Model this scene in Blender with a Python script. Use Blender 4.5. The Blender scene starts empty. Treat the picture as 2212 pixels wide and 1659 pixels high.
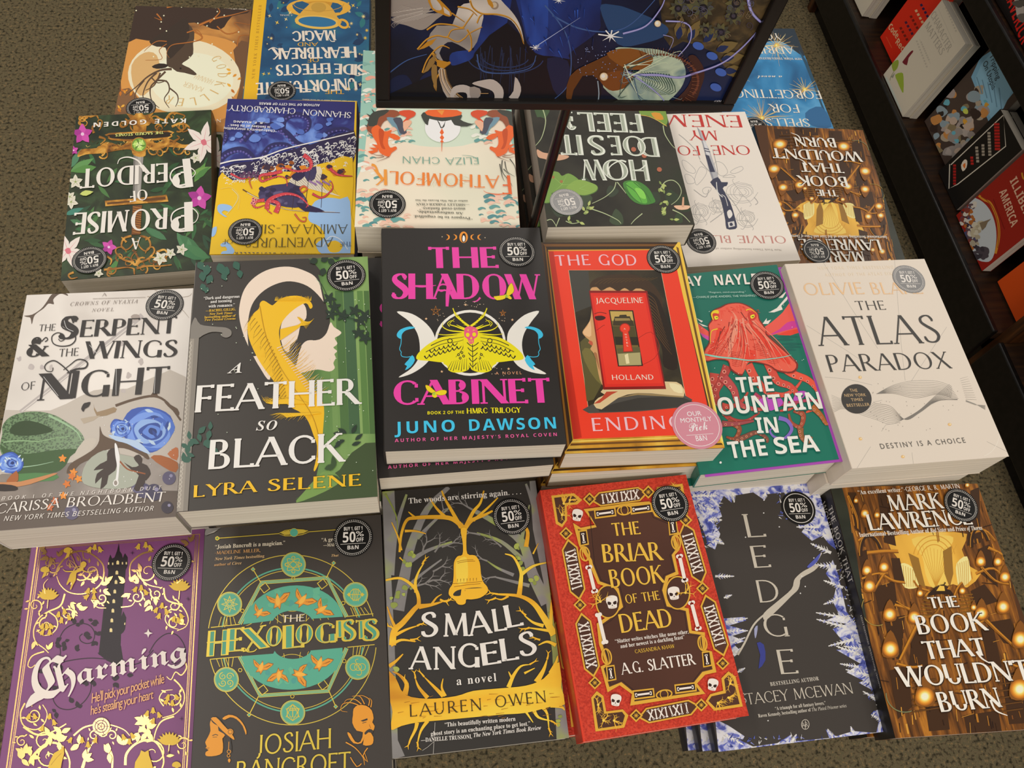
import bpy, math, random
from mathutils import Vector, Matrix
from mathutils.geometry import tessellate_polygon
random.seed(7)
S = bpy.context.scene
COL = S.collection
R = math.radians
PI = math.pi
W, H, F = 2212.0, 1659.0, 1694.111
CAMZ = 1.40

# ---------------------------------------------------------------- camera
MROT = (Matrix.Rotation(-R(12.1005), 3, 'Z') @ Matrix.Rotation(-R(27.9492), 3, 'X') @ Matrix.Rotation(R(17.2), 3, 'Z'))
cam_d = bpy.data.cameras.new('camera')
cam_d.sensor_width = 36.0
cam_d.lens = F / W * 36.0
cam_d.clip_start = 0.02
cam_o = bpy.data.objects.new('camera', cam_d)
cam_o.matrix_world = Matrix.Translation((0, 0, CAMZ)) @ MROT.transposed().to_4x4()
COL.objects.link(cam_o)
S.camera = cam_o

# ---------------------------------------------------------------- light
world = bpy.data.worlds.new('store_air')
world.use_nodes = True
bg = world.node_tree.nodes['Background']
bg.inputs[0].default_value = (1.0, 0.95, 0.88, 1)
bg.inputs[1].default_value = 0.50
S.world = world
def area(name, loc, sx, sy, power, colour, rot=(0, 0, 0)):
    d = bpy.data.lights.new(name, 'AREA')
    d.shape = 'RECTANGLE'; d.size = sx; d.size_y = sy; d.energy = power; d.color = colour
    o = bpy.data.objects.new(name, d)
    o.location = loc; o.rotation_euler = rot
    COL.objects.link(o)
WARM = (1.0, 0.93, 0.85)
area('ceiling_troffer_aisle', (-1.05, 0.85, 3.05), 0.3, 2.6, 34, WARM)
area('ceiling_troffer_front', (0.2, -1.9, 2.9), 2.4, 0.6, 80, WARM, (R(28), 0, 0))
area('ceiling_troffer_back', (0.80, 2.30, 3.05), 0.42, 0.42, 11, WARM)
area('ceiling_troffer_shelves', (2.3, 1.80, 3.05), 0.5, 0.9, 18, WARM)
S.view_settings.view_transform = 'Standard'
S.view_settings.look = 'None'
S.view_settings.gamma = 1.0
S.view_settings.exposure = -0.64
S.view_settings.use_curve_mapping = False

# ---------------------------------------------------------------- pixel of the photo -> point on a plane of the place
MT = MROT.transposed()
CAMP = Vector((0, 0, CAMZ))
def ray(px, py):
    return MT @ Vector(((px - W / 2) / F, -(py - H / 2) / F, -1.0))
def on_z(px, py, z):
    d = ray(px, py)
    return CAMP + d * ((z - CAMZ) / d.z)
def on_plane(px, py, p, n):
    d = ray(px, py)
    return CAMP + d * ((p - CAMP).dot(n) / d.dot(n))

# ---------------------------------------------------------------- materials
def lin(h, k=1.0):
    h = h.lstrip('#')
    if len(h) == 3: h = ''.join(c * 2 for c in h)
    out = []
    for i in (0, 2, 4):
        c = int(h[i:i + 2], 16) / 255
        c = c / 12.92 if c <= 0.04045 else ((c + 0.055) / 1.055) ** 2.4
        out.append(min(c * k, 0.92))
    return (*out, 1.0)
KA = 1.30      # the photo's paper white over the light that falls on it
MATS = {}
def mat(h, rough=0.38, metal=0.0, spec=0.4, k=None):
    key = (h, rough, metal, spec)
    if key not in MATS:
        m = bpy.data.materials.new('ink_' + h.lstrip('#'))
        m.use_nodes = True
        b = m.node_tree.nodes['Principled BSDF']
        b.inputs['Base Color'].default_value = lin(h, KA if k is None else k)
        b.inputs['Roughness'].default_value = rough
        b.inputs['Metallic'].default_value = metal
        b.inputs['Specular IOR Level'].default_value = spec
        MATS[key] = m
    return MATS[key]
def nmat(name, stops, scale=40, detail=4, stretch=(1, 1, 1), rot=0, rough=0.38, metal=0, dist=0.0, kind='noise', bump=0.0, spec=0.4, k=None):
    """printed or woven surface: a noise, cell or wave pattern through a colour ramp, in object space"""
    if name in MATS: return MATS[name]
    m = bpy.data.materials.new(name); m.use_nodes = True
    nt = m.node_tree; b = nt.nodes['Principled BSDF']
    tc = nt.nodes.new('ShaderNodeTexCoord'); mp = nt.nodes.new('ShaderNodeMapping')
    mp.inputs['Scale'].default_value = stretch; mp.inputs['Rotation'].default_value = (0, 0, rot)
    nt.links.new(tc.outputs['Object'], mp.inputs[0])
    if kind == 'cell':
        t = nt.nodes.new('ShaderNodeTexVoronoi'); out = t.outputs['Distance']
        t.inputs['Scale'].default_value = scale
    elif kind == 'wave':
        t = nt.nodes.new('ShaderNodeTexWave'); out = t.outputs['Color']
        t.inputs['Scale'].default_value = scale; t.inputs['Distortion'].default_value = dist
        t.inputs['Detail'].default_value = detail
    else:
        t = nt.nodes.new('ShaderNodeTexNoise'); out = t.outputs['Fac']
        t.inputs['Scale'].default_value = scale; t.inputs['Detail'].default_value = detail
        t.inputs['Distortion'].default_value = dist
    nt.links.new(mp.outputs[0], t.inputs['Vector'])
    rp = nt.nodes.new('ShaderNodeValToRGB')
    el = rp.color_ramp.elements
    while len(el) < len(stops): el.new(0.5)
    for e, (p, h) in zip(el, stops):
        e.position = p; e.color = lin(h, KA if k is None else k)
    nt.links.new(out, rp.inputs[0]); nt.links.new(rp.outputs[0], b.inputs['Base Color'])
    b.inputs['Roughness'].default_value = rough; b.inputs['Metallic'].default_value = metal
    b.inputs['Specular IOR Level'].default_value = spec
    if bump:
        bp = nt.nodes.new('ShaderNodeBump'); bp.inputs['Strength'].default_value = bump; bp.inputs['Distance'].default_value = 0.002
        nt.links.new(out, bp.inputs['Height']); nt.links.new(bp.outputs[0], b.inputs['Normal'])
    MATS[name] = m
    return m
def M(x):
    if isinstance(x, str):
        return MATS[x] if x in MATS else mat(x)
    return x

# ---------------------------------------------------------------- mesh builder
class MB:
    def __init__(s): s.v = []; s.f = []; s.m = []; s.mats = []
    def mi(s, m):
        m = M(m)
        if m not in s.mats: s.mats.append(m)
        return s.mats.index(m)
    def face(s, pts, m):
        i = len(s.v); s.v += [tuple(p) for p in pts]; s.f.append(tuple(range(i, i + len(pts)))); s.m.append(s.mi(m))
    def box(s, a, b, m):
        x0, y0, z0 = a; x1, y1, z1 = b
        i = len(s.v); k = s.mi(m)
        s.v += [(x0, y0, z0), (x1, y0, z0), (x1, y1, z0), (x0, y1, z0), (x0, y0, z1), (x1, y0, z1), (x1, y1, z1), (x0, y1, z1)]
        for f in ((3, 2, 1, 0), (4, 5, 6, 7), (0, 1, 5, 4), (1, 2, 6, 5), (2, 3, 7, 6), (3, 0, 4, 7)):
            s.f.append(tuple(i + j for j in f)); s.m.append(k)
    def prism(s, prof, y0, y1, m):
        """profile in x,z run along y"""
        i = len(s.v); n = len(prof); k = s.mi(m)
        s.v += [(x, y0, z) for x, z in prof] + [(x, y1, z) for x, z in prof]
        s.f.append(tuple(i + j for j in range(n))); s.f.append(tuple(i + n + j for j in reversed(range(n)))); s.m += [k, k]
        for j in range(n):
            s.f.append((i + j, i + n + j, i + n + (j + 1) % n, i + (j + 1) % n)); s.m.append(k)
    def tube(s, a, b, r, m, n=20):
        a = Vector(a); b = Vector(b); d = (b - a).normalized()
        u = d.orthogonal().normalized(); w = d.cross(u)
        i = len(s.v); k = s.mi(m)
        for c in (a, b):
            s.v += [tuple(c + r * (math.cos(2 * PI * j / n) * u + math.sin(2 * PI * j / n) * w)) for j in range(n)]
        for j in range(n):
            s.f.append((i + j, i + (j + 1) % n, i + n + (j + 1) % n, i + n + j)); s.m.append(k)
        s.f.append(tuple(i + j for j in reversed(range(n)))); s.f.append(tuple(i + n + j for j in range(n))); s.m += [k, k]
    def build(s, name, parent=None, bevel=0.0, smooth=False):
        me = bpy.data.meshes.new(name)
        me.from_pydata(s.v, [], s.f)
        for m in s.mats: me.materials.append(m)
        me.polygons.foreach_set('material_index', s.m)
        if smooth: me.polygons.foreach_set('use_smooth', [True] * len(s.f))
        me.update()
        o = bpy.data.objects.new(name, me); COL.objects.link(o)
        if parent: o.parent = parent
        if bevel:
            b = o.modifiers.new('bevel', 'BEVEL'); b.width = bevel; b.segments = 2; b.limit_method = 'ANGLE'
        return o
def tag(o, label, cat, group=None):
    o['label'] = label; o['category'] = cat
    if group: o['group'] = group
    return o
def empty(name, loc, rz=0.0):
    o = bpy.data.objects.new(name, None); o.empty_display_size = 0.03
    o.location = loc; o.rotation_euler = (0, 0, rz); COL.objects.link(o)
    return o
def copy_tree(o, parent=None):
    c = o.copy(); COL.objects.link(c)
    if parent: c.parent = parent
    for ch in o.children: copy_tree(ch, c)
    return c
def kids(o): return [c for c in bpy.data.objects if c.parent == o]

# ---------------------------------------------------------------- lettering
def msub(s, up, lo, dg=None):
    out = ''
    for ch in s:
        if 'A' <= ch <= 'Z': out += chr(up + ord(ch) - 65)
        elif 'a' <= ch <= 'z': out += '\u210e' if (lo == 0x1D44E and ch == 'h') else chr(lo + ord(ch) - 97)
        elif dg and '0' <= ch <= '9': out += chr(dg + ord(ch) - 48)
        else: out += ch
    return out
FONTS = {'S': None, 'R': (0x1D400, 0x1D41A, 0x1D7CE), 'I': (0x1D434, 0x1D44E), 'F': (0x1D56C, 0x1D586), 'C': (0x1D4D0, 0x1D4EA),
         'B': (0x1D5D4, 0x1D5EE, 0x1D7EC), 'J': (0x1D608, 0x1D622), 'K': (0x1D468, 0x1D482), 'N': (0x1D63C, 0x1D656)}
def raw_text(s, font, off=0.0, sp=1.0):
    f = FONTS[font]
    c = bpy.data.curves.new('t', 'FONT'); c.body = msub(s, *f) if f else s
    c.size = 1.0; c.resolution_u = 3; c.offset = off; c.space_character = sp
    o = bpy.data.objects.new('t', c)
    me = bpy.data.meshes.new_from_object(o)
    v = [(p.co.x, p.co.y) for p in me.vertices]; fs = [tuple(p.vertices) for p in me.polygons]
    bpy.data.objects.remove(o); bpy.data.meshes.remove(me); bpy.data.curves.remove(c)
    return v, fs
CAPH = {}
# drawn roman capitals: strokes on a cap-height grid; k thick, n thin
G = {
'A': (.72, 'L0 0 .34 1 n|L.35 1 .70 0 k|L.13 .34 .58 .34 n|s0 0|s.70 0'),
'B': (.56, 'L.08 0 .08 1 k|L.08 1 .26 1 n|L.08 .53 .28 .53 n|L.08 0 .28 0 n|A.26 .765 .2 .235 -90 90|A.28 .265 .25 .265 -90 90'),
'C': (.70, 'A.40 .5 .38 .5 48 312|v.65 .77|v.66 .2'),
'D': (.72, 'L.08 0 .08 1 k|L.08 1 .26 1 n|L.08 0 .26 0 n|A.26 .5 .43 .5 -90 90'),
'E': (.50, 'L.08 0 .08 1 k|L.08 1 .44 1 n|L.08 .52 .38 .52 n|L.08 0 .47 0 n|v.44 .95|v.38 .52|v.47 .06'),
'F': (.48, 'L.08 0 .08 1 k|L.08 1 .44 1 n|L.08 .52 .38 .52 n|v.44 .95|v.38 .52|s.08 0'),
'G': (.74, 'A.40 .5 .38 .5 48 305|v.65 .77|L.64 .05 .64 .42 k|s.64 .42'),
'H': (.72, 'L.08 0 .08 1 k|L.64 0 .64 1 k|L.08 .51 .64 .51 n|s.08 0|s.08 1|s.64 0|s.64 1'),
'I': (.18, 'L.09 0 .09 1 k|s.09 0|s.09 1'),
'J': (.30, 'L.2 .1 .2 1 k|A.02 .1 .18 .28 -90 0|s.2 1'),
'K': (.62, 'L.08 0 .08 1 k|L.10 .48 .54 1 n|L.24 .62 .62 0 k|s.08 0|s.08 1|s.54 1|s.62 0'),
'L': (.50, 'L.08 0 .08 1 k|L.08 0 .47 0 n|v.47 .06|s.08 1'),
'M': (.88, 'L.10 0 .14 1 n|L.14 1 .44 .05 k|L.44 .05 .74 1 n|L.74 1 .80 0 k|s.10 0|s.80 0'),
'N': (.74, 'L.08 0 .08 1 n|L.08 1 .66 0 k|L.66 0 .66 1 n|s.08 0|s.05 1|s.66 1'),
'O': (.82, 'A.41 .5 .39 .51 0 360'),
'P': (.52, 'L.08 0 .08 1 k|L.08 1 .26 1 n|L.08 .46 .26 .46 n|A.26 .73 .24 .27 -90 90|s.08 0'),
'Q': (.82, 'A.41 .5 .39 .51 0 360|L.40 .05 .86 -.24 k'),
'R': (.62, 'L.08 0 .08 1 k|L.08 1 .26 1 n|L.08 .48 .28 .48 n|A.26 .74 .22 .26 -90 90|L.28 .48 .60 0 k|s.08 0|s.62 0'),
'S': (.50, 'Q.43 .80 .36 .945 .24 .965 .11 .885 .09 .745 .18 .62 .31 .50 .42 .37 .44 .22 .35 .075 .22 .03 .09 .075 .05 .21|v.42 .82|v.06 .18'),
'T': (.60, 'L.30 0 .30 1 k|L.04 1 .56 1 n|v.04 .95|v.56 .95|s.30 0'),
'U': (.70, 'L.08 .3 .08 1 k|L.62 .3 .62 1 n|A.35 .3 .27 .31 180 360|s.08 1|s.62 1'),
'V': (.70, 'L0 1 .35 0 k|L.35 0 .68 1 n|s0 1|s.68 1'),
'W': (1.0, 'L0 1 .28 0 k|L.28 0 .50 1 n|L.50 1 .76 0 k|L.76 0 .98 1 n|s0 1|s.50 1|s.98 1'),
'X': (.66, 'L.04 1 .62 0 k|L.04 0 .60 1 n|s.04 0|s.04 1|s.60 1|s.62 0'),
'Y': (.62, 'L0 1 .31 .48 k|L.31 .48 .60 1 n|L.31 0 .31 .5 k|s0 1|s.60 1|s.31 0'),
'Z': (.60, 'L.54 1 .04 0 k|L.06 1 .54 1 n|L.04 0 .56 0 n|v.06 .95|v.56 .06'),
'0': (.56, 'A.28 .5 .25 .5 0 360'), '1': (.24, 'L.13 0 .13 1 k|s.13 0|L.13 1 .02 .9 n'),
'2': (.5, 'A.24 .74 .2 .26 -30 170|L.42 .62 .04 0 k|L.04 0 .46 0 n'),
'&': (.72, 'A.28 .77 .16 .23 -40 220|L.16 .62 .66 0 k|A.27 .27 .25 .28 100 330|s.62 .52|L.48 .13 .62 .52 n'),
'?': (.42, 'A.2 .76 .17 .24 -80 170|L.22 .52 .22 .26 k|L.22 0 .22 .08 k'),
"'": (.14, 'L.07 .78 .08 1 k'), '.': (.16, 'L.07 0 .07 .09 k'), ',': (.16, 'L.04 -.14 .08 .08 k'), '-': (.32, 'L.02 .4 .28 .4 n'), '!': (.2, 'L.1 .3 .1 1 k|L.1 0 .1 .1 k'), ' ': (.34, ''),
}
def roman(s, tk, tn, sf, sp):
    """polygons of drawn roman capitals"""
    out = []; x = 0.0
    for ch in s:
        w, d = G[ch]
        for st in d.split('|'):
            if not st: continue
            a = st[1:].split()
            if st[0] == 'L':
                x0, y0, x1, y1 = map(float, a[:4]); t = tk if a[4] == 'k' else tn
                dx, dy = x1 - x0, y1 - y0; l = math.hypot(dx, dy)
                if abs(dy) < 0.01: px, py = 0, t / 2
                else: px, py = t / 2 / max(abs(dy) / l, .4), 0
                if y0 == y1 and y0 >= 1: y0 = y1 = 1 - t / 2
                elif y0 == y1 and y0 <= 0: y0 = y1 = t / 2
                out.append([(x + x0 - px, y0 - py), (x + x1 - px, y1 - py), (x + x1 + px, y1 + py), (x + x0 + px, y0 + py)])
            elif st[0] == 'A':
                cx, cy, rx, ry, a0, a1 = map(float, a)
                n = max(6, int(abs(a1 - a0) / 14)); o = []; q = []
                for i in range(n + 1):
                    th = R(a0 + (a1 - a0) * i / n); c, sn = math.cos(th), math.sin(th)
                    t = tn + (tk - tn) * abs(c) ** 1.3
                    o.append((x + cx + rx * c, cy + ry * sn)); q.append((x + cx + (rx - t) * c, cy + (ry - tn * 1.1) * sn))
                for i in range(n): out.append([q[i], o[i], o[i + 1], q[i + 1]])
            elif st[0] == 'Q':
                v = [float(c) for c in a]; pt = spline(list(zip(v[::2], v[1::2])), False, 3); n = len(pt); o = []; q = []
                for i, (X, Y) in enumerate(pt):
                    u0 = pt[max(i - 1, 0)]; u1 = pt[min(i + 1, n - 1)]; dx, dy = u1[0] - u0[0], u1[1] - u0[1]; l = math.hypot(dx, dy) or 1
                    t = (tn + (tk - tn) * math.sin(PI * i / (n - 1)) ** 2.2) / 2
                    if abs(2 * i / (n - 1) - 1) > .45: t = (tn + (tk - tn) * (.55 * abs(dy) / l if 0 < i < n - 1 else 0)) / 2
                    o.append((x + X - dy / l * t, Y + dx / l * t)); q.append((x + X + dy / l * t, Y - dx / l * t))
                for i in range(n - 1): out.append([q[i], o[i], o[i + 1], q[i + 1]])
            elif st[0] == 's' and sf:
                cx, cy = map(float, a); t = max(tn * .8, .03)
                y0, y1 = (0, t) if cy < .5 else (cy - t, cy)
                out.append([(x + cx - sf, y0), (x + cx + sf, y0), (x + cx + sf, y1), (x + cx - sf, y1)])
            elif st[0] == 'v' and sf:
                cx, cy = map(float, a); t = max(tn * .8, .03)
                out.append([(x + cx - t, cy - sf * .75), (x + cx + t * .6, cy - sf * .75), (x + cx + t * .6, cy + sf * .75), (x + cx - t, cy + sf * .75)])
        x += w + sp
    return out, x - sp

# ---------------------------------------------------------------- artwork printed on a plane
class Art:
    """draws on a flat surface: coordinates are read off the photo, so every mark is found on the surface itself"""
    STEP = 3e-6
    def __init__(s, mb, to_local, rect, z, crop=(0, 0, 1)):
        s.xf = None; s.mb = mb; s.tl = to_local; s.rect = rect; s.z = z; s.n = 0; s.inc = 1; s.crop = crop
    def px(s, x, y):
        return (s.crop[0] + x / s.crop[2], s.crop[1] + y / s.crop[2])
    def loc(s, x, y): return s.tl(*s.px(x, y))
    def up(s): s.n += s.inc; return s.z + s.n * s.STEP
    def put(s, tri, m, z):
        x0, x1, y0, y1 = s.rect
        if all(x0 <= p[0] <= x1 and y0 <= p[1] <= y1 for p in tri): q = tri
        else:
            q = list(tri)
            for ax, lim, sg in ((0, x0, 1), (0, x1, -1), (1, y0, 1), (1, y1, -1)):
                o = []
                for i in range(len(q)):
                    a, b = q[i], q[(i + 1) % len(q)]
                    fa, fb = sg * (a[ax] - lim), sg * (b[ax] - lim)
                    if fa >= 0: o.append(a)
                    if fa * fb < 0:
                        t = fa / (fa - fb); o.append((a[0] + t * (b[0] - a[0]), a[1] + t * (b[1] - a[1])))
                q = o
                if len(q) < 3: return
        ar = sum(q[i][0] * q[(i + 1) % len(q)][1] - q[i][1] * q[(i + 1) % len(q)][0] for i in range(len(q)))
        if abs(ar) < 1e-12: return
        if ar < 0: q = q[::-1]
        s.mb.face([(p[0], p[1], z) if s.xf is None else s.xf(p[0], p[1], z) for p in q], m)
    def fill(s, pts, m, z=None):
        z = s.up() if z is None else z
        if len(pts) <= 3: s.put(pts, m, z); return
        for t in tessellate_polygon([[Vector((p[0], p[1], 0)) for p in pts]]):
            s.put([pts[i] for i in t], m, z)
    def P(s, m, pts, sm=0):
        """filled outline; sm rounds it"""
        p = prs(pts)
        if sm: p = spline(p, True, sm)
        s.fill([s.loc(*q) for q in p], m)
    def L(s, m, w, pts, sm=0, close=False, w2=None, z=None):
        """line of width w (crop pixels), tapering to w2"""
        p = prs(pts)
        if sm: p = spline(p, close, sm)
        if close and not sm: p = p + [p[0]]
        elif close: p = p + [p[0]]
        n = len(p); z = s.up() if z is None else z
        a = []; b = []
        for i in range(n):
            q0 = p[max(i - 1, 0)]; q1 = p[min(i + 1, n - 1)]
            if close and i in (0, n - 1): q0, q1 = p[n - 2], p[1]
            dx, dy = q1[0] - q0[0], q1[1] - q0[1]; l = math.hypot(dx, dy) or 1
            t = i / max(n - 1, 1); ww = (w if w2 is None else w + (w2 - w) * t) / 2
            nx, ny = -dy / l * ww, dx / l * ww
            a.append(s.loc(p[i][0] + nx, p[i][1] + ny)); b.append(s.loc(p[i][0] - nx, p[i][1] - ny))
        for i in range(n - 1): s.put([a[i], a[i + 1], b[i + 1], b[i]], m, z)
    def E(s, m, cx, cy, rx, ry=None, rot=0, a0=0, a1=360, n=36, z=None):
        ry = rx if ry is None else ry; c, sn = math.cos(R(rot)), math.sin(R(rot)); p = []
        k = n if a1 - a0 >= 360 else n + 1
        for i in range(k):
            t = R(a0 + (a1 - a0) * i / n); x, y = rx * math.cos(t), -ry * math.sin(t)
            p.append(s.loc(cx + c * x - sn * y, cy + sn * x + c * y))
        s.fill(p, m, z)
    def O(s, m, w, cx, cy, rx, ry=None, rot=0, a0=0, a1=360, n=40):
        """ring or arc line"""
        ry = rx if ry is None else ry; c, sn = math.cos(R(rot)), math.sin(R(rot)); p = []
        for i in range(n + 1):
            t = R(a0 + (a1 - a0) * i / n); x, y = rx * math.cos(t), -ry * math.sin(t)
            p.append((cx + c * x - sn * y, cy + sn * x + c * y))
        s.L(m, w, p)
    def star(s, m, cx, cy, r, n=4, k=.25, rot=0):
        p = []
        for i in range(2 * n):
            t = R(rot) + PI * i / n; q = r if i % 2 == 0 else r * k
            p.append((cx + q * math.sin(t), cy - q * math.cos(t)))
        s.fill([s.loc(*q) for q in p], m)
    def dots(s, m, pts, r):
        z = s.up()
        for x, y in prs(pts): s.E(m, x, y, r, n=8, z=z)
    def T(s, txt, p0, p1, h, m, font='S', off=0.0, sp=1.0, tk=.13, tn=.055, sf=.09, slant=0.0, arc=0.0, uv=None):
        """text from p0 to p1 (baseline ends) with capitals h high at p0; font T is the drawn roman"""
        a = Vector(s.loc(*p0)); b = Vector(s.loc(*p1)); u = Vector(s.loc(p0[0], p0[1] - h) if uv is None else s.loc(p0[0] + uv[0], p0[1] + uv[1]))
        d = b - a; l = d.length; d = d / l; nrm = Vector((-d.y, d.x))
        ch = (u - a).dot(nrm)
        if ch < 0: nrm = -nrm; ch = -ch
        polys = []
        if font == 'T':
            ps, wd = roman(txt, tk, tn, sf, .1 * sp); x0 = 0; kx = l / wd; ky = ch
            polys = ps
        else:
            v, fs = raw_text(txt, font, off, sp)
            if font not in CAPH:
                hv, _ = raw_text('H', font); CAPH[font] = max(q[1] for q in hv)
            x0 = min(q[0] for q in v); x1 = max(q[0] for q in v); kx = l / (x1 - x0); ky = ch / CAPH[font]
            polys = [[v[i] for i in f] for f in fs]
        z = s.up(); e = 0
        tot = l
        for pl in polys:
            q = []
            for x, y in pl:
                X = (x - x0) * kx; Y = y * ky; X += slant * Y
                if arc: Y += arc * ch * (1 - (2 * X / tot - 1) ** 2)
                q.append(tuple(a + d * X + nrm * Y))
            if font == 'T': e = (e + 1) % 25
            s.put(q, m, z + e * 1e-7)
def prs(p):
    if isinstance(p, str):
        return [tuple(float(c) for c in t.split(',')) for t in p.split()]
    return list(p)
def spline(p, close, k=4):
    n = len(p); out = []
    for i in range(n if close else n - 1):
        if close: a, b, c, d = p[i - 1], p[i], p[(i + 1) % n], p[(i + 2) % n]
        else: a, b, c, d = p[max(i - 1, 0)], p[i], p[i + 1], p[min(i + 2, n - 1)]
        for j in range(k):
            t = j / k
            out.append(tuple(.5 * (2 * b[m] + (c[m] - a[m]) * t + (2 * a[m] - 5 * b[m] + 4 * c[m] - d[m]) * t * t + (3 * b[m] - a[m] - 3 * c[m] + d[m]) * t ** 3) for m in (0, 1)))
    if not close: out.append(p[-1])
    return out

# ---------------------------------------------------------------- the setting
nmat('carpet', [(.30, '2c2a20'), (.42, '4c4433'), (.50, '665a44'), (.58, '54503c'), (.66, '80694a'), (.74, '3c4434')], scale=150, detail=3, rough=.95, dist=.1, bump=.2, spec=.05, k=1.42)
fl = MB()
fl.face([(-4, -3, 0), (4, -3, 0), (4, 6, 0), (-4, 6, 0)], 'carpet')
floor = fl.build('floor'); floor['kind'] = 'structure'

nmat('black_wood', [(.35, '0d0b0a'), (.65, '191412')], scale=6, stretch=(1, 12, 12), rough=.34, k=.8)
nmat('brown_wood', [(.3, '2a170c'), (.5, '43250f'), (.7, '5a3416')], scale=8, stretch=(14, 14, 1), rough=.4, k=1.0)
nmat('brown_wood_flat', [(.3, '1c110b'), (.5, '2a1a10'), (.7, '38220f')], scale=8, stretch=(1, 12, 12), rough=.45, k=1.0)

# bookcase on the right: uprights, shelves with a raised lip, back
bc = tag(empty('bookcase', (1.2, 1.28, 0)), 'low dark wooden bookcase with black shelf lips, right of the book table', 'bookcase')
def bpart(name, a, b, m, bev=.0015):
    q = MB(); q.box(tuple(a[i] - bc.location[i] for i in range(3)), tuple(b[i] - bc.location[i] for i in range(3)), m)
    return q.build(name, bc, bevel=bev)
for y in (0.688, 1.86):
    bpart('upright', (1.20, y - .024, 0), (1.56, y, 1.15), 'brown_wood')
for y0, y1 in ((-.42, .664), (.688, 1.836), (1.86, 3.0)):
    bpart('toe_kick', (1.215, y0, 0), (1.24, y1, .07), 'black_wood')
    bpart('bottom_shelf', (1.19, y0, .125), (1.54, y1, .148), 'brown_wood_flat')
    bpart('shelf_lip', (1.178, y0, .062), (1.190, y1, .155), 'black_wood', .003)
    bpart('upper_shelf', (1.19, y0, .445), (1.54, y1, .465), 'brown_wood_flat')
    bpart('shelf_lip', (1.178, y0, .43), (1.190, y1, .475), 'black_wood', .003)
    bpart('back_panel', (1.54, y0, 0), (1.56, y1, 1.15), 'black_wood')

# the display table with its low risers under the stacks
tb = tag(empty('display_table', (.09, .43, 0)), 'dark wooden display table holding the stacks of paperbacks', 'table')
def tpart(name, a, b, m='brown_wood_flat', bev=.002):
    q = MB(); q.box((a[0] - .09, a[1] - .43, a[2]), (b[0] - .09, b[1] - .43, b[2]), m)
    return q.build(name, tb, bevel=bev)
TT = .6995
tpart('tabletop', (-.285, .055, TT - .035), (.475, .82, TT))
tpart('apron', (-.26, .08, TT - .12), (.45, .795, TT - .035))
for x in (-.25, .39):
    for y in (.09, .735):
        tpart('leg', (x, y, 0), (x + .05, y + .05, TT - .12))

# sign holder: foot, pole, frame and the printed poster in it
P0 = Vector((-.0075, .427, .9943)); P1 = Vector((.2564, .427, .9884)); UP = Vector((.0477, -.0039, .99885)).normalized()
AX = (P1 - P0).normalized(); NR = AX.cross(UP).normalized(); SW = (P1 - P0).length; SH = .225
sg = tag(empty('sign_holder', (.1155, .4375, TT)), 'black framed poster sign on a thin black pole standing among the books', 'sign')
MSG = Matrix((( AX.x, UP.x, NR.x, P0.x), (AX.y, UP.y, NR.y, P0.y), (AX.z, UP.z, NR.z, P0.z), (0, 0, 0, 1)))
def sgpart(q, name, bev=0):
    o = q.build(name, sg, bevel=bev)
    return o
OFF = sg.location
mat('15110f', .3); mat('060606', .25)
def sbox(q, x0, x1, y0, y1, z0, z1, m):
    i = len(q.v); q.box((x0, y0, z0), (x1, y1, z1), m)
    for j in range(i, len(q.v)):
        q.v[j] = tuple((MSG @ Vector(q.v[j])) - OFF)
FRW = .0098
q = MB()
BLK = mat('1a1614', .32, k=.9)
for x0, x1, y0, y1 in ((0, SW, 0, FRW * .75), (0, SW, SH - FRW, SH), (0, FRW, FRW * .75, SH - FRW), (SW - FRW, SW, FRW * .75, SH - FRW)):
    sbox(q, x0, x1, y0, y1, -.008, .0, BLK)
sgpart(q, 'sign_frame', .0012)
q = MB(); sbox(q, FRW, SW - FRW, FRW * .75, SH - FRW, -.007, -.005, BLK); sgpart(q, 'backing_board')
PY = Vector((0, 1, 0)); pa_ = on_plane(1150, 490, PY * .4375, PY); pb_ = on_plane(1222, 240, PY * .4375, PY); pd_ = pb_ - pa_
foot = pa_ + pd_ * ((TT + .006 - pa_.z) / pd_.z); pole_top = pa_ + pd_ * ((1.11 - pa_.z) / pd_.z)
q = MB(); q.tube(foot - OFF, pole_top - OFF, .0042, mat('14100e', .22, k=.9)); sgpart(q, 'pole')
q = MB(); q.tube(foot - OFF - Vector((0, 0, .006)), foot - OFF, .0062, BLK, 28); sgpart(q, 'foot', .001)
q = MB(); sbox(q, .125, .157, .03, .10, -.0125, -.008, BLK); sgpart(q, 'pole_clip', .001)
POSTER = MB()

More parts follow.
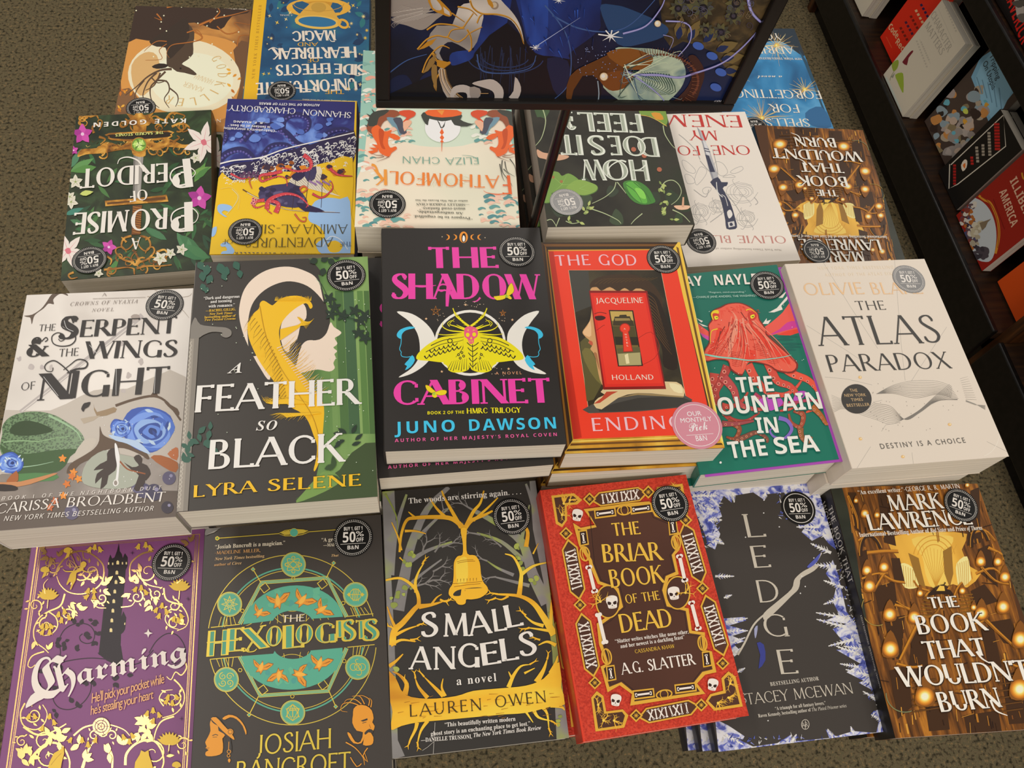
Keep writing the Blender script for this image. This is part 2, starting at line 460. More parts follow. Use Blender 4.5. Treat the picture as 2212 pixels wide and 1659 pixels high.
# ---------------------------------------------------------------- books
PAPER = nmat('page_edges', [(.3, 'b8afa0'), (.5, 'c9c1b2'), (.7, 'd2cabd')], scale=14, stretch=(.25, .25, 45), rough=.8, spec=.1, detail=3)
PAPER2 = nmat('page_edges_cream', [(.3, 'a89b84'), (.5, 'c2b59d'), (.7, 'cfc3ad')], scale=14, stretch=(.25, .25, 45), rough=.8, spec=.1, detail=3)
CT = .0005
def book(mx, w, h, t, base, spine='L', spine_m=None, paper=PAPER, art=None, crop=(0, 0, 1), edge='d8d0c4', name='paperback_book', spine_art=None):
    """a book lying with its front cover up in its own frame; origin at the middle of its back cover"""
    root = bpy.data.objects.new(name, None); root.empty_display_size = .03
    root.matrix_world = mx; COL.objects.link(root)
    sm = M(spine_m or base)
    q = MB(); q.box((-w / 2, -h / 2, 0), (w / 2, h / 2, CT), base); q.build('back_cover', root)
    q = MB(); g = .0006
    x0, x1 = (-w / 2 + g, w / 2 - .0004) if spine == 'L' else (-w / 2 + .0004, w / 2 - g)
    q.box((x0, -h / 2 + .0004, CT), (x1, h / 2 - .0004, t - CT), paper); q.build('page_block', root)
    q = MB(); sx = -1 if spine == 'L' else 1; e = sx * w / 2
    prof = [(e - sx * .0006, CT), (e + sx * .0004, CT * .4), (e + sx * .0011, t * .25), (e + sx * .0011, t * .75), (e + sx * .0004, t - CT * .4), (e - sx * .0006, t - CT)]
    if sx < 0: prof = prof[::-1]
    q.prism(prof, -h / 2, h / 2, sm)
    if spine_art:
        e2 = e + sx * .0012; pn = (mx.to_3x3() @ Vector((sx, 0, 0))).normalized(); pp = mx @ Vector((e2, 0, 0)); iv = mx.inverted()
        def sl(px, py):
            v = iv @ on_plane(px, py, pp, pn); return (v.y, v.z)
        sa = Art(q, sl, (-h / 2, h / 2, CT, t - CT), 0, crop); sa.xf = lambda u, v, d: (e2 + sx * d, u, v)
        spine_art(sa)
    q.build('spine', root)
    q = MB(); q.box((-w / 2, -h / 2, t - CT), (w / 2, h / 2, t), base)
    inv = mx.inverted(); n = (mx.to_3x3() @ Vector((0, 0, 1))).normalized(); p = mx @ Vector((0, 0, t))
    def tl(px, py):
        v = inv @ on_plane(px, py, p, n); return (v.x, v.y)
    a = Art(q, tl, (-w / 2, w / 2, -h / 2, h / 2), t, crop); a.w = w; a.h = h
    if art: art(a)
    fc = q.build('front_cover', root)
    a.top = a.z + (a.n + 2) * a.STEP
    return root, a
# round discount sticker, drawn once
def sticker_mesh(ring=0, gloss=.34):
    q = MB(); r = .0158; n = 48
    a = Art(q, lambda x, y: (x * r / 100, -y * r / 100), (-1, 1, -1, 1), .00022)
    q.tube((0, 0, 0), (0, 0, .0002), r, mat('131212', gloss, k=.9), n)
    wh = mat('d4cfc8', .4)
    a.O(wh, 1.6 if not ring else 3.5, 0, 0, 84 if not ring else 86)
    if not ring:
        for i in range(60):
            t = 2 * PI * i / 60; c, s = math.cos(t), math.sin(t)
            a.L(wh, 3.0, [(88.5 * c, 88.5 * s), (94 * c, 94 * s)], z=a.z + 5e-6)
    a.T('BUY 1, GET 1', (-47, -38), (47, -38), 19, wh, 'B')
    a.T('50', (-52, 24), (12, 24), 54, wh, 'B'); a.T('%', (14, -4), (54, -4), 28, wh, 'B')
    a.T('OFF', (16, 24), (53, 24), 21, wh, 'B')
    a.L(wh, 2, [(-64, 33), (64, 33)]); a.T('B&N', (-28, 62), (28, 62), 20, wh, 'B')
    return q
STK = sticker_mesh().build('discount_sticker'); STK2 = sticker_mesh(1).build('discount_sticker')
STK3 = sticker_mesh(0, .17).build('discount_sticker')
stk_used = []
def sticker(root, a, px, rot=0, up=0, kind=0):
    """stick the disc on at the place it has in the photo (full-photo pixels); rot in degrees on the cover"""
    src = (STK, STK2, STK3)[kind]
    o = src if src not in stk_used else src.copy()
    if src in stk_used: COL.objects.link(o)
    stk_used.append(src)
    x, y = a.tl(*px)
    o.parent = root; o.location = (x, y, a.top + up); o.rotation_euler = (0, 0, R(rot))
    o['label'] = 'round black discount sticker with white lettering'
    return o
FIT = {
    'charm': (-0.2423, 0.1154, 0.7207, 0.86, 0.1381, 0.2100),
    'hexo': (-0.0925, 0.1020, 0.7651, 0.34, 0.1396, 0.2100),
    'small': (0.0437, 0.1251, 0.7655, -0.13, 0.1307, 0.2039),
    'briar': (0.1758, 0.1168, 0.7856, 1.97, 0.1275, 0.1927),
    'ledge': (0.2993, 0.1063, 0.7486, -0.24, 0.1439, 0.2107),
    'burn': (0.4420, 0.0945, 0.7623, -2.88, 0.1430, 0.2062),
    'serp': (-0.2473, 0.3140, 0.7945, 0.30, 0.1375, 0.2113),
    'feath': (-0.0912, 0.2975, 0.8549, 0.23, 0.1379, 0.2121),
    'shad': (0.0550, 0.3227, 0.8631, -1.60, 0.1350, 0.2036),
    'god': (0.1939, 0.3256, 0.8303, -1.96, 0.1320, 0.2073),
    'mount': (0.3021, 0.3089, 0.8073, -0.12, 0.1290, 0.2001),
    'atlas': (0.4359, 0.3000, 0.8230, 0.12, 0.1438, 0.2064),
    'peri': (-0.2513, 0.5750, 0.7495, 3.56, 0.1370, 0.2115),
    'amina': (-0.1021, 0.5700, 0.7751, -1.91, 0.1343, 0.2030),
    'fath': (0.0454, 0.5432, 0.8513, -3.50, 0.1438, 0.2189),
    'how': (0.2127, 0.5522, 0.8312, -0.84, 0.1408, 0.2100),
    'one': (0.3403, 0.5431, 0.7751, 1.76, 0.1370, 0.2088),
    'burn2': (0.4983, 0.5579, 0.7364, -4.22, 0.1380, 0.2100),
    'godk': (-0.2278, 0.7765, 0.7282, -1.64, 0.1356, 0.2030),
    'unf': (-0.0881, 0.8087, 0.7284, -2.30, 0.1411, 0.2100),
    'spell': (0.4837, 0.7610, 0.7170, -0.11, 0.1400, 0.2046),
}
def table_book(key, label, t, base, group=None, **kw):
    x, y, z, rot, w, h = FIT[key]
    stk = kw.pop('stk', None); tilt = kw.pop('tilt', 0); trim = kw.pop('trim', 0); trimr = kw.pop('trimr', 0)
    mx = Matrix.Translation((x, y, z)) @ Matrix.Rotation(R(rot), 4, 'Z') @ Matrix.Rotation(-R(tilt), 4, 'Y') @ Matrix.Translation(((trim - trimr) / 2, 0, -t)); w -= trim + trimr
    root, a = book(mx, w, h, t, base, **kw)
    tag(root, label, 'book', group)
    if stk: sticker(root, a, *stk)
    return root, a
def under(root, t, label, dx=0, dy=0, rz=0, group=None):
    c = copy_tree(root)
    for ch in list(kids(c)):
        if ch.name.startswith('discount_sticker'): bpy.data.objects.remove(ch)
    c.matrix_world = root.matrix_world @ Matrix.Translation((dx, dy, -t)) @ Matrix.Rotation(R(rz), 4, 'Z')
    c['label'] = label
    if group: c['group'] = group
    return c

# ---------------------------------------------------------------- cover artwork
def leaf(a, m, x, y, l, ang, w=.32):
    c, s = math.cos(R(ang)), -math.sin(R(ang)); p = []
    for t, k in ((0, 0), (.2, .7), (.45, 1), (.75, .6), (1, 0), (.75, -.6), (.45, -1), (.2, -.7)):
        p.append((x + l * t * c - l * w * k * .5 * s, y + l * t * s + l * w * k * .5 * c))
    a.fill([a.loc(*q) for q in p], m)
def branch(a, m, x, y, l, ang, w, d, rnd, sp=35, kink=14, sh=.68):
    ex = x + l * math.cos(R(ang)); ey = y - l * math.sin(R(ang))
    mx, my = (x + ex) / 2 + rnd.uniform(-.08, .08) * l, (y + ey) / 2 + rnd.uniform(-.08, .08) * l
    a.L(m, w, [(x, y), (mx, my), (ex, ey)], w2=w * (.6 if d else .15))
    if d:
        for k in (-1, 1):
            branch(a, m, ex, ey, l * sh, ang + k * sp + rnd.uniform(-kink, kink), w * .6, d - 1, rnd, sp, kink, sh)
        if rnd.random() < .6: branch(a, m, mx, my, l * sh * .8, ang + rnd.choice((-1, 1)) * sp * 1.2, w * .45, d - 1, rnd, sp, kink, sh)
def petals(a, m, x, y, r, n, w=.5, rot=0, sx=1.0):
    for i in range(n): leaf(a, m, x, y, r, rot + 360 * i / n, w)
def spiral(a, m, w, x, y, r, turns=1.5, rot=0, flip=1, w2=None):
    p = []
    n = int(16 * turns)
    for i in range(n + 1):
        t = i / n; th = R(rot) + flip * 2 * PI * turns * t; q = r * (1 - .86 * t)
        p.append((x + q * math.cos(th), y - q * math.sin(th)))
    a.L(m, w, p, w2=w * .6 if w2 is None else w2)
def frame4(pts, k):
    """corner points pulled toward their middle"""
    cx = sum(p[0] for p in pts) / 4; cy = sum(p[1] for p in pts) / 4
    return [(cx + (p[0] - cx) * k, cy + (p[1] - cy) * k) for p in pts]
def blobs(a, cols, box, n, r0, r1, seed, asp=1.0):
    rnd = random.Random(seed)
    for i in range(n):
        x = rnd.uniform(box[0], box[2]); y = rnd.uniform(box[1], box[3]); r = rnd.uniform(r0, r1); p = []
        for j in range(7):
            t = 2 * PI * j / 7; q = r * rnd.uniform(.6, 1.2); p.append((x + q * asp * math.cos(t), y + q * math.sin(t)))
        a.P(rnd.choice(cols), p, 2)
def inquad(q, u, v):
    (x0, y0), (x1, y1), (x2, y2), (x3, y3) = q
    return (x0 * (1 - u) * (1 - v) + x1 * u * (1 - v) + x2 * u * v + x3 * (1 - u) * v, y0 * (1 - u) * (1 - v) + y1 * u * (1 - v) + y2 * u * v + y3 * (1 - u) * v)

def art_shadow(a):
    pk, wt, ye, bl, orr = 'd83f9b', 'dcd8d0', 'e8cf1e', '3db4d8', 'e0892c'; bk = '2a2725'
    a.E(orr, 602, 115, 25, 33)
    a.P('1d1a18', '596,97 606,92 613,100 616,120 612,140 600,145 592,138 590,118', 3)
    a.P('e5e0d8', '599,106 607,108 611,122 608,138 599,140 595,125', 3)
    for x, f in ((507, 1), (550, 1), (656, -1), (697, -1)):
        a.P(orr, [(x - f * 8, 98), (x + f * 9, 103), (x + f * 14, 115), (x + f * 9, 127), (x - f * 8, 132), (x + f * 3, 122), (x + f * 5, 114), (x + f * 2, 106)], 2)
    a.dots('c9b79a', '476,113 728,118', 3)
    a.T('THE', (402, 297), (808, 294), 122, pk, 'T', tk=.2, tn=.075, sf=.1)
    a.T('SHADOW', (180, 478), (1052, 480), 150, pk, 'T', tk=.22, tn=.06, sf=.09, sp=.5)
    a.L(pk, 30, '518,400 508,455 505,522', w2=16)
    a.L(pk, 9, '530,405 480,392 452,410 468,432 492,424', 4)
    a.L(pk, 9, '305,400 360,408 440,398', 4, w2=3)
    a.L(pk, 12, '700,470 680,490 655,494', 4, w2=3)
    a.P(wt, '210,553 300,566 385,625 432,700 425,790 380,860 300,915 220,938 292,888 335,830 345,760 330,680 282,610', 4)
    a.P(wt, '1045,549 960,572 885,640 858,700 868,790 920,870 1000,908 1088,918 1012,872 962,820 945,750 958,680 1000,612', 4)
    a.O(wt, 15, 640, 736, 202, 186)
    for f, x0 in ((1, 0), (-1, 1278)):
        X = lambda x: x0 + f * x
        tr = lambda s: [(X(x), y) for x, y in prs(s)]
        a.P(bl, tr('214,702 211,682 234,656 285,640 318,648 264,662 240,686 236,712'), 3)
        a.L(bl, 4, tr('236,708 234,742 226,772 236,790 234,802 242,816 270,820 290,816'), 3)
        a.P(bl, tr('255,862 276,838 300,808 316,838 290,878 258,896 270,872'), 2)
        # moth wings
        a.P(ye, tr('618,672 560,690 470,704 400,740 346,785 324,818 336,836 400,842 480,850 545,835 605,780 636,735'), 4)
        a.P(ye, tr('620,760 560,808 484,850 505,872 512,895 545,910 600,906 640,880 652,800'), 4)
        for k in range(8):
            x = 372 + k * 27; y = 812 - k * 8
            a.L(bk, 9, tr(f'{x},{y} {x+12},{y+16} {x+28},{y-2}'), 3, w2=3)
            if k < 6: a.L(bk, 8, tr(f'{x+30},{y-34} {x+42},{y-18} {x+60},{y-38}'), 3, w2=3)
        a.L(bk, 5, tr('410,752 480,722 560,708 610,700'), 4, w2=2)
        a.L(bk, 4, tr('380,790 470,745 560,730 620,712'), 4, w2=2)
        a.L(bk, 5, tr('606,716 596,770 556,820'), 3, w2=2)
        a.O(bk, 5, X(522), 724, 13, 12)
        for k in range(9): a.L(bk, 4, tr(f'{508+k*16},{892+k%3*5} {535+k*12},{842-k*2}'), w2=1)
        for k in range(5): a.E(bk, X(572 + k * 10), 806 - k * 6 + (k % 2) * 26, 8)
        for k in range(5): a.E(ye, X(572 + k * 10), 806 - k * 6 + (k % 2) * 26, 3.5)
        # antennae and plumes
        a.L(ye, 14, tr('634,640 590,606 556,576 540,532'), 4, w2=4)
        for k in range(9): a.L(ye, 5, tr(f'{628-k*10},{636-k*10} {600-k*8},{630-k*12}'), w2=1)
        for s in ('606,672 520,664 478,640 482,616', '600,680 500,690 444,684', '612,662 556,640 520,626 548,596', '598,690 520,700 470,712', '614,655 580,640 560,630'):
            a.L(ye, 9, tr(s), 4, w2=2)
        a.L(ye, 5, tr('520,640 508,622 530,606 548,612'), 3, w2=2)
    a.P(ye, '616,672 600,760 625,835 657,896 690,835 702,760 690,672', 4)
    for k in range(5):
        y = 735 + k * 30; a.L(bk, 5, [(622 + k * 4, y), (654, y + 24), (690 - k * 3, y)], 2)
    a.L(bk, 4, '654,745 656,888')
    a.P('e2557c', '606,668 612,648 640,640 672,648 686,672 682,700 664,714 660,738 636,742 626,716 608,700', 3)
    a.E(ye, 626, 690, 11, 12); a.E(ye, 664, 688, 11, 12); a.P(ye, '646,700 640,716 653,716')
    for x in (636, 645, 654): a.L(ye, 2.5, [(x, 722), (x, 736)])
    a.L(ye, 3, '622,662 632,668 628,656'); a.L(ye, 3, '660,656 656,668 670,660')
    for x, y, r in ((438, 550, 29), (832, 563, 19)):
        pt = [(x + r * math.sin(2 * PI * (2 * i % 5) / 5), y - r * math.cos(2 * PI * (2 * i % 5) / 5)) for i in range(5)]
        a.L(orr, 3.4, pt, close=True)
    for x, y in ((382, 596), (888, 602), (614, 514), (474, 906), (866, 890)): a.star('d8b088', x, y, 9, 5, .4)
    rnd = random.Random(3)
    a.dots('cbb79c', [(rnd.uniform(570, 720), rnd.uniform(494, 530)) for i in range(16)] + [(rnd.uniform(420, 490), rnd.uniform(560, 610)) for i in range(7)] + [(rnd.uniform(790, 850), rnd.uniform(570, 610)) for i in range(7)] + [(rnd.uniform(760, 850), rnd.uniform(880, 930)) for i in range(7)], 2.2)
    a.T('A NOVEL', (790, 924), (943, 921), 16, 'd79a74', 'S', sp=1.5)
    a.T('CABINET', (186, 1104), (1120, 1088), 146, pk, 'T', tk=.2, tn=.07, sf=.1, sp=.6)
    for pts in (('778,466 800,462 838,458 852,452 845,478 800,488', '852,452 864,410 884,386 898,424 890,446 866,462', '846,458 864,454 884,474 878,482 860,474', '834,440 848,448'),
                ('378,986 400,990 424,1012 438,1024 412,1032 388,1016', '438,1026 470,1014 502,1018 496,1040 462,1046 440,1038', '420,1030 440,1026 446,1052 432,1060 418,1050', '410,1010 424,1018')):
        for q in pts[:3]: a.P('e3c41f', q, 3)
        x, y = prs(pts[2])[0]; a.E('9bbf3a', x + 8, y + 6, 9); a.L('8a6a1c', 2, pts[0], 2); a.L('8a6a1c', 2, pts[1], 2)
    a.T('BOOK 2 OF THE', (390, 1158), (605, 1153), 18, ye, 'B', sp=1.1)
    a.T('HMRC TRILOGY', (622, 1153), (937, 1147), 32, ye, 'T', tk=.19, tn=.08, sf=.07)
    a.T('JUNO', (197, 1272), (552, 1258), 70, bl, 'B', sp=1.25); a.T('DAWSON', (636, 1255), (1146, 1240), 68, bl, 'B', sp=1.2)
    a.T("AUTHOR OF HER MAJESTY'S ROYAL COVEN", (198, 1321), (1150, 1284), 20, 'd0578e', 'B', sp=1.5)

def art_feather(a):
    nmat('forest_print', [(.3, '39502f'), (.5, '567a41'), (.7, '7c9a5a')], scale=9, stretch=(3, .35, 1), detail=3)
    cr, ye, wt, bk = 'd8c7b6', 'dcae1d', 'd9d6d1', '383430'
    a.P('forest_print', '770,38 1165,34 1215,1450 735,1485 800,1420 850,1340 890,1150 895,960 770,800 740,680 780,560 900,520 935,420 880,200 850,110')
    for x, w, c in ((960, 46, '48683a'), (1010, 60, '3f5d3e'), (1090, 34, '55783f'), (1130, 30, '476637'), (915, 30, '6b8b4f')):
        a.P(c, [(x, 240), (x + w, 240), (x + w + 40, 1080), (x + 36, 1080)])
    a.P('3a4a2c', '735,1485 800,1420 880,1360 990,1290 1060,1190 1212,1130 1216,1450', 2)
    a.P('6d8d49', '735,1484 780,1420 860,1330 900,1300 960,1310 990,1360 900,1420', 3)
    a.P(bk, '735,38 790,42 850,90 895,155 830,128 770,90', 2)
    # head of hair and face
    a.P(cr, '578,762 520,690 470,600 425,500 400,400 402,320 430,230 490,160 580,112 690,98 790,125 855,170 885,260 900,420 800,560 700,560 600,620', 4)
    a.P(bk, '470,620 448,500 452,410 475,320 530,250 610,202 700,184 800,212 880,285 926,370 930,440 905,500 862,528 800,532 765,562 745,615 735,672 700,620 640,600 560,600', 4)
    a.P(cr, '735,672 752,600 775,552 805,534 870,526 912,488 935,425 955,452 998,482 985,502 960,518 975,546 968,560 952,574 974,594 958,612 966,634 952,664 960,694 928,714 860,702 790,716 740,724 720,690', 3)
    a.P(cr, '640,500 652,420 700,350 760,310 790,340 792,400 760,440 740,520 700,560 690,600 660,580', 3)
    a.L('8fae8a', 2.5, '850,170 872,196 878,230', 3)
    # feather
    a.P(ye, '830,330 810,296 760,272 700,270 640,288 600,322 585,322 545,298 522,310 514,345 484,372 462,412 448,440 456,520 500,622 548,700 600,768 622,820 650,870 700,922 768,960 806,1010 834,1085 856,1150 850,1230 836,1290 848,1292 880,1205 892,1050 897,925 868,858 800,770 752,712 702,650 662,600 640,540 634,470 660,410 720,350 790,312 815,345', 3)
    rnd = random.Random(5)
    for i in range(70):
        t = i / 70; x = 450 + 190 * t + 40 * math.sin(t * 3); y = 400 + 480 * t
        a.L(ye if i % 3 else '8f6d10', 5, [(x + 30, y - 20), (x, y + 18), (x + 8 - rnd.uniform(0, 50), y + 30 + rnd.uniform(0, 40))], 2, w2=.6)
    for i in range(44):
        t = i / 44; x = 650 + 210 * t; y = 560 + 290 * t
        a.L(ye if i % 2 else cr, 5, [(x - 30, y + 18), (x + 16, y - 4), (x + 42 + rnd.uniform(0, 46), y - 34 - rnd.uniform(0, 36))], 2, w2=.6)
    for i in range(30):
        x = 610 + i * 7.2; a.L(ye, 6, [(x, 300), (x + 4, 276 + rnd.uniform(-8, 8))], w2=1)
    for i in range(16): a.L(ye, 6, [(640, 470 + i * 4), (730 + i * 3, 448 - i), (800 - i * 4, 440 - i * 3), (838 - i * 3, 404 + i * 4)], 3, w2=1)
    for i in range(26):
        x = 640 + i * 8; a.L(ye, 6, [(x + 40, 985 - i), (x, 960), (x - 60 + i, 1010 - rnd.uniform(0, 40))], 3, w2=.6)
    for i in range(26): a.L(ye, 5, [(610 + i * 8, 905), (560 + i * 6, 900 - i), (530 + i * 4, 886 - rnd.uniform(0, 30))], 2, w2=.6)
    a.L('a97f12', 3, '520,330 560,520 640,690 740,840 830,980 868,1120 858,1220', 4)
    # sword at the left
    a.P('8f887e', '104,520 164,518 98,1538 34,1546')
    a.P('7b756d', '136,520 164,518 98,1538 70,1541')
    for k in range(2):
        a.L('aaa398', 6, [(112 - i * 1.75 + (10 if (i + k) % 2 else -10), 540 + i * 25) for i in range(40)], 3)
    a.P('78736c', '104,520 112,470 140,398 172,440 250,452 320,458 352,476 352,504 322,518 292,504 300,488 240,484 190,502 160,520', 3)
    gl, gd = '2f5648', '27352a'
    for x, y, l, an in ((160, 70, 60, 300), (215, 90, 66, 260), (280, 80, 70, 290), (330, 100, 70, 250), (370, 70, 60, 300), (180, 130, 60, 280), (240, 150, 60, 240), (180, 200, 50, 290), (300, 140, 50, 300), (400, 120, 50, 280), (215, 220, 40, 250)):
        leaf(a, gl, x, y, l, an, .75)
    for x, y in ((110, 1115), (160, 1080), (230, 1060), (190, 1150), (240, 1160), (90, 1200), (120, 1230), (80, 1250), (100, 1160)):
        leaf(a, gl, x, y, 62, random.Random(x).uniform(0, 360), .55); leaf(a, gl, x, y, 52, random.Random(y).uniform(0, 360), .55)
    for x, y in ((940, 380), (1010, 390), (1080, 360), (1110, 420), (1140, 390), (1100, 490), (1140, 520), (960, 340), (930, 290)):
        petals(a, gd, x, y, 42, 5, .5, x)
    a.L(gd, 3, '880,200 910,260 950,360 1020,400 1110,420 1160,500', 4)
    for x, y, an in ((1010, 1080, 180), (1030, 1080, 150), (1060, 1080, 60), (1080, 1120, 40), (1020, 1120, 200), (1060, 1150, 20), (1000, 1130, 220)): leaf(a, gd, x, y, 60, an, .4)
    for x, y, an in ((900, 1290, 20), (930, 1300, 60), (960, 1280, 100), (940, 1330, 330)): leaf(a, '35492c', x, y, 70, an, .45)
    for x, y, an in ((880, 70, 30), (920, 60, 330), (900, 110, 250), (860, 60, 200), (950, 50, 20)): leaf(a, gd, x, y, 50, an, .8)
    a.dots('c9d6bd', [(rnd.uniform(900, 1190), rnd.uniform(250, 1300)) for i in range(46)] + [(rnd.uniform(160, 520), rnd.uniform(60, 1200)) for i in range(26)], 2.6)
    for s, p, q, h, c in (('“Dark and dangerous', (192, 296), (402, 284), 17, wt), ('and teeming', (232, 316), (357, 308), 17, wt), ('with romance.”', (220, 343), (374, 334), 17, wt)):
        a.T(s, p, q, h, c, 'R')
    for s, p, q, h, f in (('—RACHEL GILLIG,', (204, 368), (379, 358), 14, 'R'), ('New York Times', (224, 386), (361, 379), 13, 'K'), ('bestselling author of', (197, 405), (380, 395), 13, 'R'), ('Two Twisted Crowns', (197, 421), (379, 412), 13, 'K')):
        a.T(s, p, q, h, ye, f)
    a.T('A', (330, 728), (415, 724), 58, wt, 'K')
    a.T('FEATHER', (140, 958), (1102, 908), 157, wt, 'T', tk=.15, tn=.075, sf=.085, sp=.6)
    a.T('SO', (498, 1063), (622, 1058), 54, wt, 'K', sp=1.1)
    a.T('BLACK', (216, 1292), (1005, 1246), 172, wt, 'T', tk=.14, tn=.075, sf=.085, sp=.6)
    a.T('LYRA', (132, 1456), (498, 1424), 70, ye, 'T', tk=.15, tn=.07, sf=.09, sp=1.2); a.T('SELENE', (568, 1420), (1114, 1386), 70, ye, 'T', tk=.15, tn=.07, sf=.09, sp=1.2)

def art_serpent(a):
    nmat('fog_print', [(.3, 'c5bfb8'), (.55, 'd2ccc5'), (.75, 'b4aca4')], scale=11, detail=3, rough=.26, spec=.6)
    nmat('murk_print', [(.3, '4a413a'), (.5, '6b6057'), (.7, '8d837a')], scale=16, detail=3, rough=.26, spec=.6)
    nmat('scales_print', [(.0, '2f4d27'), (.35, '2a4522'), (.6, '5d7c52')], scale=640, kind='cell', rough=.25, spec=.6)
    dk, br = '2d2927', '584636'
    a.P('fog_print', '150,120 1160,70 1060,1470 -60,1560 -60,1000')
    a.P('b5ada3', '-60,880 300,820 560,700 760,690 1110,620 1060,1480 -60,1560', 3)
    a.P('murk_print', '-60,1230 200,1200 330,1150 560,1110 820,1100 1090,1150 1056,1480 -60,1570', 3)
    a.P('5b5048', '-60,1380 300,1340 700,1320 1074,1300 1054,1480 -60,1570', 2)
    # sword ghost
    a.L('aaa3a0', 22, '120,830 300,690 560,480 760,330 850,250', w2=30)
    a.L('c9c3bd', 6, '130,826 560,490 800,300')
    a.P('9a8f88', '780,262 800,245 830,250 834,272 806,282', 2)
    for x, y, r in ((115, 510, 16), (185, 560, 26), (250, 560, 20), (720, 430, 22), (845, 525, 26), (735, 705, 20), (770, 610, 24), (300, 560, 16)): blobs(a, ['b2aaa6', 'aea6a4'], (x - 8, y - 8, x + 8, y + 8), 3, r * .5, r * .8, int(x))
    # top thorn
    a.P('5a4c41', '145,255 192,248 245,214 280,170 305,132 340,112 396,122 405,136 372,124 346,130 318,158 322,186 290,182 262,210 220,240 202,262 190,306 182,268 160,262', 3)
    a.L('a89d92', 7, '880,140 1000,150 1120,140 1145,120', 3, w2=3); a.L('a89d92', 7, '1000,150 1080,210 1130,268', 3, w2=2); a.L('a89d92', 6, '910,90 960,120 1000,110', 3)
    # snake
    a.P('scales_print', '0,1030 14,960 16,910 60,860 140,832 240,828 330,850 400,890 462,930 500,980 498,1020 470,1056 420,1096 390,1150 330,1190 200,1200 90,1240 60,1160 10,1080', 4)
    a.P('2c4022', '76,910 150,880 250,900 318,940 250,962 160,972 100,968 60,950', 3)
    a.P('3a5530', '0,1030 60,1060 160,1080 300,1060 420,1050 470,1056 420,1096 390,1150 330,1190 200,1200 100,1230 60,1160', 3)
    a.L('8fb08a', 14, '290,850 390,900 460,950 486,1000', 4, w2=5); a.L('7f9f74', 9, '20,1010 120,1000 230,1005 330,985 420,975', 4, w2=3)
    a.L('98b79a', 6, '120,1160 220,1148 320,1126', 3, w2=2)
    a.P('4c7a48', '90,1200 330,1196 320,1240 100,1242', 2)
    # big thorn branch
    a.P('b8b0a4', '500,1000 560,985 580,1010 520,1080 460,1110 440,1090', 2)
    a.P(br, '596,914 612,960 650,985 720,1005 800,1022 860,1058 892,1100 880,1112 830,1080 740,1046 660,1050 600,1070 540,1110 480,1140 440,1180 398,1196 420,1140 500,1090 560,1050 592,1000', 3)
    a.L(br, 16, '690,792 800,755 920,735 1000,775 1080,880', 4, w2=12)
    a.P(br, '890,742 930,690 945,740', 0); a.P(br, '980,770 1060,810 1070,850 1040,830', 2); a.P('8f7a5f', '560,780 580,830 680,800 690,830 580,858', 2); a.P('a99c8a', '480,870 540,858 600,850 560,880 500,900')
    a.P('9c5a2c', '900,1100 960,1088 1060,1130 1050,1190 980,1160', 2); a.P('b2673a', '1000,1080 1050,1040 1066,1060 1056,1120', 2)
    # roses
    def rose(x, y, r, sd, asp=1.2):
        rnd = random.Random(sd)
        for k, (c, q) in enumerate((('3553a6', 1.0), ('4a6fc4', .9), ('6f92dc', .78), ('3f60b4', .66), ('88a8e6', .54), ('2f4a96', .42), ('5d82d0', .3), ('22346f', .16))):
            n = 9; p = []
            for j in range(n):
                t = 2 * PI * j / n + k * .5; d = r * q * rnd.uniform(.8, 1.1); p.append((x + r * .1 * k / 3 + d * asp * math.cos(t), y + d * math.sin(t)))
            a.P(c, p, 3)
        for k in range(16):
            t = rnd.uniform(0, 6.28); d = r * rnd.uniform(.4, .95); c = rnd.choice(('aec4f0', '2a438c', '6c90da', 'c5d4f4'))
            leaf(a, c, x + d * asp * math.cos(t), y + d * math.sin(t), r * .4, math.degrees(t) + 80, .35)
    rose(880, 945, 140, 4, 1.25); rose(720, 930, 62, 9, 1.1); rose(60, 1135, 66, 6)
    a.P('a9bfe8', '650,965 760,990 830,1010 900,1080 860,1070 760,1020 690,1000', 3)
    a.P('9c5a2c', '40,1240 100,1180 110,1240 60,1256', 2); a.P('b97f52', '-40,1250 120,1246 320,1196 330,1206 180,1262 60,1280 -40,1270', 2); a.P('2d2522', '-30,1262 70,1266 106,1282 90,1300 -30,1300', 2)
    # berries, small flowers, figures
    for x, y, r, c in ((1010, 1225, 40, '55506a'), (860, 1300, 44, '4a4660'), (920, 1310, 50, '3f3b52'), (1000, 1400, 36, '37313c'), (820, 1280, 34, '5c5874'), (430, 1430, 44, '57526a')):
        a.E(c, x, y, r); a.E('8884a0', x + r * .3, y - r * .35, r * .25)
    for x, y in ((375, 1108), (440, 1190), (400, 1260), (470, 1230), (430, 1215), (330, 1360), (300, 1400), (380, 1330)): petals(a, random.Random(x).choice(('d8862e', 'c9702a', 'b8643a')), x, y, 26, 5, .6, x)
    a.P('9da294', '520,1130 620,1060 700,1080 820,1110 860,1180 800,1270 690,1290 560,1280 490,1240', 3)
    sk = '3a2f2a'
    a.P(sk, '640,1080 660,1052 690,1046 706,1070 694,1100 700,1130 690,1180 650,1210 640,1260 600,1290 610,1220 570,1260 580,1200 620,1170 560,1180 600,1140 640,1120', 2)
    a.P(sk, '800,1100 830,1085 850,1110 846,1136 880,1150 900,1200 870,1240 840,1300 800,1290 830,1210 790,1180 740,1130 790,1160 830,1150 812,1126', 2)
    a.L('8a4f2a', 10, '716,1124 760,1170 810,1186 870,1200', 3, w2=8)
    a.P('e2e0dc', '686,1020 700,1030 716,1100 712,1180 704,1250 694,1274 680,1268 676,1250 690,1240 700,1160 690,1090', 3); a.E('d8d6d2', 694, 1252, 16, 20); a.E('8a8078', 692, 1254, 10, 14)
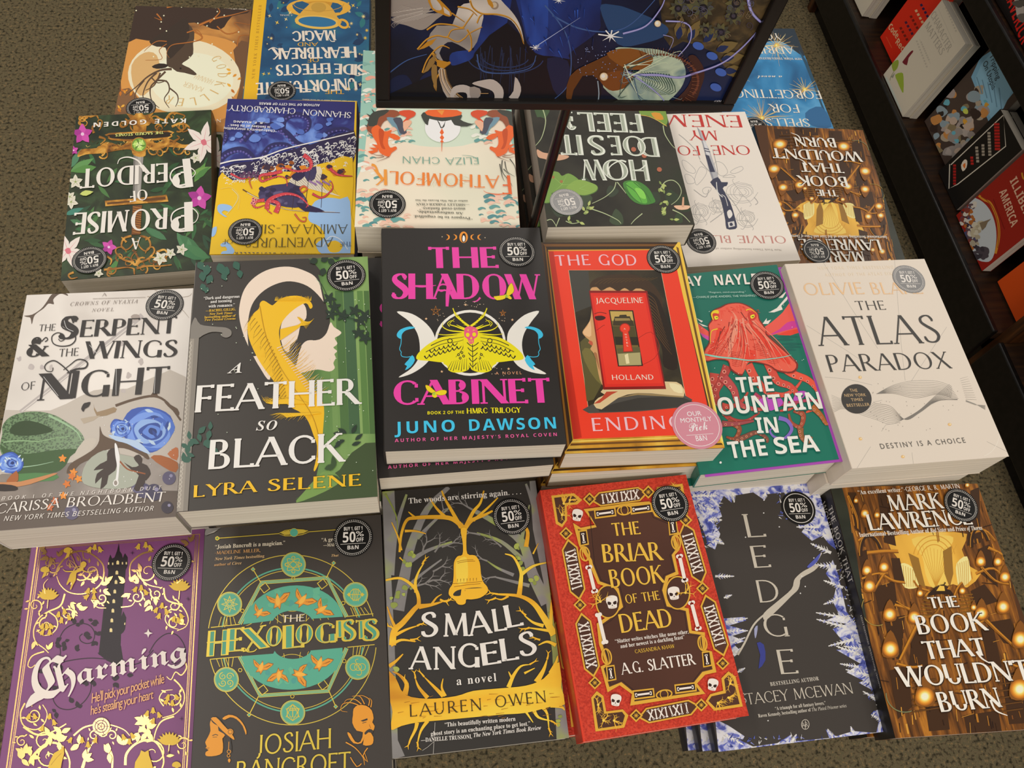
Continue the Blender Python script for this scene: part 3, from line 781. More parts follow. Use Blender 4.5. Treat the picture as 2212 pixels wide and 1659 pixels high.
    a.P(dk, '486,812 500,782 516,776 542,772 530,800 508,812 500,830', 2)
    a.dots('efece7', [(random.Random(i).uniform(560, 1060), random.Random(i + 99).uniform(850, 1260)) for i in range(26)], 2.6)
    # lettering
    g = '8a817a'
    a.T('A', (612, 140), (636, 138), 18, g, 'T'); a.L('9b928a', 2.4, '555,155 870,146')
    a.T('CROWNS OF NYAXIA', (420, 198), (822, 180), 22, g, 'I', sp=1.3); a.T('NOVEL', (548, 234), (680, 228), 20, g, 'I', sp=1.3)
    thin = dict(font='T', tk=.16, tn=.05, sf=.08)
    a.T('THE', (232, 350), (330, 345), 40, dk, 'T', tk=.1, tn=.05, sf=.07)
    a.T('S', (352, 398), (452, 394), 136, dk, 'T', tk=.27, tn=.07, sf=.1)
    a.L(dk, 9, '440,300 425,268 392,268 370,300 378,330 440,360 452,400 420,432 360,438 318,420 312,380 345,358 380,370 385,398 362,408 350,394', 4, w2=4)
    a.T('ERPENT', (476, 384), (1052, 360), 100, dk, sp=.4, **thin)
    a.T('&', (150, 505), (285, 498), 118, dk, 'T', tk=.2, tn=.06, sf=.08); a.L(dk, 6, '250,410 275,386 286,400 270,412', 3)
    a.T('THE', (352, 502), (468, 494), 46, dk, 'T', tk=.1, tn=.05, sf=.07)
    a.T('WINGS', (506, 514), (1054, 502), 104, dk, sp=.5, **thin)
    a.T('OF', (126, 704), (210, 694), 46, dk, 'T', tk=.09, tn=.05, sf=.07)
    a.T('N', (222, 764), (420, 752), 160, dk, 'T', tk=.25, tn=.05, sf=.08); a.T('IGHT', (410, 750), (1006, 718), 162, dk, sp=.6, **thin)
    a.L(dk, 12, '420,590 460,575 510,568 524,540 500,520 460,520 420,550 380,580', 4, w2=4); a.L(dk, 8, '420,600 380,560 330,526 290,534 268,560 280,586 312,588 318,566', 4, w2=4)
    a.L('e4e0da', 2, '535,430 600,505'); a.L('e4e0da', 2, '262,620 350,735'); a.L('e4e0da', 2, '696,572 694,730'); a.L('e4e0da', 2, '930,575 922,720'); a.L('e4e0da', 2.5, '385,285 400,330 440,350', 3)
    wt = 'd9d3cc'
    a.T('BOOK 1 OF THE NIGHTBORN DUET', (10, 1358), (966, 1292), 22, wt, 'J', sp=1.7)
    a.T('CARISSA', (-24, 1440), (352, 1402), 60, wt, 'T', tk=.11, tn=.055, sf=.06, sp=.8, slant=.1); a.T('BROADBENT', (396, 1400), (982, 1364), 58, wt, 'T', tk=.11, tn=.055, sf=.06, sp=.8, slant=.1)
    a.T('NEW YORK TIMES BESTSELLING AUTHOR', (24, 1482), (918, 1419), 29, wt, 'J', sp=1.15)

def art_god(a):
    nmat('gilt_print', [(.3, '5f3d12'), (.45, 'a8741e'), (.6, 'c8922c'), (.75, 'e2b64c')], scale=26, stretch=(1, .5, 1), detail=4, dist=.5)
    nmat('canvas_print', [(.3, '1c1710'), (.5, '2f2819'), (.7, '453d26')], scale=30, detail=5, dist=.4)
    rd, pk = 'e23a22', 'ecb3bd'
    def Q(m, s): a.P(m, s)
    Q('4a2e10', '40,60 900,60 1200,1360 170,1400')
    Q('35200e', '60,70 95,150 250,1290 188,1382')
    Q('b17c20', '92,142 104,148 256,1290 244,1296')
    Q('8a5c18', '76,112 84,128 226,1330 214,1344')
    Q('2c1b0c', '60,70 890,84 850,150 95,152')
    Q('6b4416', '66,104 874,104 866,118 76,120'); Q('c8922c', '94,140 850,134 852,144 98,152')
    Q('e0b540', '888,88 930,90 1182,1340 1130,1320 848,142')
    Q('6a4818', '874,120 888,128 1140,1300 1126,1300'); Q('f0cf70', '900,100 912,104 1160,1310 1148,1300')
    Q('gilt_print', '250,1288 1102,1256 1172,1342 186,1384'); Q('6a4415', '236,1316 1124,1284 1132,1294 228,1330'); Q('3e270e', '214,1350 1150,1314 1158,1324 204,1364'); Q('e8c25a', '246,1300 1112,1268 1116,1274 240,1308')
    Q(rd, '98,148 852,140 1102,1258 250,1290')
    Q('b82a18', '98,148 128,150 300,1280 250,1290')
    Q('canvas_print', '220,264 780,262 944,1094 344,1133')
    a.L('e8c8a0', 2, '220,264 780,262 944,1094 344,1133', close=True)
    Q('56502c', '290,700 360,640 430,800 430,940 372,1050 330,1060'); Q('3d3c36', '222,268 340,268 360,480 260,520')
    a.P('6f6736', '300,760 350,740 400,860 420,960 350,880', 2)
    # face, hair, collar
    a.P('c29463', '352,380 420,352 560,372 700,380 720,420 420,420 400,600 420,760 440,960 410,930 384,800 372,768 352,742 362,722 340,705 346,690 322,668 304,640 330,600 352,560 360,480', 3)
    a.P('d8b083', '306,640 334,604 352,570 358,660 330,664', 2); a.P('b5533a', '346,690 366,700 364,722 344,708', 2); a.P('9b6a42', '372,768 392,770 410,880 384,800', 2)
    a.P('3a2817', '350,368 362,330 420,302 520,288 620,292 710,330 770,400 792,470 780,520 740,470 700,400 640,372 600,392 560,372 520,392 470,366 420,388 390,366', 3)
    a.P('23170d', '700,392 760,430 800,520 860,700 880,860 800,850 790,760 760,640 720,480', 3)
    for i in range(12): a.L('6b4a26', 3, [(700 + i * 5, 410 + i * 22), (740 + i * 6, 440 + i * 26), (760 + i * 8, 490 + i * 26)], 3, w2=1)
    for i in range(14): a.L('57401f', 3, [(380 + i * 26, 350 - i * 2), (420 + i * 26, 322 - i), (470 + i * 22, 312)], 3, w2=1)
    a.P('4a4741', '344,1133 360,1080 520,1040 700,1000 900,1010 944,1094', 2)
    a.P('37342f', '400,1110 640,1040 920,1040 940,1090 500,1124', 2)
    a.P('cdb78b', '372,1080 400,1040 440,1020 430,985 800,940 905,960 920,1030 800,1020 640,1010 520,1040 420,1110', 2)
    a.P('b0432c', '372,1076 420,1040 450,1002 520,1000 480,1020 410,1070'); a.P('8f7a52', '520,1040 640,1010 800,1020 920,1030 915,1038 800,1030 640,1022'); a.P('e0cfa4', '830,950 900,965 912,1010 860,1000', 2)
    # inner red card
    Q('7e1410', '344,388 697,390 812,986 431,990'); Q('cf2a1e', '352,402 690,402 800,968 440,974'); Q('d93422', '372,420 678,420 784,950 452,956')
    a.P('3b1512', '380,545 420,540 446,552 430,566 400,570 384,562', 2); a.L('571610', 4, '376,530 410,520 450,528', 3); a.L('a01f18', 4, '390,630 430,600 440,598'); a.L('a01f18', 3, '640,680 720,640 770,720 740,800 640,850', 3)
    Q('1d170e', '464,506 612,508 672,846 520,849'); Q('6d5c2c', '470,512 606,513 664,841 526,844')
    Q('b89b52', '472,514 606,515 614,570 482,572'); a.P('3b321d', '494,566 500,546 526,546 530,536 570,534 574,544 592,544 600,564 612,576 620,604 488,600'); a.P('8f7c48', '500,556 590,556 596,570 502,572')
    Q('4a4220', '486,604 620,606 632,670 498,668'); Q('2a2414', '498,668 634,670 642,720 506,718'); Q('a39a6a', '518,770 654,760 662,840 526,843'); Q('5a5430', '514,740 650,730 656,764 520,772'); Q('d8cda0', '560,780 580,770 590,830 570,834')
    a.E('9c1b14', 562, 617, 33, 31); a.P('9c1b14', '546,640 584,640 612,758 552,762'); a.E(rd, 562, 617, 28, 26); a.P(rd, '550,638 580,638 606,754 556,757')
    for i, ch in enumerate('A NOVEL'):
        if ch != ' ': a.T(ch, (556 + i * 3, 625 + i * 17), (566 + i * 3, 625 + i * 17), 9, 'f0d6c8', 'S')
    a.T('JACQUELINE', (388, 466), (674, 463), 33, 'ecd4c6', 'T', tk=.12, tn=.08, sf=.04, sp=1.1)
    a.T('HOLLAND', (485, 931), (738, 929), 31, 'ecd4c6', 'T', tk=.12, tn=.08, sf=.04, sp=1.4)
    a.T('THE', (145, 238), (354, 233), 64, pk, 'T', tk=.12, tn=.075, sf=.06, sp=1.6); a.T('GOD', (405, 234), (638, 236), 66, pk, 'T', tk=.12, tn=.075, sf=.06, sp=1.2)
    a.T('ENDINGS', (366, 1242), (1006, 1222), 80, pk, 'T', tk=.12, tn=.075, sf=.06, sp=2)

def art_mount(a):
    g, oc, pk, rd, dk = '1a6657', 'ee5c48', 'f0d3cb', 'd8402e', '7a2a22'
    a.P('186a58', '150,600 880,590 1060,860 1230,1420 300,1500', 2)
    # sky of red cloud
    a.P('e2564a', '205,500 260,540 330,590 300,620 230,570'); a.P('c24a9a', '230,570 300,600 290,625 250,600')
    a.P('e2564a', '640,560 720,500 800,430 850,360 872,380 910,540 870,565 760,580 690,590', 2); a.P('c23a8c', '700,590 780,545 830,500 890,490 905,530 800,560', 2); a.P('d8402e', '760,585 840,555 905,545 918,568 850,590')
    for s in ('705,430 760,400 820,330 845,300 830,345 790,385 800,410 740,430', '660,510 690,470 690,490 720,480 700,510', '205,470 250,490 240,500', '215,500 290,530 250,525', '770,330 830,280 800,330'): a.P(pk, s)
    for y, x0, x1 in ((600, 760, 910), (650, 770, 950), (670, 800, 930), (690, 760, 900), (620, 750, 880)): a.P('155c50', [(x0, y), ((x0 + x1) / 2, y - 12), (x1, y), ((x0 + x1) / 2, y + 8)], 3)
    # arms below
    arms = ['330,850 320,950 350,1050 440,1080 520,1040 560,980', '420,800 380,900 340,1000 420,1150 540,1180 640,1120', '560,790 620,900 700,980 800,1000 880,960 930,900', '740,760 860,850 980,900 1050,990 1040,1080 960,1120', '700,780 760,900 850,940 900,1010 860,1090 780,1110', '390,880 460,960 500,1060 620,1100 760,1080', '880,1100 940,1140 920,1220 860,1190 840,1130', '420,1180 500,1230 470,1300 410,1290', '470,1320 540,1290 620,1260 690,1300 690,1330', '1000,1080 1060,1140 1100,1200 1130,1180', '600,1000 700,1060 820,1060 960,1040 1060,1040', '920,1230 930,1290 970,1330 1000,1290', '380,1200 480,1200 600,1180']
    cs = ['b8473c', 'a8403a', 'd2503f', 'e2553f', 'c94a3c', 'b04848', '9a4a34', '8f4a30', '7a4a3c', 'a5602e', 'a83c5a', '8a5a34', '96464a']
    for i, (s, c) in enumerate(zip(arms, cs)):
        w = 62 if i < 6 else 40
        a.L(dk, w + 5, s, 6, w2=14); a.L(c, w, s, 6, w2=10)
        p = spline(prs(s), False, 5)
        for k in range(2, len(p) - 3, 2):
            x, y = p[k]; r = (w * .2) * (1 - k / len(p)) + 2
            a.E('f08a7a' if i < 6 else 'c98a6a', x - w * .16, y + w * .1, r); a.E(dk, x - w * .16, y + w * .1, r * .55)
    for s, c in (('640,1030 760,1010 800,1060 720,1110 650,1080', 'b04ab0'), ('900,980 960,980 930,1030 870,1040', 'b04ab0')): a.P(c, s, 3)
    a.L('7a62b4', 30, '770,1160 830,1180 860,1240 810,1300 740,1290 710,1250 730,1230', 5, w2=8)
    # body
    a.P(dk, '420,372 500,366 560,385 600,412 630,440 640,480 668,520 688,560 690,585 760,650 840,720 905,790 870,850 760,840 700,800 560,780 520,870 440,830 420,770 340,760 262,770 255,700 290,640 290,560 285,520 310,480 300,440 330,412 370,395', 3)
    a.P(oc, '424,378 500,372 556,392 596,416 624,444 634,486 660,524 680,562 684,590 756,656 834,726 892,792 860,840 764,830 700,792 568,772 520,858 446,820 424,764 344,752 268,764 262,704 298,644 298,564 292,522 318,484 306,444 334,418 376,402', 3)
    a.P(rd, '470,490 520,560 540,650 570,690 610,700 600,760 540,770 520,690 480,640', 3); a.P(rd, '560,480 640,560 730,640 800,710 850,770 830,790 740,720 650,640 590,560', 3)
    a.P(rd, '350,540 330,620 290,690 280,740 320,720 350,640 390,560', 3); a.P('f98a72', '440,420 470,470 440,560 430,640 420,740 450,700 470,600 500,540 480,460', 3)
    for s in ('430,500 420,600 430,720', '470,520 500,620 520,720', '530,520 600,600 680,680', '590,510 680,600 760,690', '620,560 720,650 820,760', '400,530 360,600 320,700', '450,470 440,600 450,760', '510,430 560,500 640,570', '370,560 350,660 330,740'): a.L(dk, 7, s, 4, w2=2)
    rnd = random.Random(2)
    a.inc = .3
    ends = [(280, 742), (310, 748), (345, 750), (380, 756), (415, 760), (445, 810), (480, 830), (515, 846), (560, 770), (620, 776), (690, 786), (740, 812), (790, 826), (850, 836), (880, 800)]
    for i, (ex, ey) in enumerate(ends):
        for j in range(2):
            sx, sy = 440 + i * 11 + rnd.uniform(-16, 16), 480 + rnd.uniform(-20, 40); mx, my = (sx * .45 + ex * .55) + (26 if i < 8 else 10), (sy + ey) / 2 - 8
            a.L(('f98a72', 'd23a2a', 'f37660', '8f2a22')[(i + j) % 4], rnd.uniform(8, 15) if (i + j) % 4 != 3 else 4, [(sx, sy), (mx, my), (ex + rnd.uniform(-14, 14), ey - rnd.uniform(10, 40))], 4, w2=2)
    for i in range(26):
        t = i / 25; a.L('d84232', 5, [(372 + 230 * t, 410 - 34 * math.sin(PI * t) + rnd.uniform(4, 40)), (380 + 226 * t, 424 - 30 * math.sin(PI * t) + rnd.uniform(8, 50))], w2=2)
    for x0, x1, y in ((300, 400, 640), (290, 390, 690), (440, 520, 700), (450, 520, 760), (640, 720, 690), (700, 780, 740), (600, 690, 650)):
        for k in range(4): a.L('b5362a', 4, [(x0, y + k * 12), ((x0 + x1) / 2, y + 10 + k * 12), (x1, y - 4 + k * 12)], 3, w2=1)
    a.inc = 1
    for i in range(60):
        x, y = rnd.uniform(320, 640), rnd.uniform(390, 740); a.L('b8352a', 5, [(x, y), (x + rnd.uniform(6, 20), y + rnd.uniform(4, 12))], w2=1)
    a.P('e8c02a', '304,450 318,424 350,418 358,440 330,450 320,490', 3); a.P('c23a2e', '314,446 340,440 362,455 350,486 326,490', 3); a.P('f2d230', '326,462 350,460 354,478 334,484', 2); a.P('1b1512', '334,470 350,467 348,475')
    a.P('c23a2e', '560,440 590,428 618,450 610,480 580,492 562,472', 3); a.P('f2d230', '574,458 600,448 604,466 584,478', 2); a.P('1b1512', '580,464 600,458 596,468'); a.L('e8c02a', 8, '545,420 575,412 612,436', 3, w2=3); a.L('e8c02a', 8, '350,548 310,560 300,600 300,650', 3, w2=3)
    a.L('7fc4b4', 12, '262,724 360,742 470,752 560,764 680,758 800,742 856,728', 4, w2=4)
    a.dots('cfe4da', [(rnd.uniform(220, 980), rnd.uniform(350, 900)) for i in range(30)], 2.5); a.E('e8e4da', 1213, 1380, 9); a.E('e8e4da', 370, 1468, 8)
    # lettering
    bf = dict(font='B', m=pk)
    a.T('RAY', (70, 256), (250, 250), 68, pk, 'B', sp=1.05); a.T('NAYLER', (332, 248), (700, 236), 72, pk, 'B', sp=1.05)
    a.T('“Poignant, mind-expanding.”', (286, 302), (545, 298), 11, 'a9c8bc', 'S'); a.T('—CHARLIE JANE ANDERS, THE WASHINGTON POST', (180, 337), (720, 322), 14, 'a9c8bc', 'S')
    for w, p, q, h in (('THE', (490, 987), (740, 976), 106), ('MOUNTAIN', (222, 1148), (1075, 1096), 118), ('IN', (622, 1266), (772, 1262), 108), ('THE', (436, 1440), (697, 1418), 116), ('SEA', (752, 1410), (1056, 1390), 116)):
        a.T(w, (p[0] + 6, p[1] + 8), (q[0] + 6, q[1] + 8), h, '1d5a50', 'B', sp=.96); a.T(w, p, q, h, 'f0dad2', 'B', sp=.96)

def art_atlas(a):
    ink, go = '34322f', 'd9b489'
    for s in ('200,520 470,690 560,750', '310,80 500,390 690,680', '805,70 850,640 878,900', '1165,530 1000,780 920,905', '325,875 480,890 650,930', '640,1355 545,1505', '925,1395 935,1480', '1440,1320 1590,1395', '655,1050 720,1035', '715,1250 745,1205 840,1190'): a.L('98928a', 2, s)
    a.O('dcd4c8', 3, 1400, 1240, 130, 180, 0, -80, 20)
    for k in range(11):
        t = k / 10
        a.L('77726b', 1.8, [(680, 992), (800, 930 + 60 * t), (950, 900 + 120 * t), (1100, 905 + 130 * t - 40 * t * t), (1200, 940 + 80 * t)], 6)
        a.L('77726b', 1.8, [(1185 + 6 * k, 925 + 10 * k), (1080 + 2 * k, 1010 + 3 * k), (980, 1100 + 2 * k), (880, 1160 + k), (780, 1200 - 12 * k), (680, 1170 - 11 * k), (560 + 10 * k, 1130 - 8 * k)], 6)
        a.L('8a857d', 1.8, [(1255 + 4 * k, 888 + 14 * k), (1310 + 6 * k, 872 + 16 * k)], w2=1); a.L('8a857d', 1.6, [(370 + k, 1000 + k * 12), (430, 1025 + k * 7), (470, 1035 + k * 6)])
        a.L('77726b', 1.6, [(1000, 1095), (1060, 1050 + k * 1.2), (1130, 1035), (1238, 1028 + k * .5)], 4); a.L('8a857d', 1.6, [(1296, 1035 + k), (1360, 1060 + k * .8), (1430, 1102 - k * 3)])
    rnd = random.Random(8)
    a.dots('857f77', [(rnd.uniform(600, 1240), rnd.uniform(900, 1250)) for i in range(44)], 2.4)
    for x, y in ((567, 878), (862, 1425), (570, 1302), (1184, 1203)): a.E('d8b070', x, y, 12, 10); a.E('efe0c0', x + 3, y - 2, 4)
    a.E('33302d', 542, 1027, 105, 101, 25)
    for w, p, q in (('THE', (498, 978), (550, 978)), ('NEW YORK', (462, 1013), (609, 1008)), ('TIMES', (508, 1044), (588, 1040)), ('BESTSELLER', (478, 1082), (634, 1074))): a.T(w, p, q, 20, 'c9a878', 'S', sp=1.1)
    a.T('NEW YORK TIMES BESTSELLING', (280, 135), (800, 128), 20, 'dccdb6', 'S', sp=1.4); a.T('AUTHOR OF THE ATLAS SIX', (330, 182), (790, 172), 20, 'dccdb6', 'S', sp=1.4)
    a.T('OLIVIE', (190, 312), (600, 304), 82, go, 'T', tk=.1, tn=.055, sf=.07, sp=1); a.T('BLAKE', (655, 306), (1005, 302), 80, go, 'T', tk=.1, tn=.055, sf=.07, sp=1)
    a.T('THE', (548, 415), (748, 412), 62, ink, 'T', tk=.09, tn=.05, sf=.07, sp=1.2)
    a.T('ATLAS', (300, 662), (1140, 640), 200, ink, 'T', tk=.1, tn=.045, sf=.075, sp=.9)
    a.T('PARADOX', (358, 842), (1200, 816), 118, ink, 'T', tk=.11, tn=.05, sf=.07, sp=1)
    a.T('DESTINY IS A CHOICE', (712, 1372), (1296, 1328), 36, '55524d', 'S', sp=1.35)

def art_charm(a):
    go, ye, pu, bk, wt = mat('d8b070', .22, .8, k=1.0), mat('dcb746', .4, .2, k=1.05), '63355f', '221a20', 'd8cec6'
    def quad(k0, m, w):
        pass
    # triple gold rule round the edge: left, top, right
    for d, w in ((0, 9), (16, 4), (26, 5)):
        a.L(go, w, [(255 + d, 150 + d * .8), (1352 - d, 75 + d), (1262 - d * 1.1, 1720)]); a.L(go, w, [(255 + d, 146 + d * .8), (36 + d, 1720)])
    # tower
    tw = '806,134 812,190 826,210 832,236 842,212 848,204 866,232 866,290 852,318 846,400 822,640 820,780 812,960 770,950 700,910 668,890 700,600 728,400 734,318 726,300 738,240 748,212 760,240 776,232 792,190'
    a.P(bk, tw); a.P(bk, '820,640 836,596 856,640 852,690 848,720 836,740 812,760'); a.P(bk, '660,880 820,830 840,960 800,970 720,930')
    for x, y in ((798, 266), (792, 334), (786, 398), (778, 462), (771, 528), (765, 592), (758, 658), (752, 724)):
        a.P('ecc98e', [(x - 9, y + 14), (x - 9, y - 6), (x, y - 14), (x + 9, y - 6), (x + 9, y + 14)])
    for x, y in ((736, 272), (764, 274), (830, 270), (856, 270)): a.P('ecc98e', [(x - 4, y + 10), (x - 4, y - 6), (x + 4, y - 6), (x + 4, y + 10)])
    a.P('ecc98e', '842,676 850,674 848,690 842,690')
    # dark ivy
    for s in ('380,980 410,880 400,800 440,720 520,680 600,690 640,740 630,800 590,816 550,800 540,770 560,750', '360,960 480,930 620,915 760,930 860,970', '470,1040 380,1120 360,1190 400,1250 480,1262 560,1220 610,1150 620,1080', '1010,880 1060,800 1130,750 1200,760 1250,830 1250,900 1200,950 1160,940', '860,970 960,940 1040,860'):
        a.L('2c1a2a', 7, s, 6)
    rnd = random.Random(11)
    for x, y in ((520, 665), (630, 660), (660, 680), (545, 690), (650, 800), (655, 760), (380, 800), (440, 800), (375, 830), (450, 830), (510, 860), (300, 1000), (370, 1010), (350, 1120), (260, 1080), (600, 1080), (650, 1080), (800, 1060), (860, 1030), (780, 1080), (490, 1220), (530, 1250), (380, 1280), (400, 960), (570, 745), (580, 775)):
        leaf(a, '2a1c27', x, y, 46, rnd.uniform(0, 360), .7); leaf(a, '2a1c27', x, y, 34, rnd.uniform(0, 360), .7)
    # gold scrollwork, both sides
    for s, w in (('380,350 400,290 460,220 540,190 620,210 690,270 705,330 690,400 640,450 560,480 470,470 410,420 385,360', 13), ('440,480 410,560 330,600 270,640 230,720 240,800 300,850 330,880', 12), ('330,600 380,640 390,700 350,750 290,760 250,720', 9), ('300,870 220,900 190,960 210,980 240,960', 10), ('620,520 660,570 720,576', 9), ('560,190 570,240 600,250', 9), ('380,240 330,240 300,200', 11), ('400,270 340,280 300,300', 8), ('1040,190 960,210 890,270 880,350 900,400', 13), ('945,310 960,380 1010,420 1100,440', 11), ('1110,440 1130,520 1230,560 1275,640 1260,700 1200,730', 11), ('1200,590 1150,590 1120,650 1150,700 1210,720', 9), ('820,570 890,560 920,520', 9), ('1250,930 1265,980 1230,1030 1190,1010 1160,1060 1130,1040', 10), ('1180,1060 1220,1100 1250,1160 1240,1230 1190,1290 1100,1320', 11), ('1110,1240 1080,1190 1110,1140 1170,1130', 8), ('170,1220 140,1290 160,1370 240,1400 300,1360 320,1290 290,1230', 11), ('1180,1310 1100,1340 1060,1400 1040,1480', 12),
                 ('160,1380 240,1430 320,1430 400,1390 450,1360', 16), ('190,1640 240,1560 330,1490 420,1510 470,1600 470,1680', 20), ('850,1640 860,1560 930,1490 1030,1470 1090,1530 1110,1620 1080,1700', 18), ('500,1440 560,1390 620,1370 680,1360 760,1370 840,1400 880,1440', 12), ('560,1660 590,1560 620,1500', 22), ('720,1500 760,1580 760,1680', 22)):
        a.L(go, w, s, 6, w2=w * .45)
    for x, y, r, ro, fl in ((545, 330, 70, 0, -1), (620, 330, 60, 200, 1), (310, 690, 50, 90, 1), (460, 620, 44, 0, 1), (350, 470, 0, 0, 1), (1180, 560, 44, 90, -1), (1000, 330, 70, 180, 1), (930, 500, 44, 60, -1), (690, 510, 40, 200, 1), (1180, 680, 50, 0, 1), (1170, 1190, 60, 40, -1), (230, 1300, 56, 200, 1), (300, 1480, 70, 30, 1), (1040, 1560, 90, 120, -1), (330, 1590, 80, 100, 1), (640, 1440, 40, 0, 1), (760, 1440, 40, 180, -1), (240, 560, 50, 300, 1), (1240, 260, 50, 100, 1), (360, 300, 46, 0, -1), (1060, 480, 40, 150, 1), (1240, 1500, 50, 30, 1), (150, 1480, 40, 60, 1)):
        if not r: continue
        spiral(a, go, 11, x, y, r, 1.3, ro, fl, 4)
        for k in range(5):
            t = ro + fl * k * 66; leaf(a, go, x + r * math.cos(R(t)), y - r * math.sin(R(t)), r * .62, t + fl * 60 * (1 if k % 2 else -.3), .42)
    # leaves on the scrolls
    for x, y, an in ((320, 200, 150), (330, 230, 200), (400, 230, 60), (300, 180, 100), (350, 240, 260), (640, 400, 60), (690, 420, 20), (720, 400, 40), (700, 460, 330), (660, 520, 250), (850, 400, 140), (890, 400, 60), (940, 410, 110), (880, 480, 200), (480, 540, 300), (520, 560, 340), (500, 590, 270), (540, 590, 20), (1010, 520, 240), (1050, 500, 280), (1030, 560, 220), (960, 330, 110), (1290, 130, 60), (1280, 140, 160), (1240, 690, 100), (240, 800, 250), (330, 860, 60)):
        leaf(a, go, x, y, 62, an, .45); leaf(a, go, x, y, 40, an + 50, .4)
    for x, y in ((380, 1440), (420, 1420), (400, 1480), (340, 1440), (960, 1370), (1000, 1390), (980, 1340), (940, 1420), (170, 1560), (210, 1580), (150, 1600), (1000, 1420), (570, 1600), (740, 1560), (820, 1500), (540, 1500)):
        for k in range(3): leaf(a, go, x, y, 70, rnd.uniform(0, 360), .5)
    # bell flowers, mushrooms, blooms
    def bell(x, y, an, s=1.0, m=None):
        m = m or ye
        c, sn = math.cos(R(an)), math.sin(R(an)); T2 = lambda u, v: (x + s * (u * c - v * sn), y + s * (u * sn + v * c))
        a.P(m, [T2(*q) for q in ((-5, -16), (5, -16), (11, 6), (18, 16), (8, 12), (0, 20), (-8, 12), (-18, 16), (-11, 6))])
    for x, y, an in ((610, 180, 30), (645, 165, 10), (680, 180, -20), (600, 460, 20), (640, 460, -10), (590, 500, 50), (640, 500, 0), (400, 620, 10), (440, 600, -10), (470, 640, -30), (420, 660, 20), (290, 700, 20), (320, 700, -10), (350, 700, -30), (290, 740, 30), (340, 740, 0), (940, 160, 20), (990, 150, 0), (1020, 170, -20), (920, 450, 30), (960, 440, 0), (990, 470, -30), (1060, 590, 30), (1100, 560, 10), (1130, 600, -20), (1080, 630, 20), (1180, 650, 20), (1210, 660, -10), (1230, 630, -30), (1140, 1180, 20), (1170, 1220, 0), (1130, 1210, 40), (1200, 1180, -30), (200, 1310, 20), (240, 1310, -20), (290, 1390, 20), (340, 1310, 10), (370, 1350, -20), (1000, 1290, 20), (1040, 1270, 0), (1080, 1300, -20), (1040, 1340, 20), (480, 1470, 30), (560, 1470, 0), (600, 1500, 0), (650, 1470, 20), (840, 1450, -20), (880, 1480, 0), (900, 1440, -30)):
        bell(x, y, an, 1.25)
    for x, y, f in ((466, 190, 1), (310, 320, 1), (1200, 1640, 1)): a.P(ye, [(x - 30, y + 8), (x - 26, y - 14), (x, y - 24), (x + 24, y - 12), (x + 28, y + 10), (x, y + 16)], 3); a.P(ye, [(x - 6, y + 10), (x + 14, y + 10), (x + 4, y + 40), (x - 24, y + 58)])
    for x, y, s in ((330, 480, 1), (1220, 420, 1), (1150, 1460, 1.1)):
        for k in range(9): leaf(a, ye, x, y + 40 * s, 84 * s, 25 + k * 16, .34)
        a.L(go, 6, [(x, y + 40), (x - 6, y + 100)])
    a.L(go, 9, '310,480 300,420 330,380', 4, w2=2); a.L(go, 9, '1200,410 1240,380', 3, w2=2)
    # fairy
    a.P(ye, '556,268 574,262 590,276 580,300 562,306 548,290', 3)
    a.P(ye, '520,320 552,300 572,312 552,330 524,340 520,370 516,392 500,420 486,452 478,448 490,410 478,400 462,420 454,416 472,370 484,340', 2)
    a.L(ye, 9, '552,318 600,336 640,330', 3, w2=4); a.L(ye, 10, '500,330 450,330 430,314', 3, w2=3)
    for s in ('530,310 480,200 510,194 548,240 546,300', '520,310 470,250 490,220', '530,300 460,290 470,250'): a.L(go, 4, s, 3, close=True)
    a.dots('e8c48a', [(rnd.uniform(600, 670), rnd.uniform(320, 365)) for i in range(22)], 2.4)
    # rose, wolf and ogre heads at the foot
    for r, c in ((58, go), (44, pu), (38, go), (26, pu), (20, go)): a.E(c, 690, 1378, r)
    for k in range(5): a.L(pu, 4, [(690, 1378), (690 + 56 * math.cos(k * 1.257), 1378 + 56 * math.sin(k * 1.257))])
    a.P(ye, '320,1700 340,1620 370,1560 420,1530 436,1510 440,1560 424,1620 410,1700'); a.L('a0782a', 3, '350,1640 390,1590 420,1560', 3)
    a.P(ye, '910,1700 920,1620 950,1570 960,1540 985,1552 1010,1538 1014,1574 1030,1620 1050,1700')
    for x, y in ((900, 206), (346, 364), (1276, 516), (1232, 1326), (480, 1408), (1146, 1556), (300, 620)): a.star('3a1f38', x, y, 16, 4, .22)
    # lettering
    kw = dict(font='F')
    a.T('C', (200, 1200), (430, 1170), 280, wt, 'F'); a.T('h', (400, 1152), (530, 1095), 210, wt, 'F'); a.P(wt, '196,1200 240,1150 330,1150 300,1190 260,1210 180,1256', 2)
    a.T('arming', (528, 1094), (1264, 930), 145, wt, 'F', arc=0)
    a.star(wt, 1008, 748, 30, 4, .4)
    a.L(wt, 30, '1250,880 1240,950 1190,980 1140,960', 4, w2=12)
    og = 'dba46a'
    a.T("He'll pick your pocket while", (625, 1222), (1116, 1085), 66, og, 'S', sp=.85, slant=.12); a.T("he's stealing your heart", (618, 1302), (1042, 1190), 62, og, 'S', sp=.85, slant=.12)

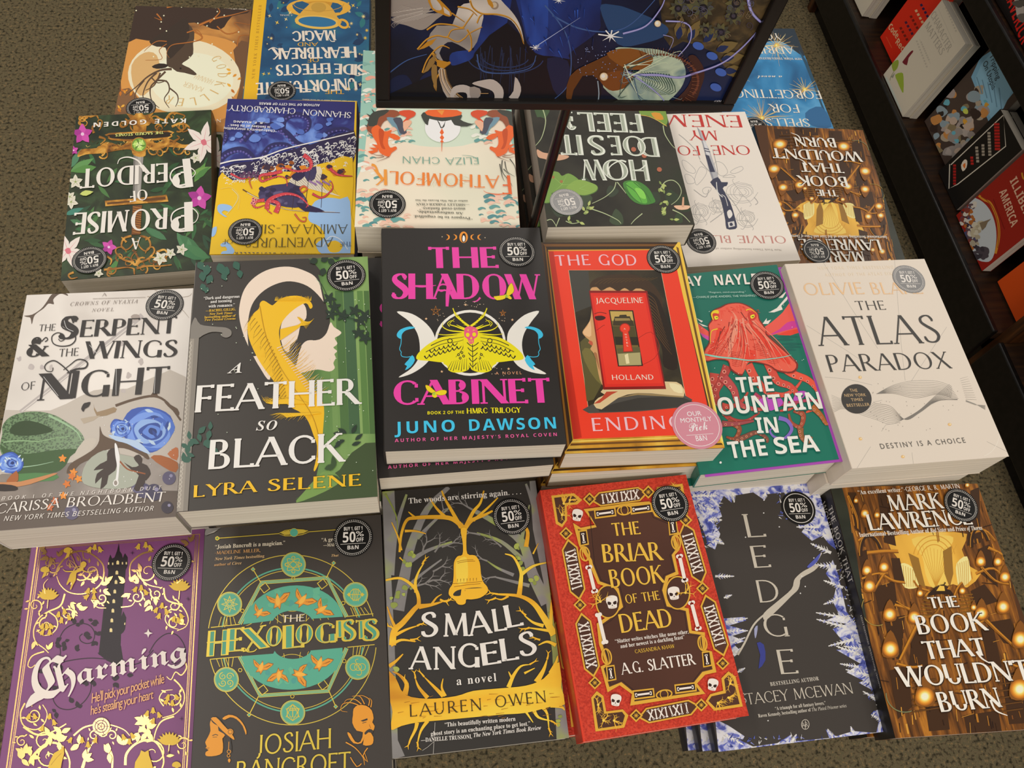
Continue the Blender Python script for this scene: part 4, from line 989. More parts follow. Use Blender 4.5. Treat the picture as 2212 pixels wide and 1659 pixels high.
def art_hexo(a):
    te, ye, og, bk, cr = '4f9a82', 'dcc24a', 'cf8a2c', '393430', 'cfc4ae'
    go = mat('dcc24a', .35, .3, k=1.05)
    cx, cy = 685, 838
    def pt(ang, r): t = R(ang); return (cx + r * 1.0 * math.cos(t) + 0, cy - r * math.sin(t) * 1.0)
    # rings
    for rx, ry, w in ((540, 545, 5), (455, 462, 9), (440, 446, 4)):
        a.O(go if w != 9 else te, w, cx, cy, rx, ry, -4, 9, 171); a.O(go if w != 9 else te, w, cx, cy, rx, ry, -4, 189, 351)
    for j in range(6):
        for k in range(5): a.O(go, 3.5, cx + (355 - k * 34) * math.cos(R(30 + 60 * j)) * 1.02, cy - (372 - k * 34) * math.sin(R(30 + 60 * j)), 96 + k * 12, 96 + k * 12, 0, 210 + 60 * j - 50, 210 + 60 * j + 50, 14)
    a.P(bk, '60,770 1300,680 1310,870 60,970')
    hx = [(350, 735), (490, 470), (910, 440), (1035, 690)]; lo = [(1035, 890), (915, 1165), (480, 1195), (350, 945)]
    for p in (hx, lo): a.L(go, 26, p); a.L(te, 18, p); a.L(go, 3, p)
    for p in ([(165, 758), (350, 738)], [(1030, 688), (1206, 670)], [(160, 962), (350, 945)], [(1040, 885), (1214, 868)]): a.L(go, 5, p)
    for x in (0, 30, 52, 80, 110):
        a.L(go, 4, [(215 + x, 750 - x * .08), (232 + x * .7, 690)]); a.L(go, 4, [(1080 + x * .9, 682 - x * .08), (1060 + x * .8, 630)]); a.L(go, 4, [(200 + x, 956 - x * .08), (222 + x * .7, 1010)]); a.L(go, 4, [(1080 + x * .9, 880 - x * .08), (1075 + x * .7, 940)])
    for (x0, y0, x1, y1) in ((485, 470, 435, 385), (905, 440, 952, 345), (470, 1200, 410, 1318), (920, 1160, 965, 1265)): a.L(go, 6, [(x0, y0), (x1, y1)]); a.star(go, x1, y1, 15, 4, .7); a.star(te, x1, y1, 10, 4, .7)
    for x, y in ((510, 505), (880, 480), (498, 1158), (884, 1126)): a.star(go, x, y, 36, 4, .72, 8); a.star(bk, x, y, 29, 4, .72, 8)
    # sea of the wheel
    up = [(372 + 0, 738)] + [(692 + 322 * math.cos(R(180 - t)), 735 - 250 * math.sin(R(180 - t)) - (t - 90) * .28 + 4) for t in range(6, 176, 8)] + [(1005, 690), (820, 702)] + [(690 + 132 * math.cos(R(t)), 738 - 88 * math.sin(R(t))) for t in range(20, 165, 12)]
    a.P(te, up)
    dn = [(362, 942)] + [(690 + 322 * math.cos(R(180 + t)), 925 + 232 * math.sin(R(t)) - (t - 90) * .25) for t in range(6, 176, 8)] + [(1008, 888), (800, 906)] + [(690 + 120 * math.cos(R(-t)), 890 + 70 * math.sin(R(t))) for t in range(15, 166, 15)] + [(565, 926)]
    a.P(te, dn)
    blobs(a, ['468f86', '5aa384', '4a9474'], (480, 520, 900, 620), 8, 16, 30, 3); blobs(a, ['468f86', '5aa384'], (480, 1000, 900, 1110), 8, 16, 30, 5)
    # birds
    def bird(x, y, an, s=1.0):
        c, sn = math.cos(R(an)), math.sin(R(an)); T2 = lambda st: [(x + s * (u * c - v * sn), y + s * (u * sn + v * c)) for u, v in prs(st)]
        a.P('8a4a16', T2('-18,-10 -82,-36 -72,-8 -52,14 -22,22 -30,58 0,44 14,64 22,22 50,10 74,-30 84,-56 40,-50 10,-12 0,-40 -10,-50 -12,-20'))
        a.P(og, T2('-18,-8 -78,-32 -68,-8 -50,12 -20,20 -26,52 0,40 12,56 20,20 48,8 72,-30 78,-50 42,-46 8,-10 2,-36 -8,-44 -10,-18'), 0)
        a.P('e0a440', T2('-10,-30 6,-26 14,10 6,34 -10,30 -16,0'), 3)
        for k in (0, 1): a.L('8a4a16', 2.5, T2(f'{-24-k*18},{2-k*6} {-60-k*4},{-18}')); a.L('8a4a16', 2.5, T2(f'{24+k*14},{0-k*8} {62+k*4},{-36}'))
    for x, y, an, s in ((480, 660, 40, .72), (595, 585, 0, .95), (755, 580, 40, .95), (880, 640, 60, .85), (490, 1010, 20, .8), (600, 1070, 190, .85), (740, 1060, 100, .9), (865, 985, 20, .9)): bird(x, y, an, s)
    # medallions
    for x, y in ((694, 356), (1092, 548), (1106, 1014), (690, 1304), (265, 1092), (286, 610)):
        a.E(go, x, y, 80); a.E(te, x, y, 75); a.O(go, 2, x, y, 70)
    for k in range(3): a.O(go, 4, 694, 356, 18, 52, 45 + k * 45); 
    for dx, dy in ((-44, 0), (44, 0), (0, -44), (0, 44)): a.O(go, 4, 694 + dx, 356 + dy, 10)
    for k in range(4): a.L(go, 4, [(1076 + k * 11, 510), (1080 + k * 11, 530), (1072 + k * 11, 556), (1078 + k * 11, 590)], 3)
    a.L(go, 4, '1042,548 1142,548'); a.O(go, 4, 1092, 548, 36); a.star(go, 1050, 548, 14, 4, .6); a.star(go, 1136, 548, 14, 4, .6)
    a.O(go, 4, 1080, 1012, 22); a.O(go, 4, 1108, 1012, 22); a.O(go, 4, 1134, 1012, 22); a.L(go, 4, '1110,960 1092,968 1100,990 1130,1040 1122,1064 1100,1060', 4)
    for k in range(2): a.L(go, 5, [(690 + 40 * math.sin(R(60 * i + 0)), 1304 - 52 * math.cos(R(60 * i))) for i in range(7)]) if k else a.L(go, 5, [(690 + 50 * math.sin(R(120 * i + 60)), 1304 - 50 * math.cos(R(120 * i + 60))) for i in range(4)])
    a.L(go, 5, [(690 + 50 * math.sin(R(120 * i)), 1304 - 56 * math.cos(R(120 * i))) for i in range(4)]); a.L(go, 5, '690,1270 690,1330'); a.L(go, 5, '666,1290 716,1288')
    for dx, dy, r in ((-22, -20, 90), (22, -20, 0), (-22, 22, 180), (22, 22, 270)): spiral(a, go, 5, 265 + dx, 1092 + dy, 25, 1.4, r)
    a.star(go, 286, 610, 56, 8, .5); a.star(te, 286, 610, 46, 8, .5); a.O(go, 4, 286, 608, 22); a.O(go, 4, 286, 608, 13)
    for x, y in ((694, 446), (1014, 602), (1020, 974), (688, 1200), (354, 1032), (368, 652)): a.O(go, 4, x, y, 11)
    # bar across the top
    a.L(go, 5, '208,188 600,158'); a.L(go, 5, '796,146 1010,130'); a.star(go, 207, 188, 15, 6, .8); a.star('6d8f3a', 207, 188, 9, 6, .8)
    a.L(go, 5, '596,158 640,138 692,130 760,134 798,146 752,164 694,172 640,172', close=True)
    for k in range(4): a.L(go, 6, [(610 + k * 8, 158 + k * 4 - 6), (670, 142 + k * 6)], w2=10); a.L(go, 6, [(786 - k * 8, 146 + k * 4 - 6), (720, 138 + k * 6)], w2=10)
    a.E(go, 698, 151, 28); a.E(te, 698, 151, 25)
    for s, p, q, h, c, f in (('“Josiah Bancroft is a magician.”', (192, 256), (640, 228), 25, cr, 'R'), ('—MADELINE MILLER,', (190, 292), (484, 274), 21, 'c4925a', 'T'), ('New York Times', (190, 330), (382, 318), 19, 'c4a274', 'K'), ('bestselling', (390, 317), (508, 309), 18, 'c4a274', 'R'), ('author of', (187, 366), (294, 359), 17, 'b98e5e', 'R'), ('Circe', (302, 358), (362, 354), 18, 'c4a274', 'K'), ('“A great', (874, 210), (990, 204), 24, cr, 'R'), ('—MARIE', (886, 242), (990, 236), 20, cr, 'R'), ('That', (938, 306), (984, 304), 15, 'c4a274', 'K')):
        if f == 'T': s = s.replace('—', '-')
        a.T(s, p, q, h, c, f)
    # title
    a.T('THE', (620, 728), (766, 718), 46, cr, 'T', tk=.12, tn=.09, sf=.05)
    def inline(txt, p, q, h):
        a.T(txt, p, q, h, go, 'T', tk=.3, tn=.075, sf=.1, sp=.4)
        a.T(txt, (p[0] + 8, p[1] - 6), (q[0] - 8, q[1] - 6), h - 12, '4a8f76', 'T', tk=.17, tn=.012, sf=0, sp=.75)
    inline('H', (148, 946), (268, 936), 165); inline('E', (276, 916), (378, 908), 150); inline('X', (384, 914), (520, 890), 150)
    inline('O', (512, 882), (622, 876), 130); inline('L', (640, 896), (764, 884), 150); inline('O', (702, 868), (822, 860), 128); inline('G', (828, 866), (968, 854), 132)
    inline('I', (976, 826), (1010, 824), 112); inline('S', (1008, 850), (1088, 842), 138); inline('T', (1096, 836), (1166, 830), 122); inline('S', (1140, 846), (1232, 842), 140)
    a.L(go, 7, '140,856 300,842 340,840'); a.L(go, 6, '384,890 400,914 440,912 460,896', 4)
    a.T('JOSIAH', (458, 1578), (938, 1530), 128, go, 'T', tk=.1, tn=.075, sf=.06, sp=.6); a.T('BANCROFT', (322, 1748), (1062, 1680), 130, go, 'T', tk=.1, tn=.075, sf=.06, sp=.5)
    # two heads
    a.P(og, '168,1350 200,1336 250,1380 262,1440 240,1470 244,1500 240,1560 200,1580 150,1584 132,1576 134,1556 152,1544 132,1532 140,1520 130,1494 148,1460 164,1420 160,1380', 2)
    a.P(bk, '168,1352 188,1376 212,1390 216,1420 250,1440 270,1480 262,1540 300,1560 290,1460 250,1380 200,1330', 2); a.L(bk, 5, '176,1452 196,1444 212,1450', 3); a.L(bk, 3, '178,1462 206,1460'); a.L(bk, 3, '134,1534 156,1530')
    a.P(og, '166,1342 200,1334 240,1376 300,1440 318,1476 300,1470 240,1420 200,1376', 2); a.P(og, '240,1340 280,1318 330,1330 370,1370 394,1420 390,1446 370,1390 330,1346 290,1334 256,1350', 2)
    a.E(og, 290, 1428, 20); a.O(bk, 3, 290, 1428, 13); a.L(og, 4, '282,1490 280,1540'); a.O(og, 4, 282, 1554, 11); a.O(og, 4, 280, 1580, 9); leaf(a, og, 284, 1596, 30, 270, .6)
    a.P(og, '1080,1280 1110,1256 1160,1260 1196,1290 1208,1340 1200,1366 1215,1390 1206,1420 1190,1432 1206,1460 1204,1500 1180,1514 1140,1510 1150,1460 1130,1500 1080,1500 1050,1460 1040,1430 1060,1440 1090,1490 1124,1490 1140,1430 1100,1420 1072,1370 1076,1320', 2)
    a.P(bk, '1124,1356 1168,1340 1170,1352 1140,1362'); a.L(bk, 4, '1136,1372 1162,1364'); a.P(bk, '1150,1432 1180,1408 1206,1420 1200,1436 1176,1430 1156,1446', 2); a.L('8a4a16', 3, '1180,1380 1190,1404', 2)
    for s in ('1110,1256 1060,1240 1010,1250 1000,1290 1040,1300', '1130,1250 1090,1220 1040,1220 1020,1240', '1150,1250 1120,1200 1070,1200', '1176,1260 1180,1220 1140,1196 1110,1196', '1190,1270 1196,1230 1180,1210'): a.L(og, 7, s, 4, w2=2)
    a.L(og, 8, '1030,1494 1090,1530 1140,1590 1150,1640', 3, w2=3); a.L(og, 7, '1170,1530 1140,1580 1170,1620 1150,1560', 2, w2=3); a.L(og, 6, '1060,1590 1100,1650 1130,1630', 2)
    a.P('5f5b56', '128,156 150,120 240,108 226,124 190,140 140,170', 2); a.P('8a857d', '140,166 190,140 214,132 186,152')

def art_small(a):
    ye, og, gy, gr, bk, wt = 'd9a628', 'c98a1e', '76726f', '7f8a42', '2e2b28', 'd2cdc6'
    nmat('bark_print', [(.3, 'b87c1a'), (.5, 'd9a628'), (.7, 'e3bc3c')], scale=18, stretch=(.5, 2.2, 1), detail=3)
    nmat('lichen_print', [(.3, '6a6766'), (.52, '7d7a78'), (.62, '8c9650'), (.75, '737a48')], scale=22, detail=3)
    rnd = random.Random(21)
    # grey trees at the sides
    a.P('lichen_print', '30,60 110,60 120,300 90,520 110,900 130,1500 170,1590 90,1612 60,800'); a.P('lichen_print', '880,20 930,16 1010,560 1080,1180 1110,1500 1035,1500 1010,1000 960,600 900,300')
    for s, w in (('130,760 170,560 210,380 300,180 420,60', 74), ('90,560 120,300 180,100', 40), ('170,640 260,560 380,470', 24), ('200,480 300,420 440,370', 30), ('240,350 340,250 420,180', 24)): a.L('lichen_print', w, s, 5, w2=w * .3)
    for s, w in (('980,720 900,560 840,380 720,280 560,190', 74), ('1000,640 960,400 900,160 860,40', 40), ('880,620 760,590 680,570', 22), ('850,480 720,370 580,320', 30), ('830,380 860,240 880,160', 24), ('790,560 700,520 640,480', 20)): a.L('lichen_print', w, s, 5, w2=w * .3)
    for x, y, l, an, w in ((380, 400, 70, 20, 12), (330, 540, 60, 30, 11), (300, 600, 70, 10, 12), (360, 240, 60, 60, 12), (340, 430, 60, 60, 10), (560, 190, 70, 150, 12), (600, 330, 66, 170, 12), (690, 570, 60, 190, 10), (640, 480, 60, 150, 10), (200, 640, 90, 20, 14), (270, 440, 70, 70, 12), (720, 400, 60, 140, 10)):
        branch(a, gy, x, y, l, an, w, 2, rnd, 30)
    for s in ('60,100 120,220 130,320', '960,100 990,300', '200,640 240,600'): a.L(gr, 12, s, 3, w2=3)
    for x, y in ((180, 470), (150, 640), (210, 420), (800, 420), (900, 600), (840, 500), (1010, 740), (110, 690), (1050, 1400), (1040, 1080), (120, 1120)): blobs(a, [gr, '95a04c'], (x - 20, y - 40, x + 20, y + 40), 3, 10, 20, x)
    # golden branches
    B = 'bark_print'
    for s, w, w2 in (('508,300 470,260 420,235 330,230 230,235 180,250 150,330 140,430', 30, 12), ('508,300 550,250 620,220 670,195', 28, 10), ('490,290 440,200 400,130 380,80', 24, 8), ('520,280 560,200 600,150 620,80', 24, 8), ('400,230 350,180 310,120', 20, 6), ('230,235 190,200', 16, 4), ('560,250 640,180 700,120', 18, 6), ('150,420 130,340 95,260', 14, 5), ('170,310 230,310 290,325', 16, 5), ('140,460 160,480', 10, 4),
                     ('100,960 110,880 160,830 220,760 250,720 230,640 150,580 60,590', 40, 10), ('235,660 230,600 250,540 280,490', 22, 5), ('250,740 320,730 390,710', 30, 6), ('320,730 350,690 380,670', 14, 4), ('120,870 90,800 70,740', 20, 5), ('80,1080 120,1050 160,1010', 24, 6), ('90,960 150,930 230,940', 22, 6), ('120,900 180,870 240,850', 20, 5),
                     ('1020,900 960,800 900,720 820,680 700,670', 44, 10), ('820,680 830,600 830,540 790,460 740,440', 30, 6), ('830,560 900,510 975,490', 22, 6), ('760,680 720,700 680,690', 14, 4), ('960,850 900,830 850,790', 22, 5), ('1010,880 940,870 870,860', 20, 5), ('1000,850 1010,700 1040,640', 22, 6), ('1030,960 980,940 930,960', 22, 5), ('860,400 870,320 850,280', 26, 14), ('900,440 930,380', 10, 3)):
        a.L(B, w, s, 5, w2=w2)
    for x, y, l, an in ((390, 710, 40, 15), (370, 700, 40, -20), (110, 870, 40, 150), (700, 670, 44, 170), (690, 690, 40, 200), (860, 790, 40, 140), (880, 860, 40, 190), (240, 850, 36, 20), (200, 930, 40, 10), (80, 1080, 40, 120), (940, 930, 40, 160), (270, 500, 36, 60)):
        branch(a, ye, x, y, l, an, 12, 1, rnd, 34)
    # trunk across the foot
    a.P(B, '70,1110 120,1150 170,1240 300,1265 460,1250 560,1220 720,1205 860,1190 960,1150 1040,1060 1070,1080 1060,1200 1090,1290 1000,1310 860,1345 720,1355 560,1370 400,1385 240,1400 150,1420 90,1440 100,1340 80,1250', 3)
    for s, w in (('170,1240 180,1180 140,1130 100,1110', 34), ('300,1260 250,1200 230,1150', 26), ('390,1250 330,1190 280,1140', 26), ('400,1250 380,1200 388,1150', 20), ('760,1200 790,1130 830,1080 880,1070', 26), ('780,1150 760,1110', 16), ('920,1170 960,1100 980,1040', 36), ('1000,1120 1030,1060 1040,1020', 28), ('850,1120 910,1090', 14),
                 ('240,1400 230,1440 200,1500 190,1530', 24), ('300,1390 260,1450 240,1530', 22), ('900,1320 930,1370 1000,1390', 24), ('950,1310 980,1350 990,1440', 22), ('1000,1300 1060,1310 1080,1330', 30), ('100,1420 60,1440', 30), ('860,1340 900,1400', 14)):
        a.L(B, w, s, 4, w2=4)
    for x, y, an in ((230, 1150, 100), (280, 1140, 130), (880, 1070, 30), (980, 1040, 80), (200, 1500, 250), (240, 1510, 280), (1000, 1390, 330), (988, 1430, 290), (180, 1180, 110)): branch(a, ye, x, y, 34, an, 11, 1, rnd, 32)
    for i in range(40):
        x, y = rnd.uniform(120, 1060), rnd.uniform(1230, 1380); a.L('a06a18', 3, [(x, y), (x + rnd.uniform(16, 50), y - rnd.uniform(0, 8))], w2=1)
    # bell
    a.P(ye, '488,300 522,296 520,360 526,440 570,450 596,490 604,560 616,600 640,630 640,660 600,690 550,700 520,700 516,720 500,730 474,728 460,710 436,690 420,670 424,640 442,610 448,560 450,490 470,455 498,444 500,380', 3)
    a.P(bk, '446,668 470,648 530,636 600,632 626,644 600,666 550,682 520,680 512,640 494,640 490,676 452,680', 3)
    a.P(ye, '494,630 512,630 512,690 486,690', 1); a.E(ye, 488, 706, 28, 24)
    a.P('e2bb40', '460,500 480,470 520,460 530,540 520,600 470,610', 3)
    for s in ('470,494 520,484 570,482', '466,486 510,476 560,474', '440,610 520,606 610,598', '450,628 520,618 600,610'): a.L('8a5c14', 3, s, 3)
    for k in range(7): a.L('7a4f10', 4, [(470 + k * 18, 584 - k), (470 + k * 18, 602 - k)], w2=1)
    # words
    a.T('The woods are stirring again. . . .', (192, 155), (832, 100), 31, wt, 'R')
    kw = dict(font='T', tk=.15, tn=.08, sf=.085)
    for i, (c, x0, x1, y0, y1, h) in enumerate((('S', 266, 360, 916, 908, 140), ('M', 388, 530, 912, 908, 132), ('A', 546, 660, 908, 892, 138), ('L', 680, 752, 884, 874, 130), ('L', 752, 846, 864, 846, 132))): a.T(c, (x0, y0), (x1, y1), h, wt, **kw)
    for i, (c, x0, x1, y0, y1, h) in enumerate((('A', 204, 312, 1098, 1100, 132), ('N', 336, 460, 1100, 1096, 130), ('G', 470, 600, 1090, 1086, 140), ('E', 612, 718, 1078, 1062, 130), ('L', 722, 820, 1054, 1040, 130), ('S', 830, 924, 1026, 1012, 138))): a.T(c, (x0, y0), (x1, y1), h, wt, **kw)
    a.T('a novel', (466, 1188), (692, 1164), 46, wt, 'R', sp=1.25)
    a.T('LAUREN', (198, 1368), (608, 1330), 68, '3a2c14', 'T', tk=.1, tn=.055, sf=.07, sp=2.2); a.T('OWEN', (686, 1316), (976, 1284), 66, '3a2c14', 'T', tk=.1, tn=.055, sf=.07, sp=2)
    a.T('“This beautifully written modern', (398, 1425), (800, 1390), 24, wt, 'R'); a.T('ghost story is an enchanting place to get lost.”', (318, 1476), (884, 1416), 24, wt, 'R')
    a.T('—DANIELLE TRUSSONI,', (262, 1512), (552, 1490), 23, wt, 'R'); a.T('The New York Times Book Review', (562, 1484), (946, 1440), 24, wt, 'K')
    a.L('bdb8b0', 2, '342,1400 338,1480 332,1580'); a.L('bdb8b0', 1.6, '334,1510 300,1540 270,1560')

def art_briar(a):
    nmat('red_grain', [(.35, 'a02818'), (.5, 'b4321f'), (.65, 'c03c27')], scale=700, detail=2, bump=.25)
    nmat('brown_panel', [(.3, '42261b'), (.7, '4c2d21')], scale=12)
    go, wt, pn, bk = 'c99a34', 'd8cfc6', 'brown_panel', '2c1812'
    a.P('red_grain', '74,118 900,30 1290,1405 330,1575')
    # band shape helpers: rails from corner to corner of the frame
    C = [(158, 165), (862, 98), (1200, 1362), (402, 1482)]        # outer frame corner line
    def at(u, v): return inquad(C, u, v)
    def plaque(c0, c1, w, n, seed):
        """long six-sided plaque of bones between two places on the rail"""
        x0, y0 = c0; x1, y1 = c1; l = math.hypot(x1 - x0, y1 - y0); dx, dy = (x1 - x0) / l, (y1 - y0) / l; nx, ny = -dy, dx
        def q(s, t): return (x0 + dx * s + nx * t, y0 + dy * s + ny * t)
        a.P(go, [q(-16, 0), q(w * .55, -w * .62), q(l - w * .55, -w * .62), q(l + 16, 0), q(l - w * .55, w * .62), q(w * .55, w * .62)])
        a.P(pn, [q(0, 0), q(w * .6, -w * .5), q(l - w * .6, -w * .5), q(l, 0), q(l - w * .6, w * .5), q(w * .6, w * .5)])
        rnd = random.Random(seed); pat = ['X', 'I', 'V', 'X', 'I', 'I', 'X', 'I'] * 2; s = w * .62; k = 0
        step = (l - 1.24 * w) / n
        for i in range(n):
            ch = pat[(i + seed) % len(pat)]; b = w * .36
            if ch == 'X': bone(q(s + 2, -b), q(s + step - 2, b), 7); bone(q(s + step - 2, -b), q(s + 2, b), 7)
            elif ch == 'V': bone(q(s + step * .3, -b), q(s + step * .6, b), 7)
            else: bone(q(s + step / 2, -b), q(s + step / 2, b), 7)
            s += step
    def bone(p, q, w):
        (x0, y0), (x1, y1) = p, q; l = math.hypot(x1 - x0, y1 - y0) or 1; nx, ny = -(y1 - y0) / l, (x1 - x0) / l; z = a.up()
        a.L(wt, w, [p, q], z=z)
        for x, y in (p, q):
            for s in (-1, 1): a.E(wt, x + nx * s * w * .42, y + ny * s * w * .42, w * .6, n=10, z=z)
    def flower(x, y, r=26):
        a.star(go, x, y, r + 12, 4, .71); a.star('3a2015', x, y, r, 4, .71)
        for k in range(8): a.L(go, 3, [(x, y), (x + r * .55 * math.cos(k * .785), y + r * .55 * math.sin(k * .785))])
    def skull(x, y, s=1.0, an=0):
        c, sn = math.cos(R(an)), math.sin(R(an)); T2 = lambda st: [(x + s * (u * c - v * sn), y + s * (u * sn + v * c)) for u, v in prs(st)]
        a.P(wt, T2('-30,-4 -26,-26 0,-34 26,-26 30,-4 24,12 20,32 -18,32 -24,12'), 3)
        for k in (-1, 1): a.P(bk, T2(f'{k*5},2 {k*22},-4 {k*22},12 {k*8},14'), 2)
        a.P(bk, T2('0,12 -4,20 4,20'))
        for k in (-10, -3, 4, 11): a.L('8a7a70', 2, T2(f'{k},24 {k},32'))
    def twig(x, y, l, an, seed):
        rnd = random.Random(seed)
        for k in range(7): branch(a, 'd9a83a', x, y, l * rnd.uniform(.35, .7), an + rnd.uniform(-120, 120), 5, 1, rnd, 40)
        a.E('e6bc4e', x, y, 7)
    # corner panels
    def corner(pts, inn, tx, ty, seed):
        a.P(go, pts); a.P(pn, inn)
        for k in range(3): twig(tx[k], ty[k], 60, 0, seed + k)
    corner('134,160 262,146 310,184 282,210 222,214 224,300 196,340 160,320', '150,172 256,160 288,184 270,198 210,202 212,298 194,322 172,308', (240, 205, 195), (185, 205, 270), 1)
    corner('735,112 880,92 912,262 890,300 862,270 850,190 770,196 720,160', '748,124 868,108 896,258 882,280 872,262 860,178 776,184 738,156', (830, 850, 870), (130, 170, 220), 4)
    corner('385,1502 360,1310 392,1272 430,1300 446,1388 540,1376 572,1410 548,1480', '400,1486 374,1316 392,1294 418,1310 434,1402 536,1390 552,1412 536,1466', (400, 430, 490), (1350, 1440, 1440), 7)
    corner('1222,1360 1180,1190 1140,1160 1100,1200 1110,1270 1036,1290 1010,1330 1060,1384', '1204,1346 1164,1196 1142,1180 1116,1206 1126,1284 1044,1302 1026,1328 1066,1368', (1150, 1140, 1080), (1230, 1310, 1340), 10)
    # plaques and flower lozenges round the frame
    plaque((372, 188), (668, 148), 66, 8, 1)
    plaque((230, 422), (290, 742), 74, 9, 2); plaque((306, 842), (372, 1180), 74, 9, 3)
    plaque((890, 330), (984, 650), 74, 9, 4); plaque((1012, 738), (1110, 1062), 74, 9, 5)
    plaque((640, 1420), (960, 1358), 72, 8, 6)
    for x, y in ((350, 182), (684, 142), (216, 378), (296, 784), (380, 1226), (896, 302), (992, 690), (1106, 1116), (614, 1412), (984, 1352)): flower(x, y)
    # inner panel with double gold rule
    inner = '330,240 700,200 720,240 800,320 850,310 858,380 838,400 850,470 830,490 845,600 790,630 776,700 800,780 900,800 920,940 960,950 990,1040 1040,1050 1066,1160 960,1180 930,1240 1000,1285 580,1350 560,1280 500,1230 480,1280 440,1250 410,1130 440,1080 410,1020 390,900 440,860 520,800 500,710 400,670 360,560 330,540 340,460 290,440 270,340 320,350'
    a.P(go, '316,240 490,218 560,206 690,196 740,270 830,306 862,382 836,400 862,470 834,500 856,610 800,632 778,700 806,780 912,804 930,930 1004,940 1010,1040 1044,1048 1070,1166 1006,1180 960,1230 1006,1288 580,1356 590,1290 520,1240 452,1280 412,1134 442,1120 404,1010 390,890 450,850 524,790 500,700 396,664 348,556 346,536 290,448 256,318 300,346 380,330')
    a.P('brown_panel', '340,252 484,232 560,222 684,210 720,280 814,318 842,376 816,396 838,470 816,500 838,596 782,620 762,700 788,792 896,818 916,944 984,954 994,1044 1030,1060 1048,1150 990,1164 940,1226 976,1276 604,1332 606,1284 530,1222 462,1250 430,1146 458,1120 424,1010 408,902 462,864 540,796 514,688 408,650 368,550 364,530 310,440 282,352 310,360 390,342')
    a.L(bk, 4, '350,262 484,242 560,232 680,220 712,288 804,326 830,372 806,396 828,470 806,500 828,590 772,614 752,700 780,800 888,826 906,952 974,962 984,1048 1018,1064 1036,1144 984,1156 930,1226 962,1268 614,1322 614,1280 534,1212 470,1236 440,1150 468,1120 434,1010 418,906 470,874 552,796 524,682 416,644 378,548', close=True)
    # side medallions and bones
    for cx, cy, f in ((455, 765, 1), (850, 715, -1)):
        a.E(go, cx, cy, 72, 96); a.E(bk, cx, cy, 64, 88); a.E(pn, cx, cy, 61, 85)
        skull(cx + f * 22, cy + 2, 1.1, -6); twig(cx - f * 44, cy, 70, 90, cx)
    for x, y, w in ((436, 262, 0), (640, 238, 0), (654, 1290, 0), (892, 1256, 0)):
        a.P(go, [(x - 62, y - 20), (x + 60, y - 34), (x + 66, y + 18), (x - 56, y + 34)]); a.P(bk, [(x - 54, y - 12), (x + 53, y - 25), (x + 58, y + 10), (x - 49, y + 24)]); bone((x - 40, y + 6), (x + 42, y - 5), 11)
    for x, y in ((312, 406), (820, 344), (468, 1174), (1012, 1094)):
        a.P(go, [(x - 26, y - 44), (x + 22, y - 50), (x + 34, y + 36), (x - 18, y + 46)]); a.P(bk, [(x - 19, y - 36), (x + 17, y - 41), (x + 27, y + 29), (x - 12, y + 38)]); bone((x - 1, y - 24), (x + 6, y + 22), 9)
    for p, q in (((345, 570), (378, 706)), ((400, 840), (436, 996)), ((860, 508), (890, 644)), ((928, 772), (966, 918))): bone(p, q, 20)
    for x, y, rx, ry in ((322, 494, 26, 40), (840, 430, 24, 40), (446, 1078, 26, 44), (990, 1002, 24, 42), (548, 246, 40, 26), (772, 1292, 44, 24)):
        a.O(go, 8, x, y, rx, ry, -10); a.O(go, 5, x, y, rx * .5, ry, -10)
    for x, y, an in ((280, 274, 10), (1048, 1236, 12), (498, 1324, 8), (836, 230, 0)): skull(x, y, 1.0, an)
    # words
    yl = 'd2a93e'; kw = dict(font='T', tk=.15, tn=.07, sf=.08)
    a.T('THE', (485, 394), (640, 382), 74, yl, **kw); a.T('BRIAR', (428, 544), (762, 530), 104, yl, sp=.7, **kw); a.T('BOOK', (472, 688), (772, 658), 104, yl, sp=.5, **kw)
    a.T('OF THE', (556, 778), (750, 754), 52, yl, **kw); a.T('DEAD', (530, 944), (826, 906), 108, yl, sp=.6, **kw)
    a.T('“Slatter writes witches like none other,', (496, 1002), (912, 946), 22, wt, 'R'); a.T('and her newest is a darkling feast”', (526, 1030), (890, 976), 22, wt, 'R')
    a.T('CASSANDRA KHAW', (608, 1060), (832, 1028), 22, yl, 'T', tk=.13, tn=.07, sf=.06)
    a.T('A.G. SLATTER', (536, 1180), (950, 1122), 66, wt, 'T', tk=.15, tn=.07, sf=.08, sp=.7)

